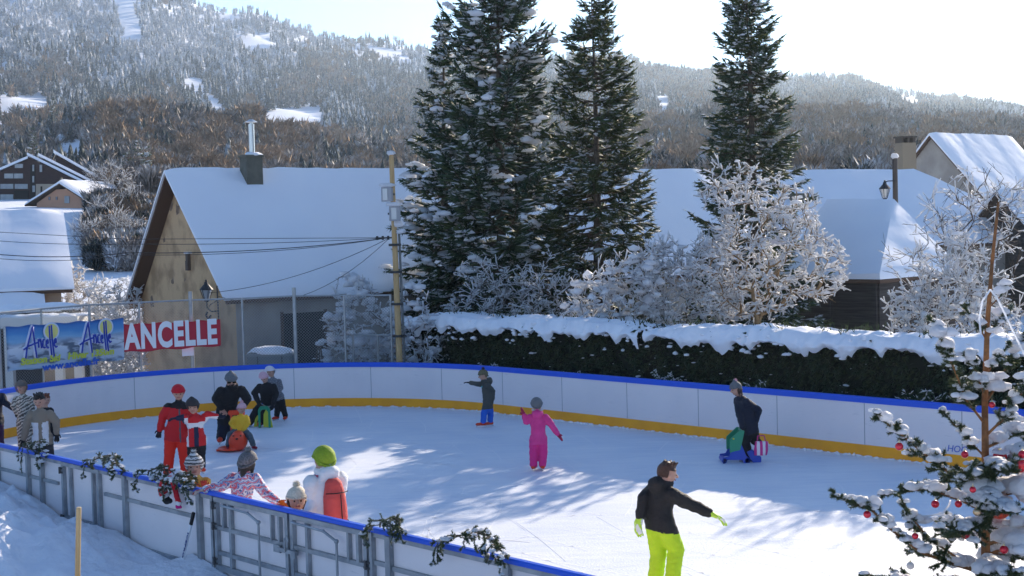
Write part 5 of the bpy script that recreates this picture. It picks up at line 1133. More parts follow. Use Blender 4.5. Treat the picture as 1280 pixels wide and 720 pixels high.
# ================================================================== PEOPLE
def remesh(prims, voxel, smooth=2, wrinkle=0.0, seed=0):
    """prims -> one continuous surface. cap: (c, p0, p1, r0, r1); ell: (e, centre, axes 3x3 scaled); loft: (l, [(centre, U, V), ...])"""
    bm = bmesh.new()
    for pr in prims:
        k = pr[0]
        if k == 'c':
            p0, p1, r0, r1 = Vector(pr[1]), Vector(pr[2]), pr[3], pr[4]; d = p1 - p0
            if d.length < 1e-5: continue
            q = d.to_track_quat('Z', 'Y').to_matrix().to_4x4()
            bmesh.ops.create_cone(bm, cap_ends=True, segments=16, radius1=r0, radius2=r1, depth=d.length, matrix=Matrix.Translation((p0 + p1) / 2) @ q)
            for p, r in ((p0, r0), (p1, r1)): bmesh.ops.create_icosphere(bm, subdivisions=3, radius=r, matrix=Matrix.Translation(p))
        elif k == 'e':
            c, ax, by, cz_ = Vector(pr[1]), pr[2], pr[3], pr[4]; M = Matrix((ax, by, cz_)).transposed().to_4x4(); M.translation = c
            bmesh.ops.create_icosphere(bm, subdivisions=3, radius=1, matrix=M)
        else:
            rows = []
            for c, a, b in pr[1]: rows.append([bm.verts.new(Vector(c) + a * math.cos(t * math.pi / 10) + b * math.sin(t * math.pi / 10)) for t in range(20)])
            for A_, B_ in zip(rows[:-1], rows[1:]):
                for i in range(20): bm.faces.new((A_[i], A_[(i + 1) % 20], B_[(i + 1) % 20], B_[i]))
            bm.faces.new(rows[0][::-1]); bm.faces.new(rows[-1])
    bmesh.ops.recalc_face_normals(bm, faces=bm.faces[:])
    me = bpy.data.meshes.new('tmp'); bm.to_mesh(me); bm.free(); ob = bpy.data.objects.new('tmp', me); COL.objects.link(ob)
    md = ob.modifiers.new('r', 'REMESH'); md.mode = 'VOXEL'; md.voxel_size = voxel; md.use_smooth_shade = True
    if smooth: sm_ = ob.modifiers.new('s', 'SMOOTH'); sm_.factor = .5; sm_.iterations = smooth
    bpy.context.view_layer.update(); out = bpy.data.meshes.new_from_object(ob.evaluated_get(bpy.context.evaluated_depsgraph_get()))
    bpy.data.objects.remove(ob); bpy.data.meshes.remove(me)
    if wrinkle:
        n = len(out.vertices); co = np.empty(n * 3); out.vertices.foreach_get('co', co); co = co.reshape(-1, 3); no = np.empty(n * 3); out.vertices.foreach_get('normal', no); no = no.reshape(-1, 3)
        d = np.array([mnoise.noise(Vector((c[0] * 11 + seed, c[1] * 11, c[2] * 22))) + .6 * mnoise.noise(Vector((c[0] * 34, c[1] * 34 + seed, c[2] * 60))) for c in co])
        co += no * (d * wrinkle)[:, None]; out.vertices.foreach_set('co', co.ravel()); out.update()
    out.polygons.foreach_set('use_smooth', np.ones(len(out.polygons), bool)); return out
SKIN = mat('skin', (.50, .29, .21), .5, (.46, .25, .18), 12); EYE = mat('eye_dark', (.02, .015, .012), .3); LIP = mat('lips', (.36, .12, .10), .5)
def cloth(name, col, col2=None, scale=10, **k): return mat(name, col, k.pop('rough', .75), col2, scale, .25, 45, **k)
def dirm(z, x=None):
    z = Vector(z).normalized(); x = Vector(x) if x is not None else Vector((1, 0, 0)); y = z.cross(x)
    if y.length < .05: x = Vector((0, 1, 0)); y = z.cross(x)
    y.normalize(); x = y.cross(z).normalized(); return Matrix((x, y, z)).transposed()
# a gloved hand: palm, four bent fingers of unequal length, thumb leaving the side; +Z towards the fingertips, size 1 = hand length
def hand_prims(kind):
    P = [('e', Vector((0, 0, .26)), Vector((.21, 0, 0)), Vector((0, .105, 0)), Vector((0, 0, .27)))]
    if kind == 'mitten':
        P += [('c', (0, 0, .35), (0, .05, .68), .17, .15), ('c', (0, .05, .68), (0, .12, .86), .15, .11), ('c', (.14, 0, .2), (.27, .04, .44), .085, .07)]
    else:
        for i, (x, L) in enumerate(((-.15, .36), (-.05, .44), (.05, .46), (.145, .38))):
            a = Vector((x, .0, .46)); b = a + Vector((x * .25, .05, L * .5)); c = b + Vector((x * .1, .13, L * .38)); P += [('c', a, b, .062, .056), ('c', b, c, .056, .045)]
        P += [('c', (.15, 0, .16), (.29, .05, .33), .075, .06), ('c', (.29, .05, .33), (.33, .11, .48), .06, .048)]
    P.append(('c', (0, 0, -.12), (0, 0, .1), .16, .15)); return P
HANDS = {k: remesh(hand_prims(k), .03, 1) for k in ('glove', 'mitten')}
BOOT = remesh([('c', (0, 0, .13), (0, 0, .08), .050, .055), ('c', (0, .035, .055), (0, -.13, .045), .052, .042), ('e', Vector((0, -.14, .045)), Vector((.048, 0, 0)), Vector((0, .06, 0)), Vector((0, 0, .042)))], .014, 1)
def person(label, foot=None, loc=None, H=None, top=None, yaw=0, head=None, neck=None, pelvis=None, armA=None, armB=None, legA=None, legB=None, jacket=None, trousers=None, hat=None, hatm=None, hair=None, glove=None, kind='glove', boot=None,
           hs=1.0, bulk=1.0, hem=.0, color=None, extra=None, face=True, headyaw=None, nod=0.0, pel_dy=0.0, head_dy=0.0, shw=1.0, mats=None, name='person', pompom=None, legw=1.12, handk=1.0, hood=None, collar=None, group=None, sit=False, cuff=None):
    base = Vector(loc) if loc is not None else G(*foot); Y = base.y
    root = thing(name, label, 'person', base, group); Hh = H or (U(*top, Y).z - base.z); h = Hh
    def J(p): return U(p[0], p[1], Y + (p[2] if len(p) > 2 else 0)) - base
    f = Vector((math.sin(R_(yaw)), -math.cos(R_(yaw)), 0)); s = Vector((math.cos(R_(yaw)), math.sin(R_(yaw)), 0)); s = -s if s.x < -.001 else s
    hy = yaw if headyaw is None else headyaw; hf = Vector((math.sin(R_(hy)), -math.cos(R_(hy)), 0)); hsd = Vector((math.cos(R_(hy)), math.sin(R_(hy)), 0))
    hc, nk, pv = J((*head, head_dy)), J((*neck, head_dy * .8)), J((*pelvis, pel_dy)); hr = .068 * h * hs
    up = (nk - pv).normalized(); fwd = (f - up * f.dot(up)).normalized(); b_ = bulk * h
    W, D = .100 * b_ * shw, .078 * b_
    ch = pv.lerp(nk, .62); shz = nk - up * .072 * h
    shA, shB = shz - s * W * .98, shz + s * W * .98; hipA, hipB = pv - s * .05 * h, pv + s * .05 * h
    hemp = pv - Vector((0, 0, .075 * h + hem)) if not sit else pv - up * .02 * h
    P = [('l', [(hemp, s * W * .98, fwd * D * 1.12), (pv + up * .03 * h, s * W * .96, fwd * D * 1.1), (pv.lerp(nk, .35), s * W * .90, fwd * D * 1.0), (ch, s * W * 1.0, fwd * D * 1.08), (pv.lerp(nk, .80), s * W * .96, fwd * D * .95), (pv.lerp(nk, .92), s * W * .74, fwd * D * .8), (nk - up * .01 * h, s * W * .50, fwd * D * .6)])]
    tags = []                                                       # (p0, p1, r, slot)
    def cap(p0, p1, r0, r1, slot): P.append(('c', p0, p1, r0, r1)); tags.append((Vector(p0), Vector(p1), r0, r1, slot))
    cap(nk - up * .03 * h, hc, .034 * h, .036 * h, 2)
    tags.append((hemp, nk - up * .06 * h, W * .95, W * .8, 0)); tags.append((shA, shB, .04 * h, .04 * h, 0))
    hup = (hc - nk).normalized() if (hc - nk).length > 1e-4 else Vector((0, 0, 1)); hup = (hup + Vector((0, 0, .8))).normalized(); hup = (hup + hf * nod).normalized(); hff = (hf - hup * hf.dot(hup)).normalized()
    P.append(('e', hc, hsd * hr * .82, hff * hr * .95, hup * hr * 1.12)); tags.append((hc - hup * hr * .2, hc + hup * hr * .3, hr * .9, hr * .9, 2))
    cap(hc + hff * hr * .35 - hup * hr * .62, hc + hff * hr * .55 - hup * hr * .72, hr * .45, hr * .34, 2)
    cap(hc + hff * hr * .90 + hup * hr * .1, hc + hff * hr * 1.14 - hup * hr * .18, hr * .12, hr * .17, 2)
    if not hat:
        for sd in (-1, 1): cap(hc + hsd * sd * hr * .82 - hup * hr * .05, hc + hsd * sd * hr * .88 - hup * hr * .22, hr * .17, hr * .13, 2)
    ar = .047 * b_
    hands = []
    for sh, arm, sg in ((shA, armA, -1), (shB, armB, 1)):
        if arm is None: e_ = sh + Vector((s.x * sg * .03, 0, -.17)) * h; w_ = e_ + Vector((s.x * sg * .01, 0, -.15)) * h + f * .04 * h
        else: e_, w_ = J(arm[0]), J(arm[1])
        fd_ = (w_ - e_).normalized(); wr = w_ - fd_ * .045 * h
        cap(sh, e_, ar * 1.12, ar * .95, 0); cap(e_, wr, ar * .92, ar * .72, 0); hands.append((wr, fd_, sg))
    feet = []
    for hp, leg, sg in ((hipA, legA, -1), (hipB, legB, 1)):
        if leg is None: kn = hp + Vector((0, 0, -.23 * h)); an = Vector((hp.x + sg * .01 * h, hp.y, .085))
        else: kn, an = J(leg[0]), J(leg[1])
        cap(hp, kn, .062 * b_ * legw, .050 * b_ * legw, 1); cap(kn, an + (kn - an).normalized() * .04, .048 * b_ * legw, .044 * b_ * legw, 1); feet.append((an, sg, (leg[2] if leg and len(leg) > 2 else None)))
    if collar or hood:
        for a in range(10):
            t0, t1 = a * math.pi / 5, (a + 1) * math.pi / 5; q = nk + up * .005 * h; r_ = .052 * h if not hood else .060 * h
            cap(q + s * math.cos(t0) * r_ + fwd * math.sin(t0) * r_, q + s * math.cos(t1) * r_ + fwd * math.sin(t1) * r_, .022 * h, .022 * h, 3 if collar else 0)
    if hood: P.append(('e', nk - fwd * .07 * h - up * .01 * h, s * .075 * h, fwd * .05 * h, up * .065 * h)); tags.append((nk - fwd * .07 * h, nk - fwd * .071 * h, .06 * h, .06 * h, 3 if mats and len(mats) > 3 and hood == 2 else 0))
    me = remesh(P, max(.010, .0095 * h), 2, .0085, len(label))
    n = len(me.polygons); c = np.empty(n * 3); me.polygons.foreach_get('center', c); c = c.reshape(-1, 3); best = np.full(n, 1e9); slot = np.zeros(n, int)
    below = (c - np.array(hemp[:])) @ np.array(up[:]) < -.004
    for ti_, (p0, p1, r0, r1, sl__) in enumerate(tags):
        a, d = np.array(p0[:]), np.array((p1 - p0)[:]); L2_ = d @ d + 1e-12; t = np.clip(((c - a) @ d) / L2_, 0, 1); q = np.linalg.norm(c - a - t[:, None] * d, axis=1) - (r0 + (r1 - r0) * t)
        if ti_ == 1 and not sit: q = np.where(below, 1e3, q)
        m_ = q < best; best[m_] = q[m_]; slot[m_] = sl__
    # jacket hem stays a clean line across the thighs
    hz = (c - np.array(hemp[:])) @ np.array(up[:]); 
    if not sit: slot[(slot == 1) & (hz > .0)] = 0
    if color: slot = color(c, slot, dict(s=np.array(s[:]), f=np.array(f[:]), up=np.array(up[:]), nk=np.array(nk[:]), pv=np.array(pv[:]), h=h, W=W, hc=np.array(hc[:])))
    ml_ = [jacket, trousers, SKIN] + (mats or [])
    for m in ml_: me.materials.append(m)
    while len(me.materials) <= int(slot.max()): me.materials.append(jacket)
    me.polygons.foreach_set('material_index', slot.astype(np.int32)); me.name = 'body'; link(bpy.data.objects.new('body', me), root)
    if face:
        for sd in (-1, 1):
            q = hc + hff * hr * .86 + hsd * sd * hr * .33 + hup * hr * .04; MB().sph(q, hr * .10, sub=1).obj('eye', EYE, root)
        q = hc + hff * hr * .93 - hup * hr * .48; MB().box((0, 0, 0), (hr * .5, hr * .1, hr * .1), M=Matrix.Translation(q) @ Matrix.Rotation(R_(hy), 4, 'Z')).obj('mouth', LIP, root)
    HM_ = Matrix((hsd, -hff, hup)).transposed().to_4x4(); HM_.translation = hc
    if hat:
        pr = [('e', Vector((0, .04 * hr, .30 * hr)), Vector((.96 * hr, 0, 0)), Vector((0, 1.08 * hr, 0)), Vector((0, 0, 1.0 * hr)))]
        if hat == 'helmet': pr = [('e', Vector((0, .05 * hr, .36 * hr)), Vector((1.12 * hr, 0, 0)), Vector((0, 1.26 * hr, 0)), Vector((0, 0, 1.05 * hr)))]
        if hat in ('pointy', 'flap'): pr.append(('c', Vector((0, .1 * hr, 1.0 * hr)), Vector((0, .12 * hr, 1.55 * hr if hat == 'pointy' else 1.35 * hr)), .45 * hr, .16 * hr))
        hm = remesh(pr, hr * .09, 1, hr * .006)
        bm = bmesh.new(); bm.from_mesh(hm); zc = .34 * hr
        kill = [v for v in bm.verts if v.co.z < zc - (.80 * hr if v.co.y > .15 * hr else (.0 if hat != 'flap' else .0)) and not (hat == 'flap' and abs(v.co.x) > .6 * hr and v.co.z > -.95 * hr)]
        bmesh.ops.delete(bm, geom=kill, context='VERTS')
        r = bmesh.ops.solidify(bm, geom=bm.faces[:], thickness=-hr * .10); bm.to_mesh(hm); bm.free(); hm.materials.clear(); hm.materials.append(hatm); hm.name = 'hat'
        ho = link(bpy.data.objects.new('hat', hm), root); hm.transform(HM_)
        if hat not in ('helmet',):
            g = NG(); k = 20; pts = []
            for a in range(k):
                t = a / k * 2 * math.pi; y_ = -math.cos(t); pts.append(HM_ @ Vector((.98 * hr * math.sin(t), .02 * hr + 1.08 * hr * y_, (.38 if y_ < 0 else .38 - .84 * y_) * hr)))
            g.add(*tubes([p[:] for p in pts], [p[:] for p in pts[1:] + pts[:1]], hr * .15, hr * .15, 6)); g.obj('cuff', cuff or hatm, ho, True)
        if pompom:
            g = NG(); rr_ = np.random.default_rng(3); cpt = HM_ @ Vector((0, .35 * hr, 1.5 * hr)); q = rr_.normal(size=(160, 3)); q /= np.linalg.norm(q, axis=1, keepdims=True); V_, F_ = blobs([cpt], [(hr * .30,) * 3], rr_, 2, .1, 1); g.add(V_, F_)
            g.add(*blades(np.array(cpt[:]) + q * hr * .2, q, hr * .28, hr * .08, rr_)); g.obj('pompom', pompom, ho)
    if hair:
        hairm, style = hair; pr = [('e', Vector((0, .13 * hr, .22 * hr)), Vector((.95 * hr, 0, 0)), Vector((0, 1.02 * hr, 0)), Vector((0, 0, 1.08 * hr)))]
        if style == 'long': pr = [('e', Vector((0, .3 * hr, -.1 * hr)), Vector((.95 * hr, 0, 0)), Vector((0, .72 * hr, 0)), Vector((0, 0, 1.0 * hr))), ('c', Vector((-.72 * hr, .05 * hr, -.2 * hr)), Vector((-.78 * hr, .0, -1.3 * hr)), .3 * hr, .18 * hr), ('c', Vector((.72 * hr, .05 * hr, -.2 * hr)), Vector((.78 * hr, 0, -1.3 * hr)), .3 * hr, .18 * hr), ('c', Vector((0, .6 * hr, -.3 * hr)), Vector((0, .7 * hr, -1.4 * hr)), .5 * hr, .3 * hr)]
        else: pr += [('c', Vector((math.sin(i * 2.4) * .5 * hr, math.cos(i * 2.4) * .5 * hr, .95 * hr)), Vector((math.sin(i * 2.4) * .75 * hr, math.cos(i * 2.4) * .7 * hr - .15 * hr, 1.32 * hr)), .25 * hr, .08 * hr) for i in range(9)]
        hm = remesh(pr, hr * .08, 1, hr * .05, 7)
        if style != 'long':
            bm = bmesh.new(); bm.from_mesh(hm); bmesh.ops.delete(bm, geom=[v for v in bm.verts if (v.co.z < .42 * hr and v.co.y < .05 * hr) or v.co.z < -.5 * hr], context='VERTS'); bm.to_mesh(hm); bm.free()
        hm.materials.clear(); hm.materials.append(hairm); hm.transform(HM_); hm.name = 'hair'; link(bpy.data.objects.new('hair', hm), root)
    for wr, fd_, sg in hands:
        hm = HANDS[kind].copy(); S_ = (.112 if hs <= 1.05 else .118) * h * 1.12 * handk; R3 = dirm(fd_, s * sg).to_4x4(); R3.translation = wr
        hm.transform(R3 @ Matrix.Diagonal((S_, S_, S_, 1))); hm.materials.clear(); hm.materials.append(glove or SKIN); link(bpy.data.objects.new(kind if glove else 'hand', hm), root)
    if boot:
        for an, sg, fy in feet:
            bmn = BOOT.copy(); k = h / 1.65 * 1.0; fy_ = yaw + sg * 12 if fy is None else fy; M = Matrix.Translation(Vector((an.x, an.y, max(an.z - .085, 0)))) @ Matrix.Rotation(R_(fy_), 4, 'Z') @ Matrix.Diagonal((k * 1.1, k * 1.1, k, 1)) @ Matrix.Translation((0, 0, .035))
            bmn.transform(M); bmn.materials.clear(); bmn.materials.append(boot); bo = link(bpy.data.objects.new('skate_boot', bmn), root)
            m = MB(); m.box((0, -.05, -.012), (.012, .27, .04)).box((0, -.05, .006), (.05, .25, .012)); ob = m.obj('blade', mat('skate_blade', (.6, .62, .65), .25, metal=.8), bo); ob.data.transform(M)
    if extra: extra(root, dict(J=J, s=s, f=f, up=up, fwd=fwd, nk=nk, pv=pv, hc=hc, h=h, W=W, D=D, hr=hr, HM=HM_, shA=shA, shB=shB, ch=ch))
    return root
C = {}
BLK = cloth('black_cloth', (.012, .012, .014)); NAVY = cloth('navy_cloth', (.012, .018, .05)); NAVYD = cloth('dark_blue_cloth', (.010, .014, .03)); RED = cloth('red_jacket', (.50, .015, .02)); REDO = cloth('red_orange_trousers', (.72, .03, .015))
PINK = cloth('pink_snowsuit', (.72, .06, .27), (.62, .04, .22), 6); LIMEC = cloth('lime_trousers', (.50, .72, .02), (.44, .64, .02), 5); BLUEC = cloth('blue_trousers', (.02, .12, .55)); GREYJ = cloth('grey_green_jacket', (.06, .065, .06)); WHITEC = cloth('white_cloth', (.68, .67, .68))
REDB = mat('red_skate_boot', (.62, .05, .02), .4); DGLOVE = cloth('dark_glove', (.015, .015, .02)); BEIGEC = cloth('beige_cloth', (.25, .20, .15)); YELC = cloth('yellow_jacket', (.75, .45, .03)); GREYT = cloth('grey_trousers', (.07, .10, .12)); ORC = cloth('orange_jacket', (.8, .16, .02))
GHAT = cloth('grey_knit', (.16, .17, .18), (.10, .11, .12), 60); RHAT = cloth('red_knit', (.55, .01, .03), (.42, .01, .02), 60); PHAT = cloth('pale_pink_knit', (.70, .42, .46), (.6, .35, .4), 60); GRHAT = cloth('green_knit', (.26, .36, .02), (.18, .26, .015), 60); CRHAT = cloth('cream_knit', (.66, .60, .48), (.5, .45, .36), 50)
WHELM = mat('white_helmet', (.66, .62, .66), .3); BROWNH = mat('dark_brown_hair', (.045, .022, .014), .5, (.09, .045, .03), 60, .5, 90); AUB = mat('auburn_hair', (.22, .07, .03), .5, (.14, .04, .02), 60, .5, 90); BKH = mat('black_hair', (.012, .010, .010), .45, (.03, .025, .02), 60, .5, 90)
def pattern(name, cols, scale, rot=0.0, dist=6.0, kind='BANDS'):
    m = bpy.data.materials.new(name); m.use_nodes = True; t = m.node_tree; b = t.nodes['Principled BSDF']; b.inputs['Roughness'].default_value = .75
    tc = t.nodes.new('ShaderNodeTexCoord'); mp = t.nodes.new('ShaderNodeMapping'); mp.inputs['Rotation'].default_value = (0, rot, .3); w_ = t.nodes.new('ShaderNodeTexWave'); w_.inputs['Scale'].default_value = scale; w_.inputs['Distortion'].default_value = dist; w_.inputs['Detail'].default_value = 2; w_.inputs['Detail Scale'].default_value = 2.5; w_.bands_direction = 'Z'
    r = t.nodes.new('ShaderNodeValToRGB'); r.color_ramp.interpolation = 'CONSTANT'; e = r.color_ramp.elements; e[0].position = 0; e[0].color = (*cols[0], 1); e[1].position = 1 / len(cols); e[1].color = (*cols[1], 1)
    for i, c in enumerate(cols[2:]): q = e.new((i + 2) / len(cols)); q.color = (*c, 1)
    t.links.new(tc.outputs['Object'], mp.inputs[0]); t.links.new(mp.outputs[0], w_.inputs[0]); t.links.new(w_.outputs[0], r.inputs[0]); t.links.new(r.outputs[0], b.inputs['Base Color']); return m
ZEBRA = pattern('zebra_cloth', [(.55, .50, .42), (.10, .08, .07), (.40, .36, .30), (.06, .05, .045)], 5.0, .5); MULTI = pattern('zigzag_ski_jacket', [(.60, .10, .14), (.62, .60, .64), (.10, .16, .42), (.05, .05, .16), (.25, .40, .62), (.66, .62, .64)], 4.2, .2, 9); KNITP = pattern('patterned_knit', [(.02, .02, .025), (.60, .58, .56), (.02, .02, .025), (.6, .58, .56)], 7, 0, 3); CAMO = pattern('grey_patterned_jacket', [(.14, .14, .16), (.04, .04, .05), (.24, .24, .26)], 7, .4, 10)

# ---- left group by the near boards
person('person in dark navy clothes cut off by the left edge, reaching out a gloved hand', foot=(-8, 566), top=(-6, 470), yaw=50, head=(-7, 479), neck=(-6, 490), pelvis=(-6, 523), armB=((6, 503), (20, 513)), armA=None, jacket=NAVYD, trousers=cloth('plum_trousers', (.05, .02, .06)), hat=1, hatm=GHAT, glove=DGLOVE, boot=REDB)
def fur(root, d):
    g = NG(); rr_ = np.random.default_rng(1); k = 260; a = rr_.uniform(0, 6.28, k); c = np.array(d['hc'][:]); hr = d['hr']; s_, u_ = np.array(d['s'][:]), np.array([0, 0, 1.0]); q = s_ * np.cos(a)[:, None] + u_ * np.sin(a)[:, None]; g.add(*blades(c + q * hr * 1.0 + np.array(d['f'][:]) * hr * .1, q + rr_.normal(0, .4, (k, 3)), hr * .45, hr * .12, rr_)); g.obj('fur_trim', mat('fur_trim', (.22, .15, .09), .8), root)
person('woman in a zebra patterned jacket with fur trimmed hat at the left boards', foot=(31, 568), top=(27, 474), yaw=-10, head=(27, 484), neck=(29, 493), pelvis=(31, 528), armA=((17, 507), (22, 519)), armB=((40, 511), (40, 528)), jacket=ZEBRA, trousers=ZEBRA, hat=1, hatm=cloth('brown_grey_knit', (.14, .12, .11)), glove=BLK, hair=None, boot=REDB, extra=fur)
person('child with auburn hair mostly hidden behind the boy in the beige jacket', foot=(61, 574), top=(57, 491), yaw=30, head=(57, 500), neck=(57, 508), pelvis=(57, 535), jacket=BLK, trousers=NAVYD, hair=(AUB, 'short'), glove=DGLOVE, boot=REDB, hs=1.1, shw=.7)
def beige(c, s, d):
    z = (c - d['nk']) @ d['up']; low = (s == 0) & (z < -.15 * d['h']) & (np.abs((c - d['nk']) @ d['s']) < d['W'] * .92); mid = np.abs((c - d['pv']) @ d['s']) < d['W'] * .20; s = s.copy(); s[low & ~mid] = 3; return s
person('boy in a beige and white ski jacket looking down beside the left boards', foot=(53, 596), top=(49, 490), yaw=5, head=(49, 501), neck=(50, 511), pelvis=(53, 548), armA=((34, 528), (29, 552)), armB=((70, 527), (71, 545)), legA=((46, 570), (46, 590)), legB=((61, 570), (63, 590)), jacket=BEIGEC, trousers=cloth('dark_grey_trousers', (.03, .03, .035)), mats=[WHITEC], color=beige, hair=(BKH, 'short'), glove=BLK, boot=REDB, hs=1.08, nod=.25, collar=None, bulk=1.08)

def redj(c, s, d):
    z = (c - d['nk']) @ d['up']; s = s.copy(); s[(s == 0) & (z > -.075 * d['h'])] = 3; s[(s == 0) & (np.abs((c - d['nk']) @ d['s']) < .008 * d['h']) & ((c - d['nk']) @ d['f'] > 0)] = 4; return s
person('adult in red beanie, red jacket with black shoulders and bright red ski trousers', foot=(220, 594), top=(222, 477), yaw=12, head=(223, 491), neck=(224, 501), pelvis=(220, 538), armA=((204, 519), (199, 541)), armB=((241, 520), (240, 542)), legA=((212, 566), (210, 589)), legB=((230, 566), (232, 590)), jacket=RED, trousers=REDO, mats=[BLK, GREYT], color=redj, hat=1, hatm=RHAT, glove=DGLOVE, boot=REDB, bulk=1.06, nod=.2, hem=.06)
def tri(c, s, d):
    z = ((c - d['nk']) @ d['up']) / d['h']; x = ((c - d['nk']) @ d['s']) / d['W']; s = s.copy(); j = s == 0
    s[j & (z < -.10) & (z > -.15 - .03 * np.abs(x))] = 3; s[j & (z < -.15) & (np.abs(x) < .42) & (x > -.1)] = 4; s[j & (x < -.75) & (z < -.03)] = 3; s[j & (x < -1.2)] = 4; s[j & (x > 1.25) & (z < -.05)] = 3; return s
person('child in red, white and navy jacket, arms held out, next to the adult in red', foot=(243, 601), top=(241, 496), yaw=12, head=(241, 508), neck=(243, 517), pelvis=(246, 549), armA=((231, 522, -.15), (218, 523, -.2)), armB=((259, 518), (275, 521)), legA=((240, 567), (239, 585)), legB=((251, 567), (252, 585)), jacket=RED, trousers=BLK, mats=[WHITEC, NAVY], color=tri, hat='flap', hatm=cloth('dark_grey_fleece', (.035, .032, .034)), glove=NAVYD, boot=REDB, hs=1.12, nod=.15)
def shades(root, d):
    M = d['HM']; hr = d['hr']; MB().box((0, 0, 0), (1.5 * hr, .12 * hr, .32 * hr), M=M @ Matrix.Translation((0, -.94 * hr, .05 * hr))).obj('sunglasses', mat('dark_lens', (.015, .012, .012), .1), root); MB().sph(M @ Vector((0, -.6 * hr, -.62 * hr)), (.5 * hr, .45 * hr, .42 * hr)).obj('beard', BKH, root)
person('man in black coat, grey beanie and sunglasses bending over the child on the red seal', foot=(279, 557), top=(288, 448), yaw=15, head=(289, 475), neck=(290, 483), pelvis=(284, 513), pel_dy=.25, head_dy=-.12, armA=((270, 498), (279, 514)), armB=((309, 498), (301, 513)), legA=((279, 532, .1), (276, 549, .0)), legB=((291, 532, .15), (294, 549, .1)), jacket=BLK, trousers=NAVYD, hat='pointy', hatm=GHAT, glove=None, boot=REDB, bulk=1.15, nod=.35, extra=shades, face=True, collar=1, mats=[BLK])
person('small child in yellow jacket and pink hat riding the red seal sled', foot=(299, 563), H=1.08, yaw=25, head=(302, 511), neck=(301, 518), pelvis=(300, 538), armA=((289, 529), (296, 540, -.1)), armB=((310, 529), (303, 540, -.1)), legA=((288, 543, -.15), (285, 558, -.1)), legB=((312, 545, -.15), (317, 557, -.05)), jacket=YELC, trousers=GREYT, hat=1, hatm=PHAT, pompom=PHAT, glove=None, boot=mat('dark_red_boot', (.25, .02, .04), .5), hs=1.28, bulk=1.12, sit=True)
person('adult in black with pale pink hat leaning on a green and yellow skating aid', foot=(322, 533), H=1.52, yaw=-10, head=(330, 472), neck=(333, 479), pelvis=(334, 505), pel_dy=.15, head_dy=-.1, armA=((318, 491), (324, 505, -.15)), armB=((345, 492), (341, 506, -.15)), legA=((320, 514), (312, 529)), legB=((331, 514), (325, 530)), jacket=BLK, trousers=BLK, hat=1, hatm=PHAT, glove=DGLOVE, boot=REDB, nod=.3, mats=[cloth('grey_band', (.3, .27, .25))], color=lambda c, s, d: np.where((s == 0) & (np.abs((c - d['pv']) @ d['up'] - .03 * d['h'] + .15 * ((c - d['pv']) @ d['s'])) < .012), 3, s), bulk=1.1)
person('child in white helmet and grey patterned jacket behind the adult in black', foot=(353, 526), top=(338, 456), yaw=-15, head=(338, 465), neck=(341, 472), pelvis=(347, 495), armA=((335, 484, -.1), (333, 493, -.2)), armB=((351, 485), (346, 494, -.15)), legA=((347, 510), (346, 521)), legB=((354, 510), (357, 521)), jacket=CAMO, trousers=BLK, hat='helmet', hatm=WHELM, glove=DGLOVE, boot=REDB, hs=1.1)
# ---- middle of the ice
def scarf(root, d):
    MB().sph(d['nk'] + d['f'] * .02 + Vector((0, 0, .0)), (.075, .075, .05)).sph(d['nk'] + d['f'] * .07 - Vector((0, 0, .08)), (.05, .04, .09)).obj('scarf', cloth('cyan_scarf', (.08, .42, .50)), root)
person('child in grey hooded jacket and blue trousers pointing left near the far boards', foot=(608, 534), top=(606, 461), yaw=-75, head=(604, 469), neck=(607, 476), pelvis=(610, 503), armA=((597, 480, -.1), (585, 478, -.1)), armB=((616, 489, .0), (616, 502, .0)), legA=((605, 517, -.05), (604, 529, -.05)), legB=((613, 517, .1), (613, 528, .1)), jacket=GREYJ, trousers=BLUEC, hat=1, hatm=pattern('striped_knit', [(.03, .03, .04), (.5, .4, .12), (.02, .02, .03)], 12, 0, 1), pompom=cloth('dark_pompom', (.03, .015, .03)), glove=DGLOVE, boot=REDB, hs=1.1, hood=1, extra=scarf, hem=.04)
def fluff(root, d):
    g = NG(); rr_ = np.random.default_rng(2); k = 420; a = rr_.uniform(0, 6.28, k); c = np.array(d['nk'][:]) + np.array([0, 0, .035 * d['h']]); r = .062 * d['h']; q = np.stack([np.cos(a), np.sin(a), np.full(k, .15)], 1)
    g.add(*blades(c + q * r, q + rr_.normal(0, .5, (k, 3)), .035, .012, rr_)); g.add(*blobs([c], [(r * 1.05, r * 1.05, .02)], rr_, 2, .1, 1)); g.obj('fur_trim', mat('white_fur', (.75, .70, .72), .8), root)
person('child in pink snowsuit seen from behind with arms out', foot=(672, 588), top=(670, 498), yaw=176, head=(671, 506), neck=(672, 516), pelvis=(673, 548), armA=((658, 527), (654, 516)), armB=((689, 531), (699, 545)), legA=((667, 567), (667, 583)), legB=((679, 567), (678, 583)), jacket=PINK, trousers=cloth('pink_trousers', (.66, .03, .22)), hat=1, hatm=GHAT, glove=cloth('dark_red_mitten', (.28, .01, .06)), kind='mitten', boot=REDB, hs=1.15, bulk=1.1, hood=1, extra=fluff, face=False, collar=None)
def gl(root, d):
    for c in [c for c in root.children if c.name.startswith('glove')]:
        pass
GLW = mat('white_lime_glove', (.70, .72, .68), .6, (.45, .68, .05), 9, thr=(.46, .5))
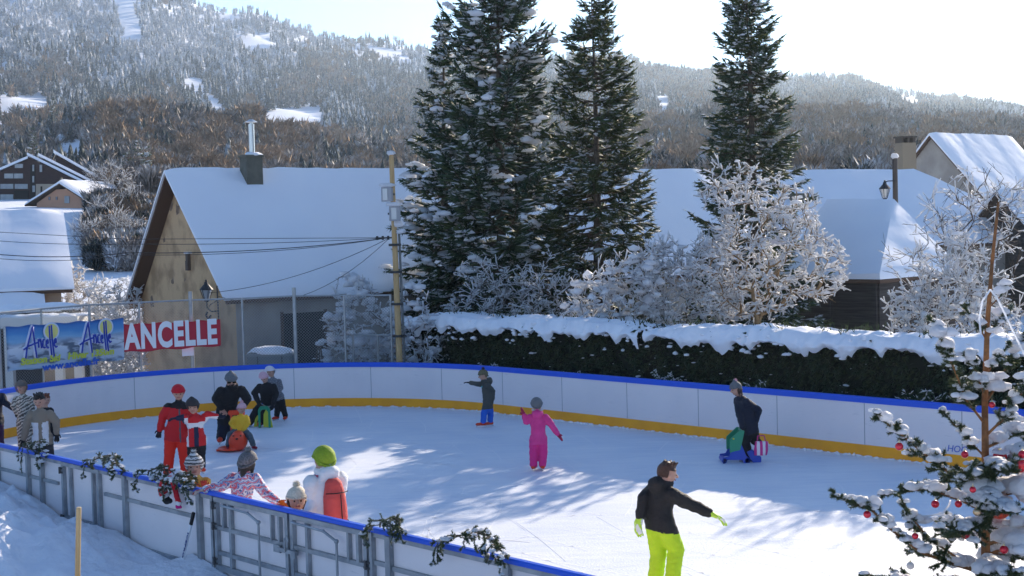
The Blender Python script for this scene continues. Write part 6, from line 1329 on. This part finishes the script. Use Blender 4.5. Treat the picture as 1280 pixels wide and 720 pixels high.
person('boy in black jacket and lime green trousers skating away with arms spread', foot=(829, 744), top=(832, 579), yaw=125, headyaw=100, head=(834, 592), neck=(829, 604), pelvis=(824, 650), armA=((805, 622, .0), (799, 652, -.05)), armB=((860, 629, -.05), (893, 644, -.1)), legA=((823, 692, .08), (818, 736, .15)), legB=((845, 686, -.05), (839, 736, -.15)), jacket=cloth('black_ski_jacket', (.014, .014, .015)), trousers=LIMEC, hair=(BROWNH, 'short'), glove=GLW, boot=mat('dark_boot', (.08, .07, .06), .5), hs=1.08, bulk=1.12, legw=1.18, handk=1.35, hood=1, face=True)
person('adult in navy jacket and bobble hat leaning on a blue and green skating aid', foot=(936, 577), top=(921, 477), yaw=-70, head=(920, 486), neck=(925, 495), pelvis=(938, 532), armA=((924, 517, -.12), (929, 538, -.12)), armB=((948, 513, .05), (944, 530, -.1)), legA=((932, 553, -.05), (936, 572, .0)), legB=((944, 551, .1), (955, 560, .12)), jacket=NAVYD, trousers=BLK, hat='pointy', hatm=GHAT, pompom=PHAT, glove=DGLOVE, boot=mat('dark_boot', (.08, .07, .06), .5), bulk=1.05, hair=(BROWNH, 'long'), hem=.02)
# ---- people behind the near boards
def nearloc(px, inn): t = t_at(px, N1 + inn, 1.0); return rk(t, N1 + inn, 0)
kid = lambda: None
person('small child in black and white knit hat peeking over the near boards', loc=nearloc(243, .30), top=(242, 570), yaw=10, head=(243, 583), neck=(244, 594), pelvis=(245, 650), armA=((236, 612, -.1), (243, 606, -.25)), armB=((256, 612), (255, 606, -.22)), jacket=cloth('yellow_orange_jacket', (.7, .25, .03), (.5, .35, .08), 8), trousers=BLK, hat='flap', hatm=KNITP, pompom=KNITP, glove=cloth('red_glove', (.35, .04, .03)), boot=REDB, hs=1.3)
person('woman in zigzag patterned ski jacket and grey bobble hat leaning on the boards', loc=nearloc(303, .42), top=(309, 566), yaw=165, head=(309, 578), neck=(306, 588), pelvis=(300, 640), armA=((277, 608, -.15), (251, 613, -.3)), armB=((332, 617, -.1), (351, 630, -.3)), jacket=MULTI, trousers=NAVYD, hat=1, hatm=cloth('charcoal_knit', (.07, .07, .075), (.16, .16, .17), 50), pompom=GHAT, hair=(BKH, 'long'), glove=cloth('red_beige_glove', (.45, .33, .28), (.35, .04, .05), 20, thr=(.5, .55)), boot=REDB, hs=1.12, face=False, bulk=1.05)
person('small girl with cream bobble hat and long brown hair looking over the near boards', loc=nearloc(370, .30), top=(369, 610), yaw=15, head=(371, 625), neck=(371, 638), pelvis=(371, 690), armA=((358, 640, -.1), (353, 629, -.2)), jacket=ORC, trousers=GREYT, hat=1, hatm=CRHAT, pompom=CRHAT, hair=(BROWNH, 'long'), glove=ORC, boot=REDB, hs=1.45)
def pack(root, d):
    s, up = d['s'], d['up']; bk = -d['fwd']; c = d['ch'] - up * .05 * d['h'] + bk * (d['D'] + .05); h = d['h']; RP = cloth('coral_red_backpack', (.55, .07, .06))
    me = remesh([('l', [(c - up * .17 * h, s * .075 * h, bk * .05 * h), (c - up * .12 * h, s * .088 * h, bk * .075 * h), (c + up * .02 * h, s * .082 * h, bk * .07 * h), (c + up * .13 * h, s * .06 * h, bk * .05 * h), (c + up * .155 * h, s * .035 * h, bk * .03 * h)])], .016, 3, .004); me.materials.clear(); me.materials.append(RP); b = link(bpy.data.objects.new('backpack', me), root)
    g = NG(); q = [c + up * (.06 * h) + s * x * .085 * h + bk * (.078 * h * (1 - x * x * .5)) for x in np.linspace(-1, 1, 9)]; g.add(*tubes([p[:] for p in q[:-1]], [p[:] for p in q[1:]], .007, .007, 5)); q = [c + up * z * h + bk * (.085 * h) + s * .01 for z in (.05, -.04, -.14)]; g.add(*tubes([p[:] for p in q[:-1]], [p[:] for p in q[1:]], .007, .007, 5)); g.obj('strap', BLK, b)
    for sg in (-1, 1):
        g = NG(); q = [d['nk'] - up * .03 * h + s * sg * .07 * h + bk * .06, d['nk'] - up * .02 * h + s * sg * .08 * h, d['nk'] - up * .12 * h + s * sg * .09 * h - bk * (d['D'] + .01)]; g.add(*tubes([p[:] for p in q[:-1]], [p[:] for p in q[1:]], .018, .018, 6)); g.obj('shoulder_strap', cloth('crimson_strap', (.45, .02, .08)), b)
person('woman in white jacket and green beanie carrying a coral red backpack', loc=nearloc(410, .50), top=(406, 563), yaw=-145, head=(405, 575), neck=(406, 589), pelvis=(411, 655), armA=((394, 624, -.05), (381, 648, -.2)), armB=((423, 622, .1), (428, 652, .1)), jacket=WHITEC, trousers=GREYT, hat=1, hatm=GRHAT, glove=DGLOVE, boot=REDB, hs=1.12, bulk=1.14, extra=pack, face=False, hood=2, mats=[cloth('pale_grey_cloth', (.34, .34, .36))])
# ================================================================== SKATING AIDS AND SMALL THINGS
def plas(name, col): return mat(name, col, .35, spec=.5)
# red seal sled
sb = G(296, 563); seal = thing('seal_sled', 'red orange plastic seal sled carrying the child in yellow', 'skating aid', sb); SR = plas('red_orange_plastic', (.78, .06, .015))
me = remesh([('e', Vector((.05, -.08, .22)), Vector((.20, 0, 0)), Vector((0, .24, 0)), Vector((0, 0, .22))), ('e', Vector((.08, -.22, .30)), Vector((.14, 0, 0)), Vector((0, .14, 0)), Vector((0, 0, .14))), ('c', (.0, .0, .16), (-.16, .34, .10), .16, .07), ('e', Vector((-.1, .02, .05)), Vector((.30, 0, 0)), Vector((0, .34, 0)), Vector((0, 0, .045)))], .02, 2); me.materials.clear(); me.materials.append(SR); link(bpy.data.objects.new('body', me), seal)
for x in (.0, .15): MB().sph((x + .005, -.34, .35), .018).obj('eye', EYE, seal)
MB().sph((.08, -.37, .29), (.03, .02, .02)).obj('nose', EYE, seal)
MB().tube([(-.14, .22, .1), (-.14, .25, .78), (.12, .25, .78), (.12, .22, .1)], .022, 10).obj('push_handle', SR, seal)
MB().box((-.02, .2, .76), (.34, .09, .10), ry=-.05).obj('grip', SR, seal, bevel=.02)
MB().box((-.16, -.02, .03), (.52, .12, .03), rz=.35).obj('flipper', SR, seal, bevel=.01)
# green/yellow aid
ab = G(333, 533); aid = thing('skating_aid', 'green and yellow plastic skating aid under the leaning adult in black', 'skating aid', ab)
YG = plas('yellow_green_plastic', (.62, .62, .05)); GRP = plas('green_plastic', (.01, .26, .13)); BLP = plas('blue_plastic', (.01, .06, .42))
def panel(pts, th, m, name, par, y=0.0, rz=0.0):
    o = MB().poly([(x, y, z) for x, z in pts], (0, th, 0)).obj(name, m, par, bevel=.008)
    if rz: o.data.transform(Matrix.Rotation(rz, 4, 'Z'))
    return o
panel([(-.14, 0), (-.14, .42), (-.08, .5), (.08, .5), (.14, .42), (.14, 0), (.09, 0), (.09, .36), (.05, .42), (-.05, .42), (-.09, .36), (-.09, 0)], .05, GRP, 'front_frame', aid, -.25)
panel([(.0, 0), (.26, .0), (.20, .30), (.12, .46), (.02, .30)], .04, YG, 'side_panel', aid, -.12, -.5); panel([(-.26, 0), (-.12, 0), (-.04, .44), (-.12, .46), (-.20, .30)], .04, YG, 'side_panel', aid, .1, .5)
panel([(-.1, .5), (.1, .5), (.1, .72), (-.1, .72)], .05, BLP, 'handle_panel', aid, .05)
# blue/green aid on the right, side view
wb = G(924, 577); wk = thing('skating_aid', 'blue and green animal shaped skating aid pushed by the person in navy', 'skating aid', wb); K = 1.0
bl = [(-.33, .0), (-.30, .0), (-.24, .07), (.03, .06), (.05, 0), (.17, 0), (.17, .08), (.10, .14), (.04, .30), (-.02, .42), (-.16, .24), (-.22, .13), (-.33, .12)]
gr = [(-.20, .20), (.0, .24), (.02, .34), (.08, .60), (.0, .62), (-.20, .44)]
for y in (-.20, .20):
    panel(bl, .035, BLP, 'side_panel', wk, y); panel(gr, .04, GRP, 'upper_panel', wk, y - .004)
for q in ((-.30, .05), (.12, .05)): MB().cone((q[0], -.2, q[1]), (q[0], .23, q[1]), .045, .045, 14).obj('roller', BLP, wk)
MB().cone((.04, -.2, .58), (.04, .24, .58), .022, .022, 10).obj('handle', GRP, wk); MB().box((-.06, .02, .28), (.16, .40, .05)).obj('seat', BLP, wk)
MB().sph((-.13, -.215, .46), .018).obj('eye', mat('yellow_dot', (.7, .6, .05), .5), wk)
wb2 = G(946, 577); w2 = thing('blue_runner', 'blue plastic runner block behind the blue and green skating aid', 'skating aid', wb2); panel([(-.09, 0), (.07, 0), (.07, .10), (.0, .17), (-.10, .24), (-.2, .2)], .3, BLP, 'block', w2, -.1)
sbx = U(951, 569, wb2.y - .15); bag = thing('striped_bag', 'pink and white striped bag held behind the person in navy', 'bag', (sbx.x, sbx.y, sbx.z)); STRP = pattern('pink_white_stripes', [(.60, .03, .22), (.72, .66, .68)], 3.0, 1.57, .6)
me = remesh([('l', [(Vector((0, 0, 0)), Vector((.12, 0, 0)), Vector((0, .06, 0))), (Vector((.01, 0, .12)), Vector((.135, 0, 0)), Vector((0, .075, 0))), (Vector((.02, 0, .26)), Vector((.12, 0, 0)), Vector((0, .05, 0)))])], .014, 2, .004); me.materials.clear(); me.materials.append(STRP); link(bpy.data.objects.new('bag_body', me), bag)
MB().tube([(-.06, 0, .26), (-.05, 0, .36), (.07, 0, .36), (.09, 0, .26)], .01).obj('handle', cloth('pink_strap', (.55, .04, .2)), bag)

# ------------------------------------------------------------------ fir sprays
class Fir:
    def __init__(s, seed, nl=.020, nw=.0042, dens=1500): s.rng = np.random.default_rng(seed); s.a = []; s.b = []; s.r = []; s.r2 = []; s.nd = []; s.nl = nl; s.nw = nw; s.dens = dens; s.sc = []; s.ss = []
    def seg(s, p, q, r, r2, needle=True): s.a.append(p); s.b.append(q); s.r.append(r); s.r2.append(r2); s.nd.append(needle)
    def stem(s, pts, r0, r1, needle_from=.3, twigs=.5, tl=.12, depth=1, droop=.15, flat=True, npm=30):
        """woody stem through pts with side twigs set in pairs"""
        pts = [np.array(p[:], float) for p in pts]; L = [np.linalg.norm(b - a) for a, b in zip(pts[:-1], pts[1:])]; T = sum(L); d0 = 0
        for k, (a, b) in enumerate(zip(pts[:-1], pts[1:])):
            n = max(1, int(L[k] / .05)); d = (b - a) / (L[k] + 1e-9)
            for i in range(n):
                f0, f1 = (d0 + L[k] * i / n) / T, (d0 + L[k] * (i + 1) / n) / T; s.seg(a + (b - a) * i / n, a + (b - a) * (i + 1) / n, r0 + (r1 - r0) * f0, r0 + (r1 - r0) * f1, f0 > needle_from)
                if depth > 0 and f0 > .12:
                    for _ in range(s.rng.poisson(npm * twigs * L[k] / n)):
                        side = np.cross(d, [0, 0, 1]); side /= np.linalg.norm(side) + 1e-9; sg = s.rng.choice([-1, 1]); e = d * s.rng.uniform(.5, .9) + side * sg * s.rng.uniform(.4, .9) + s.rng.normal(0, .25, 3); e[2] -= droop * .5; e /= np.linalg.norm(e)
                        l = tl * s.rng.uniform(.5, 1.2) * (1.15 - .6 * f0); p = a + (b - a) * (i + s.rng.uniform()) / n; q = p + e * l * .5; e2 = e + [0, 0, -droop]; e2 /= np.linalg.norm(e2); w_ = q + e2 * l * .5
                        s.seg(p, q, .0035, .003); s.seg(q, w_, .003, .002)
                        if depth > 1:
                            for _ in range(3): e3 = e + s.rng.normal(0, .55, 3); e3 /= np.linalg.norm(e3); s.seg(q, q + e3 * l * .45, .0025, .002)
            d0 += L[k]
    def snow(s, c, sz):
        c = np.array(c[:]); m = (sz[0] + sz[1]) / 2
        for k in range(5 if m > .03 else 3):
            o = s.rng.normal(0, .55, 3) * np.array(sz) * (0 if k == 0 else 1); o[2] = abs(o[2]) * .4; f = s.rng.uniform(.45, .95); s.sc.append(c + o); s.ss.append((sz[0] * f, sz[1] * f, max(sz[2], m * .78) * f))
    def snow_auto(s, n, sz, lift=.02):
        idx = [i for i in range(len(s.a)) if s.nd[i]]; 
        for i in s.rng.choice(idx, n): k = sz * s.rng.uniform(.4, 1.3); s.snow((s.a[i] + s.b[i]) / 2 + [0, 0, lift], (k * s.rng.uniform(.8, 1.5), k * s.rng.uniform(.7, 1.2), k * s.rng.uniform(.45, .8)))
    def build(s, root, stem_m, needle_ms, origin):
        o = np.array(origin[:]); a, b = np.array(s.a) - o, np.array(s.b) - o; g = NG(); g.add(*tubes(a, b, np.array(s.r), np.array(s.r2), 6)); g.obj('branches', stem_m, root, True)
        nd_ = np.array(s.nd); a, b = a[nd_], b[nd_]; L = np.linalg.norm(b - a, axis=1); n = np.maximum(1, (L * s.dens).astype(int)); i = np.repeat(np.arange(len(a)), n); f = s.rng.uniform(size=(len(i), 1)); p = a[i] + (b - a)[i] * f; d = (b - a)[i] / (L[i][:, None] + 1e-9); q = s.rng.normal(size=(len(i), 3)); q -= d * (q * d).sum(1)[:, None]; q /= np.linalg.norm(q, axis=1, keepdims=True)
        g = NG(); g.add(*blades(p, d * .75 + q, s.nl * s.rng.uniform(.7, 1.2, len(i)), s.nw, s.rng), s.rng.integers(0, len(needle_ms), len(i))); g.add(*tubes(a, b, s.nl * .22, s.nl * .18, 5)); g.obj('needles', needle_ms, root)
        if s.sc: g = NG(); g.add(*blobs(np.array(s.sc) - o, s.ss, s.rng, 2, .16, .62)); g.obj('snow_on_branches', mat('near_snow', (.88, .88, .90), .6, None, bump=.5, bscale=35, trans=.5), root, True)
NG1 = mat('fir_needle', (.045, .070, .028), .5, trans=.3); NG2 = mat('fir_needle_olive', (.11, .125, .045), .5, trans=.35); NG3 = mat('fir_needle_dark', (.025, .042, .022), .5, trans=.15)
ORB = mat('orange_brown_bark', (.30, .13, .045), .75, (.18, .08, .035), 20, .4, 60)
# ---- decorated fir outside the near boards
YF = 9.3; TRK = [(1248, 252), (1240, 330), (1234, 407), (1231, 507), (1232, 600), (1232, 740)]
tp = [U(x, y, YF) for x, y in TRK]; fb = Vector((tp[-1].x, YF, -.05)); tp.append(fb + Vector((0, 0, .0)))
fir = thing('decorated_fir', 'young fir heaped with snow and hung with red baubles in the right foreground', 'christmas tree', fb)
m = MB(); rad_ = [.009, .012, .017, .022, .026, .032, .05]
for a_, b_2, r0, r1 in zip(tp[:-1], tp[1:], rad_[:-1], rad_[1:]): m.cone(a_ - fb, b_2 - fb, r0, r1, 10)
m.obj('trunk', ORB, fir, True)
F_ = Fir(7, nl=.024, nw=.0042, dens=1500); rg = random.Random(12)
def P3(*pts): return [U(x, y, YF + dz) for x, y, dz in pts]
def x0_seed(pts): return pts[-1][0] * .7 + pts[-1][1] * .3
def limb(pts, r0=.011, tw=.55, tl=.15, snow=6, sz=.055, nf=.08):
    q = P3(*pts); F_.stem(q, r0, .0035, nf, tw * 1.35, tl * 1.2, 2, .0); T_ = len(q) - 1
    LL = sum((b_ - a_).length for a_, b_ in zip(q[:-1], q[1:]))
    for i in range(int(LL / .03)):
        f = rg.uniform(.12, .93) * T_; k = int(f); c = q[k].lerp(q[min(k + 1, T_)], f - k); z_ = rg.uniform(.018, .042)
        if math.sin(f * 5 + x0_seed(pts)) > -.3: F_.sc.append(np.array((c + Vector((rg.uniform(-.02, .02), rg.uniform(-.03, .03), .018 + z_ * .3)))[:])); F_.ss.append((z_ * 1.35, z_, z_ * .9))
    for i in range(max(1, int(snow * .7))):
        f = rg.uniform(.1, .86) * T_; k = int(f); c = q[k].lerp(q[min(k + 1, T_)], f - k); z_ = sz * rg.uniform(.5, 1.15); F_.snow(c + Vector((rg.uniform(-.03, .03), rg.uniform(-.05, .05), .022)), (z_ * rg.uniform(1, 1.6), z_ * rg.uniform(.8, 1.2), z_ * rg.uniform(.55, .85)))
limb([(1231, 612, 0), (1197, 597, -.1), (1168, 578, -.2), (1130, 546, -.28), (1093, 518, -.35)], .012, .5, .13, 6, .05)
limb([(1232, 718, 0), (1195, 706, -.1), (1150, 690, -.25), (1114, 662, -.35), (1090, 638, -.42), (1050, 622, -.5)], .013, .5, .14, 9, .05)
limb([(1232, 640, 0), (1200, 625, .1), (1160, 611, .2), (1113, 617, .3)], .010, .5, .12, 5, .055)
limb([(1232, 572, 0), (1205, 545, .05), (1182, 518, .1)], .008, .7, .09, 2, .03)
limb([(1200, 700, -.1), (1160, 672, -.15), (1138, 645, -.2), (1125, 620, -.22)], .009, .6, .10, 5, .045)
limb([(1231, 530, 0), (1208, 500, -.08), (1190, 455, -.14), (1178, 428, -.16), (1167, 401, -.2)], .009, .55, .10, 5, .06)
limb([(1232, 500, 0), (1222, 470, -.1), (1212, 440, -.15)], .007, .7, .07, 3, .045)
limb([(1233, 425, 0), (1220, 402, -.04), (1204, 383, -.08)], .006, .7, .06, 3, .034, .0)
limb([(1233, 425, 0), (1247, 402, .02), (1264, 386, .05)], .006, .7, .06, 3, .034, .0)
limb([(1236, 385, 0), (1250, 371, -.03), (1261, 351, -.05)], .005, .4, .04, 1, .022, .3)
limb([(1231, 505, 0), (1250, 475, .06), (1268, 440, .1), (1281, 415, .12)], .009, .6, .1, 6, .055)
limb([(1232, 545, 0), (1258, 520, -.1), (1285, 480, -.2), (1300, 450, -.2)], .010, .6, .11, 6, .065)
limb([(1232, 470, 0), (1244, 452, -.1), (1262, 430, -.15)], .006, .8, .06, 3, .04)
for (x0, y0, x1, y1, dz) in ((1232, 590, 1300, 560, -.15), (1232, 620, 1310, 600, .25), (1232, 660, 1320, 650, -.3), (1232, 690, 1310, 690, .1), (1232, 720, 1320, 735, -.35), (1232, 560, 1290, 525, .3), (1232, 740, 1170, 735, -.5), (1232, 735, 1130, 745, .3), (1232, 650, 1190, 665, -.55), (1232, 600, 1205, 590, -.5), (1232, 680, 1180, 650, .5), (1232, 745, 1085, 720, -.2), (1232, 700, 1260, 720, -.6), (1232, 630, 1262, 640, -.6), (1232, 575, 1255, 590, -.45)):
    limb([(x0, y0, 0), ((x0 + x1) / 2, (y0 + y1) / 2 + 4, dz * .55), (x1, y1, dz)], .011, .6, .15, 7, .062)
for k in range(26):                                                   # lower limbs, mostly below the frame
    z = rg.uniform(.3, 2.7); a_ = rg.uniform(0, 6.28); L = 1.05 * (1 - z / 5.0) * rg.uniform(.8, 1.1); c = Vector((tp[-2].x, YF, z)); d = Vector((math.cos(a_), math.sin(a_), .1)); q = [c, c + d * L * .5 + Vector((0, 0, .05)), c + d * L]
    F_.stem(q, .012, .004, .1, .3, .16, 1, .1); F_.snow(q[1], (.12, .1, .05)); F_.snow(q[2] - d * .15, (.09, .08, .045))
F_.snow_auto(320, .024, .012)
F_.build(fir, ORB, [NG1, NG2, NG3, FROST_LITN], fb)
BAUB = mat('shiny_red_bauble', (.60, .01, .03), .12, spec=.8, metal=.35); GOLDB = mat('gold_bauble', (.55, .38, .22), .2, metal=.6); PEARL = mat('pearl_bauble', (.62, .52, .45), .25)
for k, (x, y, r, dz, mt_, lb) in enumerate(((1124, 558, 5, -.3, BAUB, 'red bauble near the tip of the upper left branch'), (1206, 568, 4.6, -.2, BAUB, 'red bauble just left of the trunk at the yellow kick plate'), (1169, 630, 5, -.1, BAUB, 'dark red bauble hanging left of the smaller one at mid tree'), (1198, 630, 4.6, -.15, BAUB, 'small red bauble beside the dark red one near the trunk'),
        (1207, 669, 5, -.3, BAUB, 'red bauble hanging alone in the gap below the mid branches'), (1084, 643, 4.6, -.45, BAUB, 'red bauble on the lowest left branch near its tip'), (1255, 687, 5.2, -.4, BAUB, 'red bauble low on the tree right of the trunk'), (1278, 568, 5, -.3, BAUB, 'red bauble at the right edge level with the yellow kick plate'), (1144, 670, 4, -.4, BAUB, 'red bauble half covered with snow on the lower left branch'),
        (1221, 640, 4.8, -.45, GOLDB, 'gold patterned bauble touching the trunk'), (1138, 707, 4.6, -.5, PEARL, 'pearly bauble at the bottom of the lower left branch'), (1249, 634, 15, -.12, mat('orange_red_bauble', (.72, .06, .02), .3, spec=.6), 'big orange red ball right of the trunk under snow'), (1250, 572, 9, -.1, BAUB, 'large red ball half buried in snow above the big orange one'), (1274, 580, 11, -.1, BAUB, 'largest dark red ball at the right edge under snow'), (1240, 506, 4, -.1, BAUB, 'topmost red bauble close to the trunk'), (1216, 612, 4, -.5, BAUB, 'small red bauble just left of the trunk above the gold one'))):
    c = U(x, y, YF + dz); R0 = r / FPX * YF; t = thing('bauble', lb, 'bauble', c, 'baubles on the decorated fir'); MB().sph((0, 0, 0), R0, sub=3).obj('ball', mt_, t)
    MB().cone((0, 0, R0 * .9), (0, 0, R0 * 1.25), R0 * .28, R0 * .25, 10).tube([(0, 0, R0 * 1.2), (0, 0, R0 * 1.9)], .0015, 5).obj('cap', mat('bauble_cap', (.6, .5, .3), .3, metal=.8), t)
    if r > 8:
        g = NG(); g.add(*blobs([(0, 0, R0 * .75)], [(R0 * 1.3, R0 * 1.1, R0 * .5)], np.random.default_rng(k), 2)); g.obj('snow_cap', SNOWT, t, True)
q = [U(x, y, YF - .1) for x, y in ((1226, 418), (1224, 398), (1228, 376), (1238, 362), (1246, 372), (1256, 392), (1268, 418), (1284, 450), (1300, 480))]
g = NG(); g.add(*tubes([p[:] for p in q[:-1]], [p[:] for p in q[1:]], .0065, .0065, 7)); tag(g.obj('light_cord', SNOWT, None, True), 'frosted white cord looped round the top of the decorated fir', 'cord')
q = [U(x, y, YF - .1) for x, y in ((1138, 645), (1160, 645), (1178, 642), (1186, 632), (1188, 625))]
g = NG(); g.add(*tubes([p[:] for p in q[:-1]], [p[:] for p in q[1:]], .006, .006, 7)); tag(g.obj('light_cord', SNOWT, None, True), 'short frosted cord strung between the left branches of the decorated fir', 'cord')

# ---- fir garlands laid over the near boards
def garland(pa, pb, lb, seed, n=7, snow=14, hang=.32, side='both'):
    ta, tb = t_at(pa, N1 - .03, BH), t_at(pb, N1 - .03, BH); c = rk((ta + tb) / 2, N1 - .03, BH + .03); root = thing('fir_garland', lb, 'garland', c, 'fir sprays laid over the near boards'); Fg = Fir(seed, nl=.026, nw=.0055, dens=750); r = random.Random(seed); hump = .10 + abs(tb - ta) * .06
    pts = [rk(ta + (tb - ta) * f, N1 - .04 - .06 * math.sin(f * 9), BH + .04 + hump * math.sin(f * math.pi)) for f in np.linspace(0, 1, 7)]
    Fg.stem(pts, .010, .006, 0, .9, .15, 2, .5)
    for k in range(n):
        f = (k + .5) / n + r.uniform(-.06, .06); f = min(1, max(0, f)); i = min(5, int(f * 6)); b = pts[i].lerp(pts[i + 1], f * 6 - i); L = .72 * hang * r.uniform(.55, 1.15) * (1.25 if f < .2 or f > .8 else .85); dt = r.uniform(-.12, .12) + (-.1 if f < .3 else .1 if f > .7 else 0); o = -r.uniform(.07, .16)
        q = [b, b + RD * dt * .4 + RN * o * .9 + Vector((0, 0, .01)), b + RD * dt * .8 + RN * o * 1.25 - Vector((0, 0, L * .55)), b + RD * dt + RN * o * 1.1 - Vector((0, 0, L))]; Fg.stem(q, .006, .003, 0, .8, .10, 2, .5)
    Fg.snow_auto(int(snow * 1.5), .024, .014); Fg.build(root, BARK, [NG1, NG2, FROST_LITN, FROST_LITN], c)
garland(36, 62, 'thick snowy fir spray over the boards in front of the boy in the beige jacket', 1, 7, 30, .42); garland(118, 158, 'fir spray arching over the boards above the left gate post', 2, 6, 18, .26)
garland(186, 222, 'fir spray over the boards left of the red stockings', 3, 7, 22, .26); garland(218, 248, 'fir spray with heavy snow over the boards under the small child in knit hat', 4, 7, 34, .40)
garland(476, 512, 'small green fir spray on the boards right of the double gate', 5, 7, 8, .26); garland(560, 640, 'long fir garland arching over the boards near the bottom edge', 6, 9, 40, .28)
ta = t_at(560, N1 - .1, 1.1); garland(866, 912, 'fir spray tips just showing at the bottom edge beside the boy in lime trousers', 8, 7, 10, .3)
# ---- red stockings hanging from the boards
def stocking(px, py, lb, pts, r, m, foot_m, cuff_m):
    base = t_at(px, N1 - .14, 1.0); c = rk(base, N1 - .15, 0); c.z = U(px, py, c.y).z; root = thing('hanging_stocking', lb, 'stocking', c, 'red decorations hanging over the near boards'); k = 1 / FPX * c.y; q = [Vector(((x - px) * k, 0, -(y - py) * k)) for x, y in pts]
    me = remesh([('c', a_, b2_, r, r) for a_, b2_ in zip(q[:-2], q[1:-1])], .012, 2, .004); me.materials.clear(); me.materials.append(m); link(bpy.data.objects.new('leg', me), root)
    me = remesh([('c', q[-2], q[-1], r * .95, r * .85), ('c', q[-1], q[-1] + Vector((.05, -.03, .0)), r * .8, r * .6)], .012, 2, .002); me.materials.clear(); me.materials.append(foot_m); link(bpy.data.objects.new('foot', me), root)
    d = (q[-1] - q[-2]).normalized(); MB().cone(q[-2] - d * .02, q[-2] + d * .03, r * 1.25, r * 1.25, 14).obj('cuff', cuff_m, root); MB().cone(q[0] - Vector((0, 0, .0)), q[0] + Vector((0, 0, .05)), r * 1.3, r * 1.2, 14).obj('top_cuff', cuff_m, root)
FEL = cloth('red_felt', (.50, .01, .02)); stocking(213, 598, 'bent red plush leg with white trim and black boot hanging on the boards', [(214, 600), (207, 603), (204, 612), (206, 620), (209, 626)], .062, FEL, BLK, WHITEC)
stocking(218, 606, 'thin red stocking with white stripe and magenta toe hanging on the boards', [(217, 602), (220, 612), (222, 622), (224, 629), (222, 634)], .036, FEL, cloth('magenta_felt', (.5, .01, .16)), WHITEC)
# ---- hockey stick leaning on the boards
hb = t_at(234, N1 - .16, .1); hp0 = rk(hb, N1 - .26, .05); ht = rk(t_at(243, N1 - .1, .8), N1 - .11, .80)
st = thing('hockey_stick', 'white hockey stick with black taped grip leaning on the near boards', 'hockey stick', hp0); d = (ht - hp0)
M = Matrix.Translation(d / 2) @ dirm(d, RD).to_4x4(); L = d.length
MB().box((0, 0, -.09), (.045, .024, L * .78), M=M @ Matrix.Translation((0, 0, -L * .11)) ).obj('shaft', mat('stick_white', (.66, .67, .70), .4), st)
MB().box((0, 0, 0), (.046, .03, L * .22), M=M @ Matrix.Translation((0, 0, L * .39))).obj('grip', BLK, st)
MT = M @ Matrix.Translation((0, 0, -.16)) @ Matrix.Rotation(R_(90), 4, 'X') @ Matrix.Rotation(R_(-90), 4, 'Z')
zn = (M.to_3x3() @ Vector((0, 1, 0))); 
sgn = -1 if zn.y > 0 else 1
X_ = (M.to_3x3() @ Vector((0, 0, 1))) * -1; Zv = zn * sgn; Yv = Zv.cross(X_); MT = Matrix((X_, Yv, Zv)).transposed().to_4x4(); MT.translation = d * .42 + Zv * .014
text_mesh('lettering', 'ICEPRO', .05, mat('stick_navy', (.02, .04, .16), .5), st, MT, xs=1.9, offset=.0025, ext=.001, spacing=1.1)
MB().box((0, 0, 0), (.24, .018, .06), M=Matrix.Translation((-.10, 0, .0)) @ Matrix.Rotation(-ANG, 4, 'Z')).obj('blade', BLK, st)
# ---- wooden stake in the snow bank
s0, s1 = U(92, 745, 13.3), U(98.5, 635, 13.3); stk = thing('wooden_stake', 'thin pale wooden stake standing in the snow bank at the lower left', 'stake', s0); MB().cone((0, 0, -.6), s1 - s0, .027, .024, 14).obj('shaft', WOOD, stk); MB().cone((s1 - s0) * 1.0, (s1 - s0) + Vector((0, 0, .008)), .024, .019, 14).obj('worn_end', mat('pale_cut_wood', (.6, .45, .26), .7), stk)
# small snow crumbs thrown on the kick plates and along the boards
rng = np.random.default_rng(9); C_ = []; S_ = []
for k in range(900):
    p, sd = OUT[rng.integers(0, half)]; q = p - sd * abs(rng.normal(.02, .06)) + RD * rng.uniform(-.2, .2); C_.append((q.x, q.y, .0)); z_ = rng.uniform(.008, .035); S_.append((z_ * 2.2, z_ * 1.4, z_))
g = NG(); g.add(*blobs(C_, S_, rng, 1)); tag(g.obj('shaved_snow', SNOW, None, True), 'shaved ice snow gathered along the foot of the far boards', None, None, 'stuff')
# ================================================================== HAZE
def gmin_(): return min(v.co.z for v in bpy.data.objects['terrain'].data.vertices)
def gmax_(): return max(v.co.z for v in bpy.data.objects['terrain'].data.vertices)
def haze(dens=.00012):
    x0, x1, y0, y1, z0, z1 = -3000, 3000, -2960, 2960, min(-1.1, gmin_() - 1.0), gmax_() + 60.0
    m = bpy.data.materials.new('winter_haze'); m.use_nodes = True; t = m.node_tree; t.nodes.clear()
    o_ = t.nodes.new('ShaderNodeOutputMaterial'); p = t.nodes.new('ShaderNodeVolumePrincipled'); p.inputs['Density'].default_value = dens
    p.inputs['Color'].default_value = (.66, .82, 1.0, 1); p.inputs['Anisotropy'].default_value = .55; t.links.new(p.outputs[0], o_.inputs['Volume'])
    h = MB().box(((x0 + x1) / 2, (y0 + y1) / 2, (z0 + z1) / 2), (x1 - x0, y1 - y0, z1 - z0)).obj('haze', m); tag(h, 'pale winter haze in the valley air', None, None, 'stuff')
haze()
